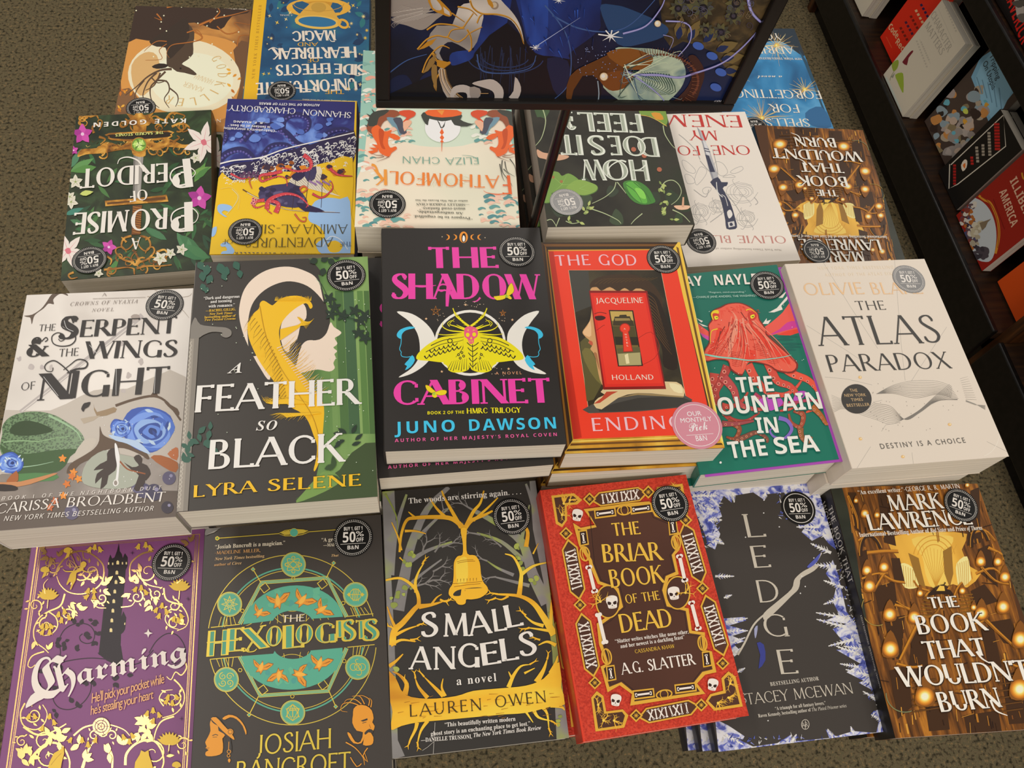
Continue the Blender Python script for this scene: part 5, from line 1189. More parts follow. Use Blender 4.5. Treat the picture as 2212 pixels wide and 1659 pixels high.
def art_ledge(a):
    nmat('frost_print', [(.3, '3a4288'), (.43, '5a62ac'), (.5, 'a2a5c6'), (.6, 'cccbd0')], scale=120, detail=5, dist=1.2)
    wt, si, bl, bk = 'bdbbb8', 'b2aa9c', '5560b0', '393430'
    # frost border
    a.P('frost_print', '-20,70 240,60 300,100 296,150 250,110 220,170 240,230 190,260 230,330 200,420 160,400 140,330 60,140')
    a.P('frost_print', '240,60 790,30 830,140 870,300 900,420 860,390 820,340 760,370 700,320 720,290 690,300 600,90 500,100 480,130 420,90 300,110')
    a.P('frost_print', '880,480 910,560 960,780 1020,860 1060,960 1120,1150 1200,1400 1225,1475 1130,1490 1150,1400 1110,1380 1130,1350 1180,1340 1080,1260 1140,1250 1030,1190 1060,1180 960,1130 1040,1080 900,1000 980,1000 880,880 960,850 840,830 920,800 880,720 900,640 840,560')
    a.P('frost_print', '220,1590 200,1400 280,1440 370,1500 360,1520 300,1500 420,1560 560,1540 640,1490 640,1530 760,1520 860,1510 840,1460 900,1500 1000,1470 1110,1480 1225,1470')
    a.P('frost_print', '240,820 370,810 380,830 280,860 390,890 300,920 370,950 310,970 350,1010 310,1040 260,900')
    rnd = random.Random(31)
    a.inc = .2
    for x, y, l, an, s in ((980, 820, 200, 170, 1), (960, 870, 180, 165, 1), (940, 640, 120, 160, .8), (930, 700, 110, 200, .8), (1000, 940, 150, 195, .9), (1040, 1030, 150, 160, .9), (1090, 1150, 140, 165, .9), (1030, 1100, 110, 170, .7), (1060, 1000, 120, 170, .8), (900, 520, 140, 175, 1), (870, 440, 130, 155, .9), (860, 340, 150, 165, .9), (800, 290, 130, 180, .8), (260, 840, 130, 10, .8), (260, 890, 130, 0, .8), (200, 575, 110, 0, .7), (290, 960, 90, 20, .6), (300, 1030, 60, 40, .6), (330, 1130, 50, 30, .5), (200, 360, 60, 330, .7), (160, 250, 80, 0, .8), (260, 1490, 120, 330, .8), (640, 1540, 60, 60, .6), (880, 1510, 60, 120, .6), (1000, 1490, 50, 110, .5), (1190, 1340, 110, 140, .7), (1180, 1420, 90, 150, .7), (300, 90, 60, 280, .6), (490, 90, 50, 260, .6), (1140, 1290, 100, 150, .6), (250, 700, 50, 20, .5), (100, 160, 120, 340, .9), (70, 110, 140, 0, .9)):
        x1, y1 = x + l * math.cos(R(an)), y - l * math.sin(R(an)); a.L('cfcdca', 19 * s, [(x, y), (x1, y1)], w2=5)
        for k in range(1, 7):
            t = k / 7; px, py = x + (x1 - x) * t, y + (y1 - y) * t; q = 34 * s * (1.15 - t)
            for d in (-48, 48): a.L(rnd.choice((wt, 'd6d4d1', '9a9cc0')), 11 * s, [(px, py), (px + q * math.cos(R(an + d)), py - q * math.sin(R(an + d)))], w2=2)
    a.inc = .1
    for i in range(430):
        side = rnd.random()
        if side < .35: x, y = rnd.uniform(40, 230), rnd.uniform(80, 400)
        elif side < .55: x, y = rnd.uniform(560, 830), rnd.uniform(50, 250)
        elif side < .85: y = rnd.uniform(500, 1400); x = 880 + (y - 480) * .29 + rnd.uniform(-30, 60)
        else: x, y = rnd.uniform(240, 1200), rnd.uniform(1500, 1570)
        an = rnd.uniform(0, 360); l = rnd.uniform(14, 34); a.L(rnd.choice((wt, 'd2d0cd', bl, '7c84c4', '343c80')), rnd.uniform(4, 9), [(x, y), (x + l * math.cos(an), y + l * math.sin(an))], w2=1)
    a.inc = 1
    # bare branch across
    a.L(si, 12, '330,1030 370,960 420,860 480,800 560,745 640,670 700,570 770,510 815,440', 5, w2=8)
    a.P(si, '480,790 560,720 640,650 655,600 676,582 690,600 680,650 640,690 560,770 490,830', 3); a.P(si, '655,600 690,560 740,530 800,510 770,545 700,585 680,620', 3); a.P('4a52a0', '730,520 770,480 810,440 790,490 750,525', 2)
    a.P('343a80', '440,960 480,970 490,1060 450,1110 460,1030', 2); a.P('8f92b0', '425,880 445,860 440,910 430,935', 2)
    a.dots('c9c7c4', [(700, 575), (692, 674), (720, 635), (770, 470), (480, 210), (570, 290), (375, 350), (760, 260), (505, 1410)], 4)
    # words
    kw = dict(font='T', tk=.085, tn=.05, sf=.075)
    for c, x0, x1, y, h in (('L', 400, 498, 352, 136), ('E', 438, 526, 528, 128), ('D', 472, 582, 728, 130), ('G', 508, 636, 928, 132), ('E', 592, 684, 1142, 142)):
        a.T(c, (x0 - 20, y), (x1, y - 6), h, 'b5ad9f', **kw)
    a.T('BESTSELLING AUTHOR', (520, 1210), (800, 1176), 22, 'bdb6aa', 'R', sp=1.1)
    a.T('S', (352, 1312), (384, 1310), 62, 'b5ad9f', **kw); a.T('TACEY MCEWAN', (386, 1318), (1000, 1252), 66, 'b5ad9f', font='T', tk=.09, tn=.05, sf=.07, sp=.5)
    a.T('“A triumph for all fantasy lovers.”', (548, 1350), (840, 1316), 20, 'bdb6aa', 'R'); a.T('Raven Kennedy, bestselling author of', (450, 1392), (754, 1356), 20, 'bdb6aa', 'R'); a.T('The Plated Prisoner series', (760, 1356), (960, 1332), 20, 'bdb6aa', 'I')
    a.O('a8a196', 4, 720, 1432, 22, 28); a.T('AR', (702, 1450), (740, 1446), 30, 'a8a196', 'S'); a.L('a8a196', 4, '720,1410 720,1458')

BURN = {}
def art_burn(a):
    BURN['tl'] = a.tl; BURN['wh'] = (a.w, a.h)
    nmat('spines_print', [(.2, '241307'), (.4, '52300f'), (.55, '7a4917'), (.7, 'a86c20'), (.85, '301c0d')], scale=120, stretch=(2.2, .22, 1), detail=4, dist=.3)
    nmat('shade_print', [(.3, '1a1d16'), (.6, '2a2e24')], scale=30)
    nmat('glow_print', [(.3, 'b9842a'), (.5, 'd9a840'), (.7, 'e8c266')], scale=22, stretch=(1, .4, 1), detail=3)
    dk, br, go, lt, wt = '2c1a0c', '6b3f14', 'b5771f', 'e8b44a', 'ddd6cc'
    a.P('spines_print', '80,60 1000,10 1330,1480 450,1520')
    a.P('shade_print', '84,70 160,70 220,330 270,640 330,1000 400,1250 440,1500 400,1510', 2)
    # glowing hall
    a.P('glow_print', '430,360 520,330 700,318 880,330 850,420 900,520 960,560 880,640 800,620 740,640 690,640 600,620 520,600 500,500 440,420', 2)
    a.P('e3bb58', '560,360 700,340 800,350 770,430 740,500 760,620 680,640 640,560 620,460', 3)
    for i in range(11): a.L('c08c2e', 3, [(700, 640), (600 + i * 22, 420 - abs(i - 5) * 6)], w2=2)
    for r in range(3): a.O('c58f30', 5, 690, 470, 120 - r * 24, 130 - r * 26, 0, 10, 170)
    for p in ('500,500 560,520 600,600 590,640 520,640 490,560', '820,500 880,460 900,560 900,600 840,640 820,580'): a.P('ecd08a', p, 3)
    for x in range(6): a.L('b98530', 3, [(510 + x * 14, 510 + x * 6), (520 + x * 12, 636)]); a.L('b98530', 3, [(826 + x * 12, 500 - x * 4), (838 + x * 10, 630)])
    a.P('8a6424', '540,440 600,470 620,560 640,640 600,620 570,540'); a.P('8a6424', '740,430 790,400 800,560 780,640 750,560')
    # shelves and piers
    for p in ('190,90 240,90 270,330 230,300', '360,90 420,90 470,400 400,380', '900,80 950,60 960,380 880,400', '250,440 300,420 330,620 290,640', '440,470 490,470 520,610 460,600', '940,420 1010,390 1060,640 960,560', '340,640 460,600 480,760 370,780', '900,660 980,620 1060,720 930,760', '400,820 520,800 500,1050 450,1060', '1010,840 1130,820 1190,980 1090,960', '560,900 640,870 660,1160 540,1160', '960,880 1030,860 1080,1100 1000,1090', '430,1120 540,1090 560,1330 480,1400', '1080,1150 1180,1120 1260,1420 1120,1430', '640,1330 760,1320 780,1460 660,1470', '860,1380 1060,1350 1080,1470 880,1480'):
        a.P('3a220d', p)
    for i in range(70):
        rnd = random.Random(i); x, y = rnd.uniform(200, 1180), rnd.uniform(80, 1450)
        if 440 < x < 900 and 320 < y < 640: continue
        h = rnd.uniform(20, 60); w = rnd.uniform(5, 12); a.P(rnd.choice(('a36a20', '7a4616', 'c08a34', '4a2a10', '8f5a1c')), [(x, y), (x + w, y), (x + w + h * .2, y + h), (x + h * .2, y + h)])
    a.inc = .15
    for i in range(150):
        rnd = random.Random(500 + i); x, y = rnd.uniform(190, 1200), rnd.uniform(80, 1450)
        if 440 < x < 900 and 320 < y < 660: continue
        a.L(rnd.choice(('d2963a', '2a1608', '8f5a1c', '22120a', 'b87a2a')), rnd.uniform(2, 5), [(x, y), (x + rnd.uniform(4, 14), y + rnd.uniform(30, 70))])
    for i in range(40):
        rnd = random.Random(900 + i); x, y = rnd.uniform(190, 1150), rnd.uniform(80, 1450)
        if 440 < x < 900 and 320 < y < 660: continue
        a.L(rnd.choice(('a8722a', '2a1608')), 4, [(x, y), (x + rnd.uniform(30, 80), y - rnd.uniform(-16, 22))])
    a.inc = 1
    for s, w in (('190,110 240,230 250,300', 14), ('250,370 330,320 430,330', 12), ('300,440 400,430 480,430', 20), ('270,590 350,560 420,560', 12), ('380,560 450,600 520,610', 16), ('340,660 400,560 420,560', 14), ('900,330 980,310 1040,370', 14), ('1000,410 1080,450 1090,480', 18), ('930,560 1030,530 1110,610', 14), ('960,520 1040,600 1120,620', 14), ('460,740 560,770 640,830', 16), ('600,840 540,960 490,1060', 22), ('640,830 560,780 470,720', 10), ('940,780 1040,880 1160,990', 20), ('1000,800 960,840 900,850', 12), ('470,1080 560,1100 620,1090', 16), ('1080,1060 1180,1100 1210,1080', 16), ('790,740 820,650 850,610', 14), ('660,660 600,640 570,600', 14), ('780,640 740,660 660,670 640,690', 18)):
        a.L(go, w, s, 4, w2=w * .7); a.L('7a4a14', w * .35, [(x + 3, y + w * .4) for x, y in prs(s)], 4)
    a.O('2f1b0c', 16, 330, 470, 60, 130, -10, 20, 170); a.O('a06c22', 6, 330, 470, 70, 140, -10, 20, 170)
    a.O('2f1b0c', 16, 960, 420, 50, 120, -10, 20, 170); a.O('a06c22', 6, 960, 420, 60, 130, -10, 20, 170)
    a.O('8f7a3c', 5, 360, 760, 90, 100, 0, 150, 290); a.O('6d7350', 6, 520, 1250, 110, 110, 0, 180, 290); a.O('8f5d1e', 10, 650, 700, 80, 110, 0, 250, 400); a.O('8f5d1e', 10, 850, 700, 80, 110, 0, 140, 290)
    for k in range(6):
        a.L('7d5418', 6, [(830 + k * 4, 790 - k * 22), (940 - k * 6, 770 - k * 18)]); a.L('7d5418', 6, [(600 + k * 6, 800 - k * 22), (680 - k * 4, 800 - k * 20)]); a.L('5a3812', 8, [(560, 1190 + k * 34), (700 + k * 10, 1170 + k * 32)]); a.L('5a3812', 8, [(1060, 1160 + k * 40), (1200, 1140 + k * 40)])
    # desk and bird
    a.P(dk, '650,690 670,660 720,645 780,655 800,690 760,680 700,680', 2); a.P('3a2512', '690,640 740,625 770,640 740,660 700,660', 2); a.P(lt, '700,660 720,630 745,632 750,660', 1); a.L(dk, 6, '725,628 745,625 752,610', 2)
    # lamps
    for x, y, r in ((288, 213, 26), (358, 222, 18), (300, 542, 30), (398, 523, 30), (314, 632, 36), (606, 674, 20), (850, 660, 20), (956, 490, 30), (1055, 492, 26), (1096, 580, 32), (430, 796, 40), (572, 812, 38), (960, 790, 40), (1085, 752, 40), (434, 996, 50), (1184, 940, 50), (632, 1270, 58), (1180, 1228, 62), (1010, 134, 14), (878, 50, 14), (235, 140, 14), (914, 756, 18)):
        a.P('7a4a16', [(x, y - r * 2.2), (x + r * .9, y - r * .4), (x + r * .8, y + r * .9), (x - r * .8, y + r * .9), (x - r * .9, y - r * .4)], 3)
        a.E('a8641a', x, y, r * .9); a.E('c47e24', x, y, r * .78); a.E('d99a38', x, y, r * .66); a.E('eabb5c', x, y, r * .54); a.E('f5d890', x, y, r * .42); a.E('fcebbd', x, y, r * .32)
    # words
    kw = dict(font='T', tk=.16, tn=.07, sf=.09)
    def sh(t, p, q, h, **k):
        a.T(t, (p[0] + 5, p[1] + 5), (q[0] + 5, q[1] + 5), h, '2a1a0e', **k); a.T(t, p, q, h, wt, **k)
    a.T('“An excellent writer.”', (250, 104), (512, 87), 24, wt, 'R'); a.T('-GEORGE R. R. MARTIN', (514, 88), (836, 68), 27, wt, 'T', tk=.14, tn=.07, sf=.06)
    sh('MARK', (434, 200), (738, 184), 92, **kw); sh('LAWRENCE', (318, 312), (910, 276), 94, sp=.5, **kw)
    a.T('International Bestselling Author of', (257, 350), (660, 324), 25, wt, 'R'); a.T('Red Sister', (666, 324), (760, 318), 25, wt, 'K'); a.T('and', (766, 318), (806, 315), 25, wt, 'R'); a.T('Prince of Thorns', (812, 316), (966, 308), 25, wt, 'K')
    sh('THE', (664, 762), (832, 752), 64, sp=.6, **kw); sh('BOOK', (598, 912), (990, 888), 110, sp=.5, **kw); sh('THAT', (640, 1056), (996, 1032), 104, sp=.5, **kw)
    a.L(wt, 14, '930,1010 960,1050 1010,1080', 4, w2=4)
    sh("WOULDN'T", (498, 1216), (1252, 1172), 118, sp=.4, **kw); sh('BURN', (726, 1360), (1080, 1330), 116, sp=.5, **kw); a.L(wt, 14, '1010,1290 1040,1350 1108,1380', 4, w2=4)

def art_burn2(a):
    b = Art(a.mb, None, a.rect, a.z, (1760, 1030, 2.675)); b.w, b.h = BURN['wh']
    src = BURN['tl']; kx, ky = a.w / b.w, a.h / b.h
    b.tl = lambda px, py: (lambda v: (-v[0] * kx, -v[1] * ky))(src(px, py))
    keep = dict(BURN); art_burn(b); BURN.update(keep); a.n = b.n

def flower5(a, m, m2, x, y, r, rot=0, n=5):
    for i in range(n): leaf(a, m, x, y, r, rot + 360 * i / n, .62)
    for i in range(n): a.L(m2, r * .07, [(x, y), (x + r * .6 * math.cos(R(rot + 360 * i / n)), y - r * .6 * math.sin(R(rot + 360 * i / n)))], w2=1)
    a.E(m2, x, y, r * .12)

def art_peri(a):
    nmat('jungle_print', [(.3, '1c2418'), (.5, '29331f'), (.65, '34492b'), (.8, '22301e')], scale=40, detail=4, dist=.8)
    nmat('gilt2_print', [(.3, '5a3612'), (.45, '94601c'), (.6, 'c08a34'), (.75, 'dcb05a')], scale=70, detail=4, dist=1.0)
    go, gl, wt, mg = 'gilt2_print', '3f6b3a', 'd9d4cc', 'b03a94'
    a.P('jungle_print', '90,60 1340,60 1340,1440 90,1440')
    rnd = random.Random(4)
    for i in range(70):
        x, y = rnd.choice(((rnd.uniform(190, 420), rnd.uniform(380, 1380)), (rnd.uniform(1000, 1310), rnd.uniform(400, 1300)), (rnd.uniform(250, 1250), rnd.uniform(430, 1250))))
        leaf(a, rnd.choice(('2f5530', '35623a', '284a2a', '47703c', '2c4a34')), x, y, rnd.uniform(60, 150), rnd.uniform(0, 360), .26)
    for x, y, an, l, c in ((1040, 1040, 300, 220, '4a7a52'), (1060, 1060, 320, 260, '3f6f48'), (1130, 1090, 280, 160, '4f8056'), (1310, 1240, 170, 280, '3a7048'), (1300, 1250, 150, 240, '44784c'), (190, 560, 30, 220, '5a8a4e'), (190, 530, 60, 180, '4a7a5a'), (400, 520, 190, 210, '50803f'), (1180, 640, 60, 180, '5c8a44'), (1150, 580, 20, 180, '6a944a'), (1180, 620, 40, 160, '4c7a40'), (150, 900, 20, 160, '3c7a6a'), (190, 940, 340, 140, '44704a'), (780, 1000, 330, 200, '3a6a44'), (960, 1100, 150, 190, '42704c'), (500, 1380, 60, 160, '46783c')): leaf(a, c, x, y, l, an, .3)
    # blade and gold work
    a.P('8c8883', '696,380 780,380 764,560 748,800 690,800 700,560'); a.P('a09c96', '730,380 756,380 744,800 726,800'); a.P('6f6b66', '696,380 712,380 704,800 690,800')
    a.P(go, '630,84 700,110 740,60 780,110 860,84 820,140 880,150 800,190 790,260 700,260 690,190 610,160 670,140', 2)
    a.P(go, '500,250 980,230 1000,262 984,290 760,320 520,306 494,280', 2); a.P('241c12', '512,262 970,242 986,262 974,280 740,300 526,292 506,278', 2)
    a.P(go, '280,380 400,370 480,320 600,350 660,310 820,300 880,330 960,290 1080,340 1150,340 1100,370 960,360 880,390 800,380 790,430 740,440 690,420 670,380 560,390 460,410 320,420 250,440', 3)
    for s in ('380,250 370,200 440,180 420,230', '1000,200 1080,170 1140,210 1090,240 1050,210', '950,150 1000,90 1100,110 1080,140', '350,120 400,110 420,150', '300,190 260,170 300,120 360,120', '880,130 960,160 940,200', '420,280 470,300 430,340', '1010,320 1060,290 1040,270'): a.L(go, 20, s, 5, w2=6)
    for i in range(34):
        x, y = rnd.choice(((rnd.uniform(280, 1120), rnd.uniform(100, 230)), (rnd.uniform(300, 1140), rnd.uniform(350, 420)), (rnd.uniform(480, 960), rnd.uniform(1160, 1370))))
        spiral(a, go, 13, x, y, rnd.uniform(26, 54), 1.2, rnd.uniform(0, 360), rnd.choice((-1, 1)), 4)
    a.inc = .3
    for i in range(46):
        x = rnd.uniform(290, 1110); y = 340 + rnd.uniform(-44, 60); a.L(rnd.choice(('5a3612', 'e0b860', '3a2410')), 4, [(x, y), (x + rnd.uniform(-20, 20), y + 14), (x + rnd.uniform(-36, 36), y + 4)], 3, w2=1)
    for r, c in ((64, 'a87426'), (56, '6d8f3a'), (44, '9dc65a'), (26, 'cfe39a')): a.E(c, 740, 345, r, r * .95)
    for k in range(6): a.P(('5a8030', 'b9d878')[k % 2], [(740, 345), (740 + 54 * math.cos(k * 1.05), 345 + 52 * math.sin(k * 1.05)), (740 + 40 * math.cos(k * 1.05 + .5), 345 + 38 * math.sin(k * 1.05 + .5))])
    a.inc = 1
    a.P(go, '468,790 700,772 960,742 974,796 740,814 472,834'); a.P('5a3812', '486,804 690,788 690,800 486,820'); a.P('5a3812', '770,776 950,758 952,780 770,796')
    a.P('6b3f1a', '690,830 764,824 748,1060 680,1060'); 
    for k in range(12): a.L('a8702c', 5, [(690, 838 + k * 18), (756, 850 + k * 18)])
    for s in ('680,1070 620,1090 600,1150 640,1180 690,1140 700,1090', '750,1070 810,1090 830,1150 790,1190 740,1150 730,1100', '700,1280 620,1260 560,1210 560,1170 610,1160 640,1200', '720,1280 800,1260 860,1200 850,1160 810,1170 790,1210', '690,1180 720,1220 740,1280 700,1290 680,1240 720,1190', '460,1340 560,1330 640,1320 700,1330', '720,1330 800,1310 900,1310 1000,1300', '880,1200 940,1180 970,1220 930,1250 890,1240', '480,1230 520,1260 510,1300', '220,1360 180,1380 200,1410 250,1400', '640,1120 600,1080', '790,1100 830,1080', '700,1330 705,1400'): a.L(go, 18, s, 5, w2=8)
    # flowers
    def lily(x, y, r, rot):
        for k in range(6): leaf(a, 'd9cfc8', x, y, r, rot + k * 60, .42)
        for k in range(6): a.L('cf8a94', 5, [(x, y), (x + r * .7 * math.cos(R(rot + k * 60)), y - r * .7 * math.sin(R(rot + k * 60)))], w2=1)
        a.P('c76a78', [(x - 24, y - 10), (x + 10, y - 24), (x + 24, y + 14), (x - 6, y + 24)], 3)
    lily(1255, 325, 170, 20); lily(175, 1190, 150, 50)
    for x, y, r, rt in ((290, 260, 84, 20), (1220, 770, 100, 10), (500, 1160, 64, 70), (220, 390, 40, 100)):
        for k in range(5): leaf(a, (mg, 'c04aa0', '9a2f86')[k % 3], x, y, r, rt + 72 * k, .7)
        a.E('d8b4d0', x, y, r * .16)
    for x, y, r in ((235, 640, 60), (200, 800, 60), (190, 760, 50), (1190, 450, 46), (910, 1250, 60), (990, 1210, 46), (1080, 1180, 50), (420, 1370, 40), (1260, 1340, 50)): flower5(a, 'cdc9b8', '8a9a5a', x, y, r, x)
    leaf(a, 'b9c46a', 270, 740, 110, 10, .4)
    kw = dict(font='T', tk=.17, tn=.07, sf=.09)
    a.T('A', (748, 1085), (688, 1090), -92, wt, **kw)
    a.T('P', (1160, 800), (985, 815), -235, wt, 'T', tk=.2, tn=.06, sf=.1); a.T('ROMISE', (968, 848), (228, 890), -168, wt, sp=.6, **kw)
    a.L(wt, 14, '1140,1000 1060,1020 1000,960 1010,890 1080,850 1160,850 1210,900 1190,960 1130,980', 5, w2=5)
    a.T('OF', (806, 700), (660, 720), -84, wt, **kw)
    a.T('P', (1140, 455), (980, 475), -230, wt, 'T', tk=.2, tn=.06, sf=.1); a.T('ERIDOT', (968, 492), (278, 542), -150, wt, sp=.6, **kw)
    a.L(wt, 14, '1120,660 1040,670 990,610 1010,550 1080,520 1150,530 1190,570 1160,610', 5, w2=5)
    a.L(wt, 16, '780,560 740,480 660,446 590,460 570,500', 5, w2=5)
    a.T('THE SACRED STONES', (935, 238), (555, 260), -22, 'c9cf7a', 'T', tk=.2, tn=.1, sf=.06)
    a.T('KATE', (1116, 138), (868, 142), -36, wt, 'B', sp=1.3); a.T('GOLDEN', (800, 146), (380, 172), -36, wt, 'B', sp=1.3)

def art_amina(a):
    nmat('deep_print', [(.3, '26265a'), (.5, '32357a'), (.62, '5f7ec8'), (.75, '7d9ce0')], scale=28, detail=4, dist=.8)
    ye, nv, rd, wt, sk, dk = 'e6b422', '2b2a66', 'c2404a', 'd8d6d4', '8fb2dc', '2c2446'
    a.P('deep_print', '1390,-30 2460,0 2440,500 1370,640')
    a.P(nv, '1390,-30 2460,0 2450,120 2000,60 1400,60')
    for s, w in (('1380,460 1460,400 1560,380 1640,430 1660,500', 60), ('1560,300 1640,220 1760,180 1900,240 2000,330 2100,360', 70), ('1880,240 1900,140 2000,100 2090,140 2080,220 1990,260', 50), ('1700,480 1780,360 1900,340 1980,380', 46), ('2200,320 2260,240 2380,220 2440,260', 46), ('1400,200 1440,260 1420,330', 40)):
        a.L('2a2858', w, s, 6, w2=w * .5)
        for i, (x, y) in enumerate(spline(prs(s), False, 4)): a.E('4a4488', x - w * .2, y + w * .25, w * .17); a.E('6a62a4', x - w * .22, y + w * .22, w * .08)
    blobs(a, ['5f7cc4', '6f8cd0', '4a64b0'], (1440, 120, 2420, 330), 22, 12, 34, 7, 1.4)
    a.inc = .25
    # sea foam
    a.P(dk, '1372,560 1500,490 1700,470 1900,400 2150,330 2450,230 2445,480 2200,560 1900,570 1700,600 1500,620 1372,640', 2)
    rnd = random.Random(12)
    for i in range(210):
        t = rnd.random(); x = 1375 + 1070 * t; y = 560 - 250 * t + rnd.uniform(-30, 130) * (1 - .2 * t); k = rnd.uniform(10, 30)
        a.L(wt, rnd.uniform(4, 11), [(x, y), (x + k, y - rnd.uniform(0, 18)), (x + k * 1.4, y + rnd.uniform(-6, 18)), (x + k * .8, y + rnd.uniform(8, 26))], 3, w2=2)
    a.L(wt, 12, '1375,500 1500,470 1700,450 1900,380 2150,320 2450,250', 5, w2=8)
    a.inc = 1
    # yellow ground
    a.P(ye, '1365,620 1440,600 1500,640 1600,650 1660,610 1700,640 1800,600 1860,560 1980,560 2100,520 2260,480 2440,450 2430,900 2420,1300 1310,1300', 2)
    for i in range(60):
        t = rnd.random(); x = 1375 + 1060 * t; y = 640 - 170 * t + rnd.uniform(-40, 40); a.L(wt, rnd.uniform(4, 9), [(x, y), (x + 16, y - 8), (x + 22, y + 8)], 2, w2=1)
    for i in range(26): x, y = rnd.uniform(1700, 2380), rnd.uniform(500, 620); blobs(a, ['c9781e', '8a4a1c', '3a2a3a'], (x - 10, y - 10, x + 10, y + 10), 2, 8, 26, i, 1.4)
    # blue flourishes
    for s in ('2140,800 2240,770 2340,780 2420,800 2420,1260 2360,1240 2200,1220 2150,1140 2220,1080 2180,1000 2100,960 2090,900', '1370,830 1420,820 1480,840 1460,880 1420,870 1400,890 1440,920 1420,920 1370,880', '1390,1140 1440,1120 1480,1160 1500,1200 1450,1250 1390,1250 1400,1200 1440,1190 1430,1160 1400,1160', '1320,1020 1360,1000 1350,1060 1320,1080'): a.P(sk, s, 3)
    a.L('c9c79a', 5, '1480,700 1530,760 1500,830 1440,900', 4); a.L('d8bf5a', 5, '1390,700 1480,690 1540,760 1530,860', 4); a.P(ye, '2240,1140 2300,1110 2360,1150 2330,1200 2260,1200', 3); a.L('d9dde0', 5, '2200,1160 2260,1080 2340,1100 2400,1180', 4)
    # ship
    a.P('3c3658', '1690,740 1720,700 1800,670 1900,660 1960,640 2000,680 2060,760 2080,820 1980,850 1840,830 1720,800', 2)
    blobs(a, ['4a4268', '2c2646', '5c5476'], (1720, 690, 2040, 820), 20, 12, 30, 3, 1.4)
    a.P('cfc6b2', '1930,640 2040,560 2160,520 2200,560 2180,640 2220,700 2300,740 2340,760 2100,700', 2); a.P(dk, '1950,600 2010,560 2080,540 2060,600 2000,640', 2); a.P('3c3658', '2060,560 2150,520 2140,620 2080,640', 2)
    for i in range(14): a.L('4a4258', 3, [(1940 + i * 20, 630 - i * 4), (2010 + i * 24, 680 + i * 5)], w2=1)
    a.L('5a3a22', 9, '1566,704 1700,780 1900,860 2100,880 2340,890', 3, w2=4); a.L('d8cdb8', 5, '1600,728 1760,810 1960,872 2300,882', 3, w2=2); a.P(dk, '1990,810 2100,830 2220,880 2060,880', 2)
    for s in ('1990,620 1960,860', '2100,560 2060,850', '1800,680 1760,800', '2200,620 2190,850'): a.L('3a2c3a', 4, s)
    # tentacles
    for s, w in (('2050,430 2100,470 2110,520 2080,550 2000,560 1920,540 1870,530', 34), ('1880,560 1800,580 1720,590 1700,610 1720,640 1780,620 1850,600 1910,620 1920,680', 24), ('1830,890 1850,820 1780,800 1760,860 1800,900', 38), ('1760,860 1770,800 1830,760 1920,740 2010,760 2080,820 2070,850', 36), ('1740,790 1680,800 1650,830 1680,850 1740,830', 26), ('2020,700 2050,680 2080,700 2040,730 2020,700', 14), ('1470,580 1560,620 1640,600', 16), ('2120,740 2200,770 2280,700 2270,640', 16), ('2260,540 2330,590 2440,600', 24), ('1980,900 2020,950 2060,960 2070,930 2040,930', 10), ('1640,600 1620,640 1640,700', 14)):
        a.L('6a1f34', w + 5, s, 6, w2=6); a.L(rd if w > 15 else 'c9603a', w, s, 6, w2=4)
        p = spline(prs(s), False, 5)
        if w > 20:
            for x, y in p[2:-3:2]: a.E('e08a8a', x + w * .2, y + w * .22, w * .1)
    for x, y in ((1650, 800), (1660, 820), (1650, 780), (1670, 790), (1640, 815)): a.E('d98a8a', x, y, 12); a.E('7a2a3a', x, y, 6)
    for i in range(24): a.E('5a3a5a', 1550 + i * 6, 590 + 20 * math.sin(i), 9); a.E('8a6a9a', 2100 + i * 7, 640 + i * 4 % 30, 8)
    kw = dict(font='T', sf=.07)
    a.T('SHANNON', (2431, 94), (2048, 68), -46, wt, tk=.12, tn=.06, sp=.7, **kw); a.T('CHAKRABORTY', (1990, 62), (1464, 34), -46, wt, tk=.12, tn=.06, sp=.7, **kw)
    a.T('AUTHOR OF THE CITY OF BRASS', (2180, 28), (1699, 14), -18, wt, 'B')
    a.T('“Chakraborty’s storytelling', (1838, 234), (1408, 210), -18, wt, 'B'); a.T('is fantasy at its best.”', (1785, 204), (1452, 186), -18, wt, 'B'); a.T('—R. F. KUANG', (1770, 172), (1495, 158), -16, wt, 'B')
    ink = '4a4220'
    a.T('THE', (2431, 1122), (2340, 1124), -36, '3a4a6a', tk=.08, tn=.05, **kw); a.T('ADVENTURES', (2281, 1088), (1590, 1094), -72, ink, tk=.08, tn=.045, sp=.8, **kw); a.T('OF', (1490, 1102), (1405, 1104), -36, ink, tk=.08, tn=.05, **kw)
    a.T('AMINA', (2396, 985), (2050, 985), -74, ink, tk=.08, tn=.045, sp=.8, **kw); a.T('AL-SIRAFI', (2020, 986), (1480, 988), -70, ink, tk=.08, tn=.045, sp=.8, **kw)
    a.T('NEW YORK TIMES BESTSELLER', (2336, 1216), (1505, 1205), -24, '2f3a5a', 'B', sp=1.5)

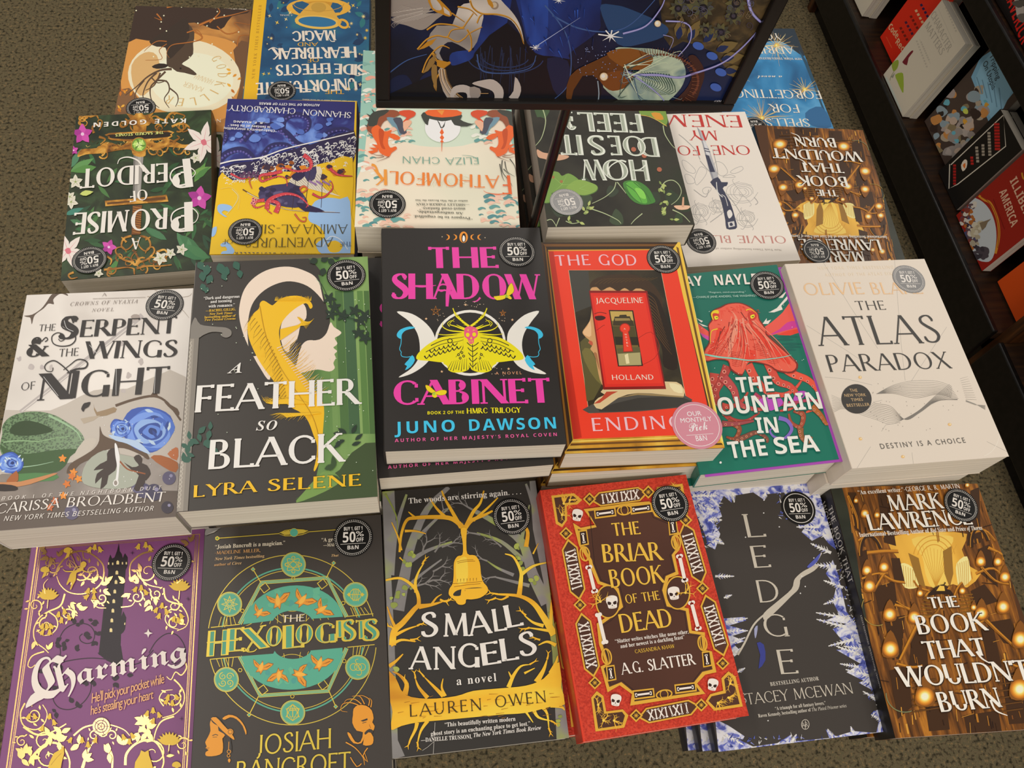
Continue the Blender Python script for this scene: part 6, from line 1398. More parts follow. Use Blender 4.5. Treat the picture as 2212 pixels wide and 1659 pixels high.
def art_fath(a):
    nmat('dawn_print', [(.3, 'dcc6b2'), (.5, 'e3d2be'), (.7, 'cfcdb8')], scale=9, detail=2)
    te, tl, pk, og, dk, wt = '5f9490', '8fb8aa', 'e5b09c', 'd9602a', '3c3e38', 'e2ddd0'
    a.P('dawn_print', '440,-420 1790,-420 1790,1060 440,1060')
    a.P('c3d0bd', '700,-420 1640,-420 1560,200 1400,330 1160,360 900,330 760,200', 3)
    a.P(tl, '440,-420 700,-420 660,0 640,60 560,260 540,460 470,640 440,700', 2); a.P(tl, '1790,-420 1600,-420 1660,0 1700,260 1740,400 1790,460', 2)
    rnd = random.Random(6)
    def waves(box, n, cols, seed):
        r = random.Random(seed)
        for i in range(n):
            x, y = r.uniform(box[0], box[2]), r.uniform(box[1], box[3]); k = r.uniform(30, 90); c = r.choice(cols)
            a.P(c, [(x, y), (x + k * .5, y - k * .22), (x + k, y - k * .1), (x + k * 1.15, y + k * .12), (x + k * .7, y + k * .05), (x + k * .4, y + k * .2), (x + k * .1, y + k * .24)], 3)
    waves((450, -420, 620, 640), 60, (te, pk, '7faaa0', 'dba18c', wt), 1); waves((450, 700, 700, 1040), 55, (te, pk, '4f8488', 'e5b8a4'), 2); waves((1440, 740, 1760, 1000), 44, (te, pk, '4f8488', 'e5b8a4'), 3)
    waves((640, 900, 900, 1020), 16, (te, pk, 'e5b8a4'), 4); waves((700, 190, 900, 330), 14, (pk, te, wt), 5); waves((1380, 180, 1520, 340), 12, (pk, te, wt), 6); waves((620, -420, 1700, -120), 60, (te, pk, wt, tl), 8)
    a.E('e9e6dc', 1166, 210, 142, 118)
    # crown of hair over the moon and the spear below
    a.P(dk, '1000,120 1030,110 1090,120 1140,170 1160,210 1200,140 1260,120 1330,160 1400,180 1430,170 1360,200 1260,190 1230,140 1190,150 1180,200 1150,215 1120,150 1060,140 1050,190 1030,180 1010,150', 2)
    a.P(dk, '1010,90 1120,80 1300,90 1310,140 1230,150 1160,160 1060,140 1000,130', 2); a.P(og, '1050,70 1280,70 1310,110 1160,130 1040,108', 2); a.P('e08a3a', '1120,72 1180,72 1160,112')
    a.P(og, '1160,215 1176,250 1162,268 1178,290 1164,310 1176,325 1160,330 1144,322 1158,308 1142,290 1158,268 1142,250', 1); a.L(og, 6, '1160,330 1158,400', w2=2)
    # horses
    for f, x0, s in ((1, 0, 1), (-1, 2340, 1)):
        tr = lambda st: [(x0 + f * x, y) for x, y in prs(st)]
        a.P('8a4a30', tr('560,210 600,130 680,80 780,70 830,100 780,130 700,160 660,230 640,260 600,260'), 3)
        a.P(dk, tr('570,190 590,110 650,76 740,70 700,110 660,130 640,190 610,200'), 3); a.P(og, tr('600,220 650,190 700,240 760,230 740,270 730,330 750,370 790,360 800,380 760,410 740,440 700,430 660,400 640,330 610,280'), 3)
        a.P(og, tr('650,400 600,420 570,400 620,390 580,370 640,370 600,340 650,350'), 1); a.P('b8481e', tr('660,220 700,240 690,330 710,380 680,370 660,300'), 3)
        for s2 in ('700,440 650,450 600,440', '690,430 640,430 590,410', '610,280 580,260 560,210', '740,440 700,460 640,480'): a.L('7a4a34', 6, tr(s2), 3, w2=1)
        for s2 in ('580,160 550,140', '590,120 560,100', '620,90 600,60', '570,200 545,190'): a.L(dk, 14, tr(s2), w2=2)
        a.P('6a8a9a', tr('720,130 800,140 850,200 860,250 820,270 800,220 760,190'), 3); a.P('4a4a56', tr('770,140 830,130 850,170 880,250 830,260 800,190'), 2)
        a.P('c94a2a', tr('820,80 900,70 950,90 940,120 900,140 870,180 850,160 880,130 830,110'), 2); a.P('e0a88c', tr('850,170 900,150 920,170 880,220 860,240'), 2)
        a.P(og, tr('730,260 780,260 830,290 800,310 750,290'), 2)
    for s in ('1640,470 1640,560 1700,640 1720,680', '1660,480 1680,560 1740,600', '1620,500 1640,600 1660,640', '1700,460 1740,520 1750,600', '1650,540 1700,590'): a.L(dk, 8, s, 4, w2=1)
    for i in range(40):
        t = R(rnd.uniform(200, 340)); r0 = rnd.uniform(150, 200); a.L('e9dccb', 3, [(1170 + r0 * math.cos(t), 560 - r0 * .4 * math.sin(t)), (1170 + (r0 + 60) * math.cos(t), 560 - (r0 + 60) * .5 * math.sin(t))])
    gr = '6f9a8c'; kw = dict(font='T', sf=.05)
    a.T('ELIZA', (1450, 448), (1188, 452), -54, gr, tk=.09, tn=.06, **kw); a.T('CHAN', (1142, 448), (845, 440), -54, gr, tk=.09, tn=.06, sp=1.3, **kw); a.L(gr, 6, '1450,470 1400,440 1320,432', 3, w2=2)
    a.T('F', (1700, 592), (1625, 592), -150, og, tk=.16, tn=.07, **kw); a.T('ATHOMFOL', (1610, 594), (744, 558), -100, 'dd7a32', tk=.14, tn=.06, sp=.8, **kw); a.T('K', (722, 545), (628, 545), -124, 'e0903a', tk=.16, tn=.07, **kw)
    a.L('e0903a', 22, '600,508 630,520 660,590 690,640', 4, w2=8); a.L(og, 8, '1700,735 1600,742 1520,730 1490,712', 4, w2=2)
    for s, p, q, h in (('“Prepare to be engulfed.', (1404, 925), (935, 908), -20), ('An unforgettable,', (1330, 886), (965, 872), -20), ('must-read fantasy.”', (1345, 850), (980, 846), -20), ('—SHELLEY PARKER-CHAN', (1378, 818), (955, 812), -18), ('author of She Who Became the Sun', (1365, 790), (948, 784), -14)):
        a.T(s, p, q, h, '6a6a5e', 'R')

def art_how(a):
    nmat('pond_print', [(.35, '26241f'), (.55, '34322a'), (.75, '2b3324')], scale=20, detail=4, rough=.5)
    gp, gd, vn, si = '6f9440', '47692c', 'a8b48a', 'b9c0b0'
    a.P('pond_print', '120,-420 1520,-420 1520,1020 280,1020')
    a.P('3a5230', '180,-420 330,-420 320,80 250,120 200,60', 2)
    blobs(a, ['33422a', '2c3826'], (300, 600, 1400, 940), 14, 40, 80, 2)
    # pads
    for s, c in (('300,640 330,560 390,560 420,590 470,570 530,600 560,640 520,700 480,740 420,760 360,720 300,740', gp), ('450,690 500,640 560,620 640,640 700,670 690,710 620,740 560,740 480,720', '7fa046'), ('270,730 330,720 340,790 270,800', gp)): a.P(gd, [(x + 4, y + 6) for x, y in prs(s)], 3); a.P(c, s, 3)
    for s in ('420,660 330,580', '420,660 460,580', '420,660 350,720', '420,660 520,660', '560,690 640,650', '560,690 660,720'): a.L('88ad58', 4, s, w2=1)
    for x, y in ((415, 635), (350, 600), (300, 690)): a.E('9a6a3a', x, y, 12)
    a.P('6f8f3a', '1030,-20 1100,-60 1200,-40 1260,80 1250,190 1180,150 1100,110 1040,100', 3); a.P('c98a2a', '1130,90 1200,90 1230,140 1170,140', 2); a.L('d8a850', 4, '1040,105 1120,120 1200,160 1255,195', 3)
    # bud
    a.P('3f7a30', '905,650 960,625 1040,640 1110,690 1150,760 1160,800 1080,820 1000,800 940,740', 3); a.P('59a43c', '930,650 1000,640 1060,700 1100,800 1040,800 970,740', 3); a.P('7cc44e', '1000,690 1060,700 1090,770 1040,760', 3)
    for s in ('930,660 1010,720 1060,810', '990,640 1080,720 1130,800', '920,690 980,760 1030,800'): a.L('2c5a24', 6, s, 3, w2=2)
    for s, w in (('850,640 830,700 760,760 660,810', 8), ('860,640 900,690 930,730', 8), ('660,855 760,890 860,940 890,970', 8), ('1060,890 1000,940 970,975', 8), ('1200,700 1240,640 1300,625 1350,660 1370,720 1340,780 1290,820', 8), ('1300,860 1380,900 1440,960', 9), ('300,945 340,940 380,1000', 7), ('400,925 370,1000', 8), ('1225,190 1240,260 1290,340 1320,370', 8), ('260,40 290,150 260,280 210,350', 9), ('450,950 500,970 560,960', 7)): a.L(vn, w, s, 5, w2=4)
    for x, y in ((620, 850), (600, 870), (630, 830), (590, 890), (640, 860), (1190, 690), (1230, 700), (1250, 740), (1210, 660), (1240, 860), (1250, 890), (1220, 870), (1260, 830), (1220, 800), (470, 950), (1310, 940), (560, 960)): leaf(a, 'a9b56a', x, y, 46, random.Random(x * y).uniform(0, 360), .5); leaf(a, '7f9150', x, y, 34, random.Random(x + y).uniform(0, 360), .5)
    a.P('c79a7c', '220,380 260,400 300,410 470,430 440,460 340,472 280,456 230,440', 3); a.P('d9b092', '1310,830 1380,826 1440,830 1420,856 1350,860', 3); a.L('c79a7c', 20, '1382,840 1386,760', w2=12)
    for x, y in ((1170, 400), (1075, 430), (1195, 540), (990, 380)): a.E('a85f44', x, y, 20, 18, 20)
    kw = dict(font='T', tk=.2, tn=.075, sf=.085)
    def st(t, p, q, h, **k):
        a.T(t, p, q, h, 'd4d8cc', sp=.6, **kw); d = -1
        a.T(t, (p[0] - 8, p[1] + 9), (q[0] + 8, q[1] + 9), h + 18, '9ba392', 'T', tk=.11, tn=.03, sf=.05, sp=.72)
    st('H', (1090, 466), (950, 462), -165); st('O', (935, 462), (725, 460), -165); st('W', (735, 462), (565, 460), -165)
    a.L('d4d8cc', 14, '930,480 880,470 800,520 780,600', 4, w2=5); a.L('d4d8cc', 12, '1090,500 1040,540 980,545', 4, w2=5)
    st('D', (1165, 284), (1000, 280), -156); st('O', (1075, 276), (885, 272), -158); st('E', (872, 272), (780, 270), -155); st('S', (745, 270), (622, 268), -158); st('IT', (568, 266), (390, 262), -160)
    st('FEEL', (1040, 98), (540, 84), -150); st('?', (528, 82), (434, 78), -146)

def art_one(a):
    rd, gy, nv = 'b8332e', '9c9a98', '3a3c50'
    def ln(s, w=3.4, sm=4, close=False): a.L(gy, w, s, sm, close=close)
    # roses and leaves in pencil
    for s in ('1380,465 1420,480 1480,540 1470,570 1410,550 1380,500', '1480,600 1520,520 1570,540 1560,590 1500,660 1480,640', '1640,480 1700,490 1740,560 1690,590 1640,540', '1760,560 1800,530 1850,515 1860,540 1800,570', '1700,600 1760,580 1800,600', '1400,580 1450,590 1480,640 1420,650', '1540,700 1570,680 1610,690 1580,730 1550,730'): ln(s, close=True)
    for cx, cy, r, sx in ((1860, 720, 110, 1.1), (1660, 830, 70, .9), (1530, 880, 100, .8), (1900, 930, 90, .9)):
        for k in range(6):
            rr = r * (1 - k * .15); ln([(cx + rr * sx * math.cos(k + t * .9) * (1 + .12 * math.sin(5 * t)), cy + rr * .8 * math.sin(k + t * .9)) for t in range(6)], 3, 3)
        for k in range(4): ln([(cx, cy + r * .2), (cx + r * sx * math.cos(1 + k), cy + r * math.sin(1 + k)), (cx + r * 1.2 * sx * math.cos(1.2 + k), cy + r * 1.1 * math.sin(1.2 + k))], 3)
    for s in ('1350,260 1400,300 1480,380 1520,460', '1620,380 1660,560 1640,700', '1520,470 1600,560 1680,620', '1740,740 1800,820 1850,900', '1690,780 1720,860 1600,960', '1950,760 1980,800 1960,820', '1470,700 1560,760 1590,700'): ln(s, 5)
    # dagger
    a.P('a9a9ac', '1494,198 1524,230 1600,400 1662,588 1680,640 1630,660 1590,540 1540,340'); a.P('8a8b94', '1494,198 1510,220 1640,650 1630,660 1590,540 1540,340'); a.P(nv, '1560,420 1590,430 1640,560 1600,560'); a.P('c9c9cc', '1540,300 1570,330 1600,430 1570,420'); a.L(nv, 7, '1556,390 1600,400'); a.L(nv, 7, '1550,370 1590,380')
    a.P(nv, '1600,640 1660,600 1690,640 1740,640 1730,670 1700,690 1760,800 1800,930 1814,1000 1780,1016 1730,1010 1720,940 1690,800 1650,700', 2); a.P('c9c6c4', '1740,960 1790,950 1798,990 1748,1002'); a.P('d9d5d0', '1734,880 1760,860 1778,900 1750,930', 3); a.L('c9c6c4', 5, '1690,740 1720,760 1740,830', 3); a.L('e0dcd6', 6, '1650,640 1660,720 1700,760', 3); a.P(nv, '1754,972 1770,962 1782,982 1762,990', 2)
    kw = dict(font='T', sf=.08, tk=.11, tn=.05)
    a.T('ENEMY', (1836, 108), (1060, 98), -96, rd, sp=.6, **kw); a.T('MY', (1650, 230), (1425, 228), -78, rd, sp=.6, **kw); a.T('ONE', (1906, 348), (1602, 348), -74, rd, sp=.7, **kw); a.T('FOR', (1506, 352), (1240, 350), -74, rd, sp=.7, **kw)
    a.T('OLIVIE', (2196, 1070), (1815, 1066), -58, 'b98078', sp=1, **kw); a.T('BLAKE', (1757, 1066), (1420, 1060), -58, 'b98078', sp=1, **kw)
    a.T('New York Times bestselling author of', (2166, 1174), (1640, 1162), -14, 'aaa39b', 'R')

def art_godk(a):
    nmat('dusk_print', [(.3, '4a3222'), (.5, '7a5230'), (.65, 'b9803f'), (.8, 'd09c58')], scale=14, detail=4, dist=.6)
    dk, cr, og = '3a2a20', 'e3d2b4', 'c9812e'
    a.P('dusk_print', '60,-300 1180,-300 1100,1200 20,1200'); a.P('38281f', '230,-320 1180,-320 1170,60 1000,130 900,240 700,180 560,220 400,320 180,330 200,100', 3)
    a.P('c98c44', '170,340 400,330 560,260 800,280 1000,330 1060,420 1080,640 1060,800 900,960 300,960 120,760', 3)
    a.P('6a4a30', '1010,400 1140,340 1110,800 1040,860 980,960 1060,700', 2); a.P('7a5636', '80,760 180,700 260,800 340,960 60,980', 2)
    a.E(cr, 620, 610, 450, 300, 4); a.E('e9dcc2', 680, 640, 330, 220)
    a.P('c9a26a', '200,520 300,420 400,440 420,600 300,760 220,700', 3)
    # deer
    a.P('4a3a2c', '340,330 500,260 560,200 640,180 700,260 690,350 690,430 640,480 600,510 660,540 716,585 700,600 620,580 560,570 520,540 480,520 480,420 470,360 400,370', 2)
    a.P('352920', '340,330 480,240 560,180 640,150 660,300 560,420 500,470 470,380 400,372', 2); a.P('2c211a', '360,530 420,505 490,515 470,540 400,548', 2); a.E('1a1410', 590, 545, 8)
    br = '6a4c34'
    for s, w in (('520,550 430,560 330,610 240,690 150,760', 20), ('400,580 330,650 290,760 320,820', 15), ('470,570 400,640 350,700 360,800 420,860', 17), ('400,640 480,650 500,720 460,790 500,860', 15), ('500,700 560,750 570,800 550,850', 13), ('430,580 380,680 310,720', 14), ('300,640 240,720 220,800', 13), ('360,620 410,660 480,640', 12)): a.L('54402f', w, s, 5, w2=5)
    for s, w in (('700,250 760,290 740,320 640,340 520,360 480,420 500,460', 14), ('640,260 720,240 760,280', 12), ('480,330 400,330 330,380 300,410', 9), ('480,350 420,400 440,470 310,480', 7), ('740,200 860,150 1000,120 1150,80', 22), ('820,180 900,100 880,60', 16), ('880,210 960,270 1060,240 1020,180 1150,200', 12), ('1040,370 1060,290 1140,280', 12), ('480,60 560,40 540,0', 14), ('400,110 440,160 380,140', 14)): a.L('8a4f22', w, s, 5, w2=3); a.L('b8702c', w * .4, s, 5, w2=1)
    rnd = random.Random(15)
    a.dots('ecd9b8', [(rnd.uniform(220, 1120), rnd.uniform(20, 480)) for i in range(22)], 6)
    for i in range(24): x, y = rnd.choice(((rnd.uniform(80, 200), rnd.uniform(700, 880)), (rnd.uniform(980, 1100), rnd.uniform(560, 940)))); leaf(a, rnd.choice(('d08a2a', 'b86a20', 'e0a23a')), x, y, rnd.uniform(20, 44), rnd.uniform(0, 360), .5)
    # lettering round the moon
    gl = 'c9a76a'
    for k, ch in enumerate('GODKILLER'):
        t = R(34 - k * 18.5); cx, cy = 625, 590; rx, ry = 262, 195
        p = lambda d: (cx + rx * math.cos(t + d), cy - ry * math.sin(t + d))
        w = .03 if ch == 'I' else .085
        p0, p1 = p(w), p(-w); a.T(ch, p0, p1, 0, gl, 'T', tk=.11, tn=.06, sf=.06, uv=(78 * math.cos(t), -62 * math.sin(t)))
    a.T('HANNAH', (860, 640), (720, 590), -44, 'd3bd97', 'T', tk=.1, tn=.06, sf=.05); a.T('KANER', (780, 700), (630, 650), -44, 'd3bd97', 'T', tk=.1, tn=.06, sf=.05)
    a.T('“Kaner will have you in its grasp from the first page, an extraordinary journey.”', (1125, 72), (290, 16), -12, 'd8cdbd', 'R'); a.T('—SAMANTHA SHANNON', (1050, 26), (640, -4), -16, 'b98a4a', 'B')
    a.T('NT', (912, 948), (842, 952), -26, 'd8cdbd', 'T')

def art_unf(a):
    nmat('night_print', [(.35, '1b4468'), (.55, '22567c'), (.7, '2a6a7c')], scale=22, detail=4, dist=.6)
    ye, go, wt, gn = 'e2ac20', 'd9a43a', 'dccfc0', '1f5a66'
    a.P('night_print', '1150,-300 2150,-300 2150,1000 1050,1000')
    rnd = random.Random(17)
    for i in range(46):
        x, y = rnd.choice(((rnd.uniform(1230, 1400), rnd.uniform(0, 780)), (rnd.uniform(1960, 2110), rnd.uniform(0, 760)), (rnd.uniform(1300, 2000), rnd.uniform(-100, 120)))); leaf(a, rnd.choice((gn, '1a3a5c', '2a6e74', '183456')), x, y, rnd.uniform(50, 110), rnd.uniform(0, 360), .5)
    a.P(ye, '1186,-200 1290,-200 1276,0 1236,400 1200,780 1180,1000 1070,1000 1092,770 1140,300 1165,0')
    a.T('NEW YORK TIMES BESTSELLER', (1180, 628), (1236, 40), 0, 'a87c1c', 'R', uv=(-24, 0), sp=1.5)
    # cup and saucer
    a.E(go, 1690, 62, 256, 78); a.E('c08a2a', 1690, 66, 190, 56); a.P('1f5276', '1480,40 1560,10 1640,60 1560,110 1510,90', 2); a.P('1f5276', '1800,20 1880,50 1860,100 1790,90', 2)
    a.P('d0a040', '1510,190 1540,110 1600,50 1640,20 1740,20 1800,70 1840,140 1860,200', 2); a.E('d9b050', 1680, 178, 180, 54, 4); a.E('2a6a94', 1678, 174, 150, 40, 4); a.E('b9903a', 1690, 60, 60, 40)
    a.O(go, 18, 1885, 190, 40, 28, 30); a.O('b98a34', 5, 1690, 30, 200, 60, 0, 180, 360)
    for i in range(40): x, y = rnd.choice(((rnd.uniform(1250, 1480), rnd.uniform(20, 760)), (rnd.uniform(1880, 2100), rnd.uniform(20, 740)))); a.star(rnd.choice(('e2b84a', 'd9c486')), x, y, rnd.uniform(8, 22), rnd.choice((4, 8)), .3, rnd.uniform(0, 40))
    kw = dict(font='T', tk=.2, tn=.1, sf=.08)
    a.T('THE', (1890, 714), (1740, 714), -36, go, 'T', tk=.12, tn=.08, sf=.07)
    a.T('UNFORTUNATE', (1985, 622), (1190, 662), -94, wt, sp=.5, **kw); a.T('SIDE', (2062, 516), (1815, 508), -84, wt, sp=.5, **kw); a.T('EFFECTS', (1778, 504), (1350, 520), -84, wt, sp=.5, **kw); a.T('OF', (1692, 462), (1600, 464), -34, go, 'T', tk=.12, tn=.08, sf=.07)
    a.T('HEARTBREAK', (1985, 372), (1325, 386), -88, wt, sp=.4, **kw); a.T('AND', (1682, 338), (1520, 340), -30, go, 'T', tk=.12, tn=.08, sf=.07); a.T('MAGIC', (1826, 240), (1480, 250), -82, wt, sp=.5, **kw)
    for s in ('1290,400 1330,380 1380,400', '1500,700 1640,715 1700,705', '2040,590 2000,605 1960,590', '1820,330 1790,330 1770,300'): a.L(wt, 9, s, 4, w2=3)
    a.T('A NOVEL', (1484, 118), (1380, 116), -12, wt, 'T'); a.T('New York Times bestselling author of The Secret History', (2000, 805), (1560, 790), -10, wt, 'R')

def art_spell(a):
    nmat('sea_print', [(.3, '17456f'), (.5, '2f7aac'), (.65, '5a9cc6'), (.8, '1f5f92')], scale=13, detail=4, dist=.7)
    go, wt = 'd0a860', 'd9d3c6'
    a.P('sea_print', '-400,100 500,100 760,1300 -400,1300'); a.P('23303c', '100,180 400,200 470,440 380,400 300,340 180,330 -100,420 -300,420 -300,160', 3); a.P('23465c', '420,400 520,560 580,760 660,960 620,900 540,700 470,520', 3); a.P('2a5f8c', '470,900 600,850 680,1010 520,1000', 3)
    for cx, cy, l, n, sd in ((240, 362, 190, 46, 1), (125, 940, 260, 50, 2), (465, 715, 150, 30, 3), (-120, 600, 200, 30, 4)):
        rnd = random.Random(sd)
        for i in range(n):
            t = rnd.uniform(0, 6.283); k = l * rnd.uniform(.4, 1); a.L(go if i % 3 else 'e8cf96', 4, [(cx, cy), (cx + k * math.cos(t), cy + k * .8 * math.sin(t) + k * k * .0006)], w2=1)
        a.E('e8b040', cx, cy, 16); a.E('f4d890', cx, cy, 9)
    kw = dict(font='T', tk=.12, tn=.06, sf=.08)
    a.T('YOUNG', (255, 268), (-60, 262), -52, wt, **kw); a.T('ADRIENNE', (362, 374), (-150, 366), -58, wt, **kw)
    a.T('NEW YORK TIMES BESTSELLING AUTHOR', (440, 464), (-120, 454), -16, wt, 'R'); a.T('a novel', (282, 606), (80, 604), -24, wt, 'C')
    a.T('FORGETTING', (582, 724), (-110, 712), -66, wt, sp=.6, **kw); a.T('FOR', (406, 834), (178, 830), -66, wt, sp=.6, **kw); a.T('SPELLS', (492, 948), (140, 944), -64, wt, sp=.6, **kw)

def art_poster(a):
    nmat('void_print', [(.3, '07080f'), (.5, '0d1226'), (.7, '142148')], scale=9, detail=3, dist=.4, rough=.3)
    nmat('steel_print', [(.3, '5a5452'), (.5, '9a928c'), (.65, 'c4bbb2'), (.8, '7a7370')], scale=16, detail=2, dist=.6, rough=.3)
    nmat('iris_print', [(.3, '6f827a'), (.5, 'a9b8a0'), (.65, '4f6f7c'), (.8, '86978a')], scale=26, detail=3, dist=1.2, rough=.3)
    nmat('lace_print', [(.3, '1b1612'), (.5, '3a3020'), (.62, '54442a'), (.78, '2a2a3a')], scale=60, detail=3, dist=1.5, rough=.3)
    bl = nmat('sheet_print', [(.3, '0f1c48'), (.5, '182e6c'), (.7, '213f8c')], scale=14, stretch=(2.2, .5, 1), detail=3, dist=.6, rough=.3)
    b2 = nmat('sheet_light_print', [(.3, '162a66'), (.5, '213f8c'), (.7, '2c50a4')], scale=18, stretch=(2.2, .5, 1), detail=3, dist=.6, rough=.3)
    gl, st, dk = 'b07a24', 'steel_print', '0b0c14'
    a.P('void_print', '200,-900 3600,-900 3600,900 200,900')
    a.P('lace_print', '2450,-900 3600,-900 3300,700 3060,700 2850,420 2600,330 2450,300', 2)
    # blue sheets
    for s, c in (('900,-300 1240,-300 1200,180 1100,330 940,420 960,200', bl), ('1270,-300 1900,-300 1940,130 1920,250 1700,420 1690,470 1480,440 1380,380 1330,220', bl), ('1300,-200 1500,-200 1520,280 1440,380 1350,260', b2), ('760,420 960,400 1010,440 900,480 760,520', bl), ('500,640 620,560 700,700 760,820 520,820', '101c40'), ('400,100 640,60 660,230 520,260', '0f1936'), ('270,640 400,600 460,760 260,800', '0f1a3c'), ('1940,60 2060,40 2200,80 2460,200 2460,280 2300,340 2080,350', '234068')): a.P(c, s, 4)
    rnd = random.Random(9)
    a.P(dk, '940,420 1200,180 1440,440 1690,470 1700,830 260,830 500,640 900,480', 2)
    for r in (300, 240, 180): a.O('22345c', 8, 1190, 460, r, r * .42, 0, 190, 350)
    for i in range(26): x = rnd.uniform(980, 1400); a.L('1f2c4c', 6, [(x, rnd.uniform(360, 520)), (x + rnd.uniform(-60, 60), rnd.uniform(520, 800))], w2=1)
    a.P('131c3a', '1520,460 1680,480 1700,640 1600,760 1540,620', 2)
    for s, w in (('1500,40 1600,160 1680,300 1710,480 1680,680 1560,800', 12), ('1560,120 1760,220 2000,250 2200,180 2460,-100', 14), ('260,580 400,480 560,430', 10), ('960,430 1000,560 1180,580 1380,540 1430,440', 10)): a.L('3a5488', w, s, 6, w2=5)
    # winged armour with a plumed tail
    for k, s in enumerate(('262,20 330,20 560,0 600,40 560,90 420,120 330,130 264,120', '280,150 400,120 560,110 700,100 640,150 560,220 500,236 400,200 320,180', '264,-60 420,-60 600,-40 590,10 420,30 264,30')):
        a.P('8f857e', s, 3)
        p = prs(s)
        for i in range(16): a.L('b9afa6' if i % 2 else '6a615c', 5, [(620 - i * 6, 60 + k * 22), (500 - i * 14, 70 + k * 40 + i * 2), (360 - i * 4, 40 + k * 60 + i * 4)], 3, w2=1)
    a.P(gl, '560,-40 620,-40 700,30 760,100 740,130 680,110 600,70', 2); a.P(st, '585,-30 640,0 680,60 660,80 610,60', 2); a.P(st, '690,50 740,90 745,122 700,100')
    a.P(st, '810,60 900,20 960,90 1010,110 1000,180 960,330 900,400 860,380 760,330 700,350 660,420 690,480 640,460 620,400 560,330 640,200 760,200', 2)
    a.P(st, '900,-60 1080,-60 1180,30 1260,120 1310,220 1334,340 1300,260 1230,160 1120,120 1000,110 920,60', 3)
    for s, w in (('905,0 930,60 1000,105 1120,110 1220,140 1290,220 1332,345', 16), ('805,50 900,70 960,120', 14), ('560,235 640,190 760,195 840,215 880,170 930,100', 14), ('485,390 560,310 640,280 720,290 760,235 860,220', 14), ('720,290 800,330 860,300 900,260 1000,210', 12), ('880,230 910,290 915,380 890,405', 16), ('525,575 560,480 620,400 680,360 740,380', 14), ('610,420 640,480 700,500 745,495 680,550 620,660 635,715', 18), ('960,180 980,130 1000,110', 14), ('760,100 800,130 860,170', 12)): a.L('c08a30', w, s, 5, w2=w * .5); a.L('6a4414', w * .25, [(x + 3, y + w * .4) for x, y in prs(s)], 5)
    a.P(gl, '640,470 752,495 690,545 640,520'); a.P(gl, '490,395 560,330 640,300 600,350 540,380'); a.P('8a6a38', '530,580 580,470 640,420 620,500 570,560'); a.P('8a6a38', '600,520 640,520 640,640 636,716 600,620', 2)
    a.E('8a7a6a', 1100, 40, 32); a.E('b9a890', 1096, 36, 22); a.P(gl, '1040,-20 1080,10 1090,60 1050,30', 2)
    a.P('a59b93', '650,560 690,540 700,620 760,720 840,810 760,810 690,720', 2)
    for k in range(8): a.L(('b08a5a', '5a4632', 'c9b49a')[k % 3], 6, [(660 + k * 7, 545), (670 + k * 9, 640), (720 + k * 12, 740), (780 + k * 16, 805)], 4, w2=2)
    a.P('b0a6a0', '745,760 770,690 850,670 920,700 930,760 900,810 840,815 880,780 870,735 800,735 770,770', 3); a.P('b0a6a0', '920,660 1000,635 1090,630 1160,690 1170,760 1140,820 1080,820 1100,770 1080,720 1000,690', 3); a.P('b0a6a0', '1262,608 1300,660 1310,720 1280,790 1220,822 1230,780 1212,770 1250,720', 2); a.P('8f857f', '900,690 980,700 985,760 920,800', 2)
    for s in ('980,740 1050,740', '960,800 1040,800', '800,740 880,800'): a.L('b08a5a', 5, s)
    # right side: petals and rings
    a.P('5a3414', '1690,830 1700,600 1900,480 2100,400 2360,390 2300,520 2140,560 1940,640 1920,830', 3)
    a.P('iris_print', '2060,380 2200,376 2400,390 2560,450 2610,520 2620,600 2580,700 2480,800 2380,835 2180,830 2040,760 1960,660 2140,600 2260,560 2160,480', 3)
    a.P('7a4a1c', '1990,420 2180,380 2360,450 2300,540 2140,540', 3); a.P('6f3f18', '1940,600 2080,560 2220,580 2160,680 2040,720 1960,670', 3)
    for i in range(14): a.L('2f4a3c', 10, [(2200 + i * 22, 560 + i * 2), (2280 + i * 20, 620 + i * 8), (2260 + i * 12, 700 + i * 4)], 3, w2=2)
    a.P('101018', '1700,830 1800,600 1940,640 1920,830', 2); a.L('8a9aa8', 8, '1920,640 1930,740 1920,830', 3)
    a.P('3a1e18', '2380,835 2520,800 2640,680 2680,540 2640,450 2700,440 2770,560 2740,700 2660,835', 3)
    for i in range(30): t = R(-30 + i * 5); a.E('6a3a28', 2420 + 300 * math.cos(t), 640 - 210 * math.sin(t), 10)
    for i, (x, y, an) in enumerate(((2640, 320, 60), (2760, 330, 40), (2860, 400, 20), (2900, 470, 10), (2920, 560, 0), (2980, 640, 350), (2560, 310, 80))): leaf(a, '6b5a34', x, y, 190, an, .5); leaf(a, '17264e', x, y, 110, an, .5)
    for x, y in ((2900, 570), (2830, 440), (2860, 690), (2720, 360)): a.E('3a5aa8', x, y, 46, 30, 20)
    for cx, cy, r in ((2760, 60, 70), (2640, -20, 90), (3000, 120, 60), (2900, 250, 60), (2780, 230, 50), (3020, 20, 70), (2560, 60, 60)):
        for k in range(10): leaf(a, ('4a4a34', '3a3a30', '565232')[k % 3], cx, cy, r * 1.3, k * 36, .5)
        a.E('16141a', cx, cy, r * .5); a.E('3a3440', cx, cy, r * .25)
    for s, w in (('2210,590 2400,590 2560,610 2680,580 2900,500 3060,380 3210,220', 20), ('2460,160 2600,170 2660,220 2650,330 2560,440', 14), ('2140,550 2300,660 2420,760 2480,850', 12), ('2440,270 2520,300 2490,390', 6), ('3110,-60 3140,80 3220,170 3270,190', 26), ('2120,260 2300,200 2420,60 2460,-40', 16)): a.L('7a78b8', w, s, 6, w2=w * .5); a.L('b0aed0', w * .3, s, 6, w2=2)
    a.inc = .3
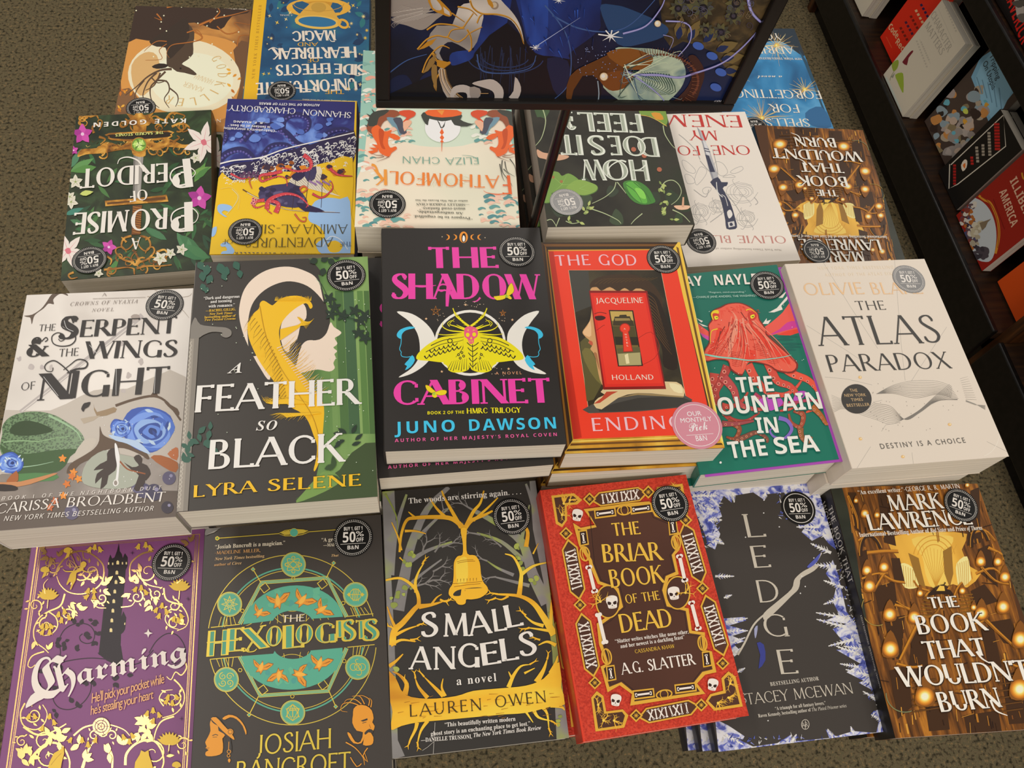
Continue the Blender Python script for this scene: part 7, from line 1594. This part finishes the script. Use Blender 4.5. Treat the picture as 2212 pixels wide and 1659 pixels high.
    for i in range(22):
        t = rnd.random(); x, y = 2080 + 480 * t, 400 + 380 * rnd.random(); a.L(rnd.choice(('c4cfb4', '2f4a44', '8fa8a4', '445f74')), rnd.uniform(4, 10), [(2160 + rnd.uniform(-40, 60), 560 + rnd.uniform(-60, 60)), (x, y), (x + 60, y + rnd.uniform(-10, 40))], 3, w2=1)
    for i in range(40): x, y = rnd.uniform(2560, 3200), rnd.uniform(-60, 300); spiral(a, rnd.choice(('5a4c3a', '4a4a5c', '6a5a44', '383040')), 6, x, y, rnd.uniform(14, 34), 1.5, rnd.uniform(0, 360), 1, 2)
    for i in range(46): t = R(-50 + i * 3.6); a.L(('7a4a30', '4a2418')[i % 2], 5, [(2380 + 290 * math.cos(t), 640 - 220 * math.sin(t)), (2380 + 350 * math.cos(t), 640 - 270 * math.sin(t))], w2=2)
    for i in range(30): x, y = rnd.uniform(1300, 1900), rnd.uniform(0, 400); a.L(rnd.choice(('2c54b0', '10204c', '1c3c88')), rnd.uniform(4, 12), [(x, y), (x + rnd.uniform(-20, 40), y + rnd.uniform(30, 90))], w2=1)
    a.inc = 1
    # stars
    a.L('aab6da', 6, '1420,365 1780,130', w2=1)
    for x, y, r in ((2022, 278, 100), (1424, 370, 46), (1610, -6, 50)):
        for k, q in ((10, 1), (55, .7), (100, .6), (145, .8)): a.L('dcdce4', r * .1, [(x - r * q * math.cos(R(k)), y - r * q * .8 * math.sin(R(k))), (x, y)], w2=r * .1); a.L('dcdce4', r * .13, [(x, y), (x + r * q * math.cos(R(k)), y + r * q * .8 * math.sin(R(k)))], w2=1); a.L('dcdce4', r * .13, [(x, y), (x - r * q * math.cos(R(k)), y - r * q * .8 * math.sin(R(k)))], w2=1)
        a.E('f0eef0', x, y, r * .14)
    for x, y, r in ((1968, 600, 30), (2396, 178, 24)): a.E('8a6a48', x, y, r * 1.15); a.E('d8c8a8', x, y, r); a.E('efe6d4', x - 5, y - 5, r * .5)
    a.dots('7a86b0', [(rnd.uniform(1760, 2100), rnd.uniform(360, 620)) for i in range(50)], 4)
    a.T('GEN-144', (2842, 808), (2950, 806), 18, 'd0ccd0', 'J')

# ---------------------------------------------------------------- the books on the table, nearest row first
GAP = .0013
ORD = ['second copy from the top of ', 'third copy from the top of ', 'fourth copy from the top of ', 'fifth copy from the top of ', 'bottom copy of ']
def A(n): return globals().get(n)
def stack(key, n, base, label, lower, group=None, offs=(), **kw):
    t = (FIT[key][2] - abs(math.sin(R(kw.get('tilt', 0)))) * .065 - TT - (n - 1) * GAP) / n
    root, a = table_book(key, label, t, base, **kw)
    out = [root]; prev = root
    for i in range(n - 1):
        dx, dy, rz = offs[i] if i < len(offs) else (random.uniform(-.003, .003), random.uniform(-.002, .003), random.uniform(-.8, .8))
        c = under(root, (t + GAP) * (i + 1), ORD[i] + lower, dx, dy, rz)
        prev = c; out.append(c)
    if n > 1:
        for o in out: o['group'] = lower.replace('the ', '', 1)
    return root, a, out
C1, C2, C3, C4 = (230, 0, 3.6867), (770, 0, 3.6867), (1250, 0, 3.6867), (1612, 0, 3.6867)
C5, C6, C7, C8 = (100, 220, 3.6867), (640, 220, 3.6867), (1100, 220, 3.6867), (1612, 350, 3.6867)
def spine_briar(a): a.T('A.G. SLATTER', (226, 1095), (292, 1412), 0, 'd9906a', 'T', tk=.13, tn=.07, sf=.06, sp=1.3, uv=(22, -5))
def spine_burn(a):
    a.T('THE BOOK THAT', (76, 182), (196, 618), 0, 'b9b4ac', 'T', tk=.15, tn=.08, sf=.08, uv=(26, -7)); a.T("WOULDN'T BURN", (36, 160), (150, 590), 0, 'b9b4ac', 'T', tk=.15, tn=.08, sf=.08, uv=(26, -7))
    a.T('International Bestselling Author', (262, 800), (378, 1228), 0, '9a958d', 'R', uv=(15, -4))
def stkpx(c, x, y): return (c[0] + x / c[2], c[1] + y / c[2])

CH = (0, 1130, 3.137)
stack('charm', 1, '764270', 'purple paperback with gold foil vines and a black tower on its cover', '', art=A('art_charm'), crop=CH, stk=(stkpx(CH, 1166, 268), -8), spine_m='6a3a64')
HX = (400, 1100, 2.967)
stack('hexo', 2, '393430', 'black paperback with a teal and gold wheel of flying birds on its cover', 'the bird wheel paperback stack, front row', art=A('art_hexo'), crop=HX, stk=(stkpx(HX, 1077, 183), -2), offs=((.001, .002, .2),), edge='d8d0c4')
SM = (810, 1030, 2.637)
stack('small', 3, '2e2b28', 'black paperback with a golden bell hanging from golden branches on its cover', 'the golden bell paperback stack', art=A('art_small'), crop=SM, stk=(stkpx(SM, 778, 228), 3), offs=((.0, .004, .3), (.001, .008, .2)), spine_m='4a473f')
BR = (1140, 1010, 2.634)
stack('briar', 3, 'c63a24', 'red paperback with bones and skulls framing a brown panel on its cover', 'the red bone framed paperback stack', art=A('art_briar'), crop=BR, stk=(stkpx(BR, 806, 210), 2), offs=((-.011, .006, -.6), (-.012, .008, -.3)), spine_m='a82c1c', spine_art=spine_briar)
LD = (1470, 1030, 2.6766)
stack('ledge', 3, '393430', 'black paperback edged with frosted white twigs, slid under the red one', 'the frosted twig paperback stack', art=A('art_ledge'), crop=LD, stk=(stkpx(LD, 680, 182), -3, 0, 1), offs=((-.0075, .002, .2), (-.014, .004, .3)), spine_m='24242c')
BN = (1760, 1030, 2.675)
stack('burn', 2, '4a2c14', 'paperback with a glowing golden library on its cover, front right corner of the table', 'the golden library stack at the front right corner', art=A('art_burn'), crop=BN, stk=(stkpx(BN, 840, 166), -24), offs=((-.006, .003, .2),), spine_m='191614', spine_art=spine_burn)
SP = (0, 590, 2.7644)
stack('serp', 2, 'c9c3bc', 'pale grey paperback with a green snake and blue roses on its cover', 'the green snake paperback stack', art=A('art_serpent'), crop=SP, stk=(stkpx(SP, 985, 192), -10), offs=((.007, .012, .3),), spine_m='c9c3bc')
FE = (370, 540, 2.7188)
stack('feath', 4, '383430', 'dark paperback with a yellow feather across a pale face in profile', 'the yellow feather paperback stack', art=A('art_feather'), crop=FE, stk=(stkpx(FE, 1028, 153), 4), offs=((-.002, .021, -.4), (-.001, .023, .3), (-.002, .022, 0)), spine_m='77736e', paper=PAPER)
SH2 = (780, 470, 2.7188)
stack('shad', 6, '2a2725', 'black paperback with a large yellow moth and pink lettering, on top of its stack', 'the yellow moth paperback stack', art=A('art_shadow'), crop=SH2, stk=(stkpx(SH2, 915, 202), 0), offs=((-.0097, -.0078, 2.1), (-.0075, .012, .6), (-.006, .014, .3), (-.006, .016, 0), (-.005, .015, .4)), spine_m='2a2725')
GD = (1150, 490, 2.8125)
g_root, g_a, g_all = stack('god', 4, '6b4a1a', 'red paperback with a gold picture frame around a portrait', 'the gold frame paperback stack', art=A('art_god'), crop=GD, stk=(stkpx(GD, 797, 198), 2), offs=((-.008, -.003, .8), (-.011, -.002, .3), (-.012, 0, .5)), spine_m='5a3a14')
MO = (1440, 540, 3.1905)
m_root, m_a, m_all = stack('mount', 3, '1a6657', 'green paperback with a red octopus on its cover', 'the red octopus paperback stack', art=A('art_mount'), tilt=7, trimr=.0055, trim=.005, crop=MO, stk=(stkpx(MO, 690, 248), -3), offs=((-.0065, .002, -.3), (-.0125, .002, 0)))
AT = (1680, 540, 3.19)
stack('atlas', 3, 'cfc4b6', 'cream paperback with fine line art and dark thin lettering', 'the cream line art paperback stack', art=A('art_atlas'), crop=AT, stk=(stkpx(AT, 902, 202), -4, 0, 2), offs=((-.0015, .003, .2), (.002, .018, .2)), spine_m='cfc4b6')
stack('peri', 2, '26301f', 'upside down dark green paperback with a jewelled sword and white lilies', 'the jewelled sword paperback stack', art=A('art_peri'), crop=C5, stk=(stkpx(C5, 347, 1264), 186), spine='R', spine_m='4a3416', offs=((.0035, .003, -.6),))
stack('amina', 2, 'e6b422', 'upside down paperback, blue above and yellow below, with red tentacles around a ship', 'the ship and tentacles paperback stack', art=A('art_amina'), crop=C5, stk=(stkpx(C5, 1587, 1043), 182), spine='R', spine_m='2d2a4a')
stack('fath', 4, 'd9cdbb', 'upside down peach and teal paperback with orange sea horses', 'the orange sea horse paperback stack', art=A('art_fath'), crop=C6, stk=(stkpx(C6, 727, 820), 182), spine='R', spine_m='5a3a22', offs=((.004, .002, -.5), (.002, .003, .2)))
stack('how', 4, '322f28', 'upside down black paperback with green lily pads and silver lettering', 'the lily pad paperback stack', art=A('art_how'), crop=C7, stk=(stkpx(C7, 455, 800), 190, 0, 2), spine='R', spine_m='322f28', offs=((-.004, -.001, 0), (-.006, .001, 0), (-.004, .002, .2)))
stack('one', 2, 'ddd3c9', 'upside down white paperback with a dagger and pencilled roses', 'the dagger and roses paperback stack', art=A('art_one'), trim=.015, crop=C7, stk=(stkpx(C7, 1528, 1110), 186), spine='R', spine_m='ddd3c9', offs=((.003, -.001, .2),))
stack('burn2', 1, '4a2c14', 'upside down paperback with a golden library on its cover, back right of the table', '', art=A('art_burn2'), crop=C8, stk=(stkpx(C8, 556, 715), 182, 0, 1), spine='L', spine_m='191614')
stack('godk', 1, '5a4030', 'upside down brown paperback with an antlered deer before a white moon', '', art=A('art_godk'), crop=C1, stk=(stkpx(C1, 275, 860), 190), spine='R', spine_m='3a2a20')
stack('unf', 1, '1f4f72', 'upside down blue paperback with a yellow stripe and a golden teacup', '', art=A('art_unf'), crop=C1, stk=(stkpx(C1, 1398, 725), 186), spine='R', spine_m='1f4f72')
stack('spell', 1, '2a6a98', 'upside down blue paperback with golden fireworks, half behind the sign', '', art=A('art_spell'), crop=C4, stk=(stkpx(C4, 75, 1010), 182), spine='L', spine_m='1c2a38')

# poster in the sign frame
q = MB(); sbox(q, FRW, SW - FRW, FRW * .75, SH - FRW, -.005, -.0045, '121a36')
MI = MSG.inverted(); sn = MSG.to_3x3() @ Vector((0, 0, 1)); sp0 = MSG @ Vector((0, 0, -.0045))
pq = MB()
def sign_local(px, py):
    v = MI @ on_plane(px, py, sp0, sn); return (v.x, v.y)
art_poster(Art(pq, sign_local, (FRW, SW - FRW, FRW * .75, SH - FRW), -.0044, (770, 0, 3.6867)))
n0 = len(q.v)
for v in pq.v: q.v.append(tuple((MSG @ Vector(v)) - OFF))
for f, mi_ in zip(pq.f, pq.m):
    q.f.append(tuple(n0 + i for i in f)); q.m.append(q.mi(pq.mats[mi_]))
q.build('poster', sg)

# pink pick sticker on the gold frame book
q = MB(); r = .0212
pa = Art(q, lambda x, y: (x * r / 100, -y * r / 100), (-1, 1, -1, 1), .00022)
q.tube((0, 0, 0), (0, 0, .0002), r, mat('c3818f', .42), 48)
pa.O('ecdcd8', 2, 0, 0, 88)
pa.T('OUR', (-30, -40), (28, -40), 19, 'f0e2dc', 'S'); pa.T('MONTHLY', (-62, -14), (64, -14), 19, 'f0e2dc', 'S'); pa.T('Pick', (-36, 26), (40, 20), 34, 'f4e8e2', 'C')
pa.L('ecdcd8', 1.6, [(-52, 40), (56, 40)]); pa.T('B&N', (-18, 66), (26, 66), 22, 'f0e2dc', 'S')
o = q.build('pick_sticker', g_root)
x, y = g_a.tl(*stkpx(GD, 1000, 1206)); o.location = (x, y, g_a.top); o.rotation_euler = (0, 0, R(2)); o['label'] = 'round pink sticker with white lettering'

# purple flap showing past the octopus cover
q = MB(); w2, h2 = m_a.w / 2, m_a.h / 2
q.box((-w2 + .004, -h2 - .0022, m_a.z - CT - .0006), (w2 + .0062, h2 - .003, m_a.z - CT), mat('9a45a4', .4))
o = q.build('cover_flap', m_root); o['label'] = 'purple inner flap'

# ---------------------------------------------------------------- books standing face out in the bookcase
LEAN = R(7)
def shelf_book(label, xb, y_far, y_near, h, t, base, art=None, crop=(1900, 0, 4.1475), z=.1485, cat='book', group=None, name='hardcover_book', **kw):
    w = y_far - y_near; c, s = math.cos(LEAN), math.sin(LEAN)
    X = Vector((0, -1, 0)); Y = Vector((s, 0, c)); Z = X.cross(Y)
    o = Vector((xb, (y_far + y_near) / 2, z + .001)) + Y * (h / 2) - Z * t
    o.z += max(0, (z + .001) - min((o + Y * (-h / 2)).z, (o + Y * (-h / 2) + Z * t).z))
    mx = Matrix(((X.x, Y.x, Z.x, o.x), (X.y, Y.y, Z.y, o.y), (X.z, Y.z, Z.z, o.z), (0, 0, 0, 1)))
    root, a = book(mx, w, h, t, base, art=art, crop=crop, name=name, paper=PAPER, **kw)
    tag(root, label, cat, group)
    return root
def behind(root, t, label):
    c = copy_tree(root); d = root.matrix_world.to_3x3() @ Vector((0, 0, 1))
    c.matrix_world = Matrix.Translation(-d * (t + .001) + Vector((0, -.003, 0))) @ root.matrix_world
    lo = min((c.matrix_world @ Vector((0, s * .11, 0))).z for s in (-1, 1))
    c['label'] = label; root['group'] = c['group'] = label.split(' behind')[0] + ' pair' if ' behind' in label else 'white hardcovers at the far shelf end'
    return c
def art_red(a):
    a.P('d42a14', '10,-100 700,-200 700,600 10,600')
    for s, p, q, h, c in (('Code', (75, 250), (150, 350), 34, 'e8b48a'), ('Red', (140, 385), (205, 470), 34, 'e8b48a')): a.T(s, p, q, 0, c, 'B', uv=(38, -34))
    for k in range(5):
        for j in range(4): a.L(('7a1810', '4a1a3a', '7a1810', 'e8b48a', '2a1c4a')[k], 22, [(186 + k * 46 + j * 18, 244 - k * 52 + j * 33), (196 + k * 46 + j * 18, 264 - k * 52 + j * 33)])
    a.L('f0502e', 8, '60,330 110,430')
def art_white(a):
    g = 'a39a8c'
    a.P('c6bca9', '-100,-200 1000,-200 1000,1200 -100,1200'); a.P('bcc0b4', '60,680 160,900 200,1010 60,800', 2)
    for s, p, q, c in (('CHARACTER', (455, 140), (610, 470), g), ('MATTERS', (405, 240), (545, 500), g)): a.T(s, p, q, 0, c, 'T', tk=.16, tn=.09, sf=.06, uv=(46, -42) if s in ('CHARACTER', 'MATTERS') else (26, -24))
    for p, q, n in (((590, 60), (690, 290), 9), ((370, 370), (446, 545), 9), ((330, 360), (428, 610), 10)):
        for j in range(n): a.L('b3aa9a', 15, [(p[0] + (q[0] - p[0]) * (j + .15) / n, p[1] + (q[1] - p[1]) * (j + .15) / n), (p[0] + (q[0] - p[0]) * (j + .75) / n, p[1] + (q[1] - p[1]) * (j + .75) / n)])
    a.L('b3aa9a', 3, '528,80 665,385'); a.L('b3aa9a', 3, '358,350 455,570')
    a.P('8a9a3a', '110,570 160,535 172,560 160,610 130,640 116,620', 2); a.P('8fa436', '140,670 200,650 215,690 214,830 190,800 160,730', 2); a.P('6f1f2a', '215,540 245,500 280,460 300,452 298,470 260,520 245,585 205,560', 2); a.P('8a8a7c', '100,690 140,650 120,700'); a.L('8a8a6a', 5, '130,640 100,690 95,720', 3)
def art_blue(a):
    a.P('4a3c34', '-100,200 1000,200 1000,1700 -100,1700'); 
    a.P('7fb0cc', '1040,430 1100,560 1200,830 980,1100 820,690 900,520'); a.P('8fbfd8', '1000,480 1080,520 1190,800 1000,1060 860,700', 2)
    blobs(a, ['3a2c26', '8a7a5a', 'b0a08a', '2c2420', 'c98a4a', '8fa0a8', 'a89a94'], (480, 780, 960, 1380), 60, 20, 60, 3); blobs(a, ['b0a49c', '9a908a', 'c0aa98'], (600, 1050, 900, 1400), 24, 26, 60, 4)
    blobs(a, ['d8a03a', 'c8d05a', '6ab0c0'], (560, 900, 960, 1300), 10, 14, 30, 6)
    a.T('Tripping', (985, 500), (1050, 720), 0, '2a3438', 'S', uv=(40, -30)); a.T('On Utopia', (925, 570), (1010, 810), 0, '2a3438', 'S', uv=(40, -30))
    for k in range(5): a.L('6f97ae', 9, [(870 + k * 50, 690 + k * 24), (920 + k * 44, 840 + k * 40)])
def art_black(a):
    a.P('151210', '500,900 1400,900 1400,1900 500,1900')
    a.L('c9c0b0', 9, '628,1470 622,1690 700,1650 1130,1310 1110,1030 640,1475', close=True)
    for k, (x, y, x2, y2, w, c) in enumerate(((672, 1470, 672, 1660, 26, 'a01c1a'), (826, 1400, 832, 1480, 26, 'b0201c'), (870, 1310, 882, 1460, 26, '9a8f80'), (926, 1290, 930, 1400, 26, '9a8f80'), (980, 1180, 990, 1400, 28, '9a8f80'), (1050, 1100, 1058, 1350, 48, 'b0201c'))):
        n = max(3, int((y2 - y) / 26))
        for q in range(n): a.L(c, w, [(x + (x2 - x) * q / n, y + (y2 - y) * (q + .1) / n), (x + (x2 - x) * q / n, y + (y2 - y) * (q + .85) / n)])
    a.P('d8cbb8', '730,1480 760,1430 785,1440 780,1500 745,1535', 2); a.P('d8702a', '745,1480 770,1460 765,1510', 2)
def art_illib(a):
    a.P('8f1f14', '100,-200 1400,-200 1400,1500 100,1500')
    a.L('c8862a', 34, '560,350 640,410 720,450 780,560 830,700 850,860 840,1000 800,1180', 5); a.L('8a3a1a', 10, '590,360 690,430 780,560 840,760 850,900 830,1100', 5)
    a.P('b8bdc0', '450,400 540,396 640,460 720,560 780,700 810,860 806,1040 760,1240 660,1300 480,1200 380,700', 3)
    blobs(a, ['3a2c34', '5a4a50', 'a8622a', 'c8c0b4', '7a3a30', '4a4a6a'], (300, 480, 520, 1300), 110, 16, 44, 8); blobs(a, ['b8ac90', 'a89c84', 'c4bca8'], (460, 720, 600, 1050), 24, 20, 50, 9)
    a.P('7a6a54', '570,740 660,710 740,680 690,730 660,800 610,850', 1); blobs(a, ['3a343a', '4a4248'], (500, 1110, 680, 1250), 20, 30, 60, 10)
    a.T('ILLIBERAL', (1005, 140), (1300, 850), 0, 'd0a58a', 'B', uv=(100, -70)); a.T('AMERICA', (852, 300), (1030, 810), 0, 'd0a58a', 'B', uv=(100, -66))
    a.L('6a1410', 6, '770,400 930,830', 2)
    a.L('c8862a', 24, '1180,20 1200,100 1240,120', 3)
def art_orange(a):
    a.P('c94a14', '-100,300 900,300 900,1700 -100,1700'); a.P('b8400f', '-100,300 300,300 200,1700 -100,1700'); blobs(a, ['cf5216', 'bb430f'], (0, 400, 320, 1500), 40, 20, 60, 12)
    a.P('dca446', '320,440 460,420 500,1500 420,1500 380,1000 340,700', 1); a.P('d8902e', '400,700 460,680 470,1100 430,1060', 2)
E_ = (1612, 350, 3.6867)
r_ = shelf_book('white hardcover with a sculpture picture in front on the low bookcase shelf', 1.196, 1.416, 1.277, .206, .018, 'c6bca9', art_white, edge=0, spine='L')
behind(r_, .018, 'white sculpture picture hardcover behind the front copy of it')
shelf_book('red hardcover with cream lettering, partly behind the white hardcover', 1.233, 1.548, 1.424, .215, .024, 'd42a14', art_red)
shelf_book('hardcover with a pale blue panel above a crowd picture on the bookcase shelf', 1.246, 1.262, 1.113, .225, .022, '4a3c34', art_blue)
r_ = shelf_book('black hardcover with a thin white border and red lettering on the shelf', 1.222, 1.108, .998, .185, .020, '151210', art_black)
behind(r_, .020, 'hardcover standing behind the white bordered black one')
r_ = shelf_book('red hardcover with an oval picture of a dome on the bookcase shelf', 1.216, .984, .836, .22, .022, '8f1f14', art_illib, (2030, 370, 6.637))
shelf_book('orange hardcover with a yellow patch beside the bookcase upright', 1.24, .808, .694, .21, .02, 'c94a14', art_orange, (1990, 480, 3.0721))
r_ = shelf_book('white hardcover at the far end of the bookcase shelf, cut by the photo edge', 1.21, 1.78, 1.625, .21, .02, 'c6bca9')
behind(r_, .02, 'second white hardcover at the far end of the shelf')
def art_mav(a):
    a.P('16110f', '-100,-300 400,-300 400,300 -100,300'); a.T('MAVERICK', (1115, -60), (1270, 410), 0, 'b81c14', 'B', uv=(95, -50))
    a.P('9a9088', '1200,-60 1294,60 1294,180 1230,150', 1); a.P('4a443e', '1180,20 1240,70 1290,50 1290,0', 2); a.P('5a524c', '1230,140 1294,120 1294,200 1260,190', 2)
shelf_book('black hardcover with red lettering and a grey portrait on the upper bookcase shelf', 1.205, 1.30, 1.085, .24, .022, '16110f', art_mav, z=.466)
STK2.name = 'discount_sticker'
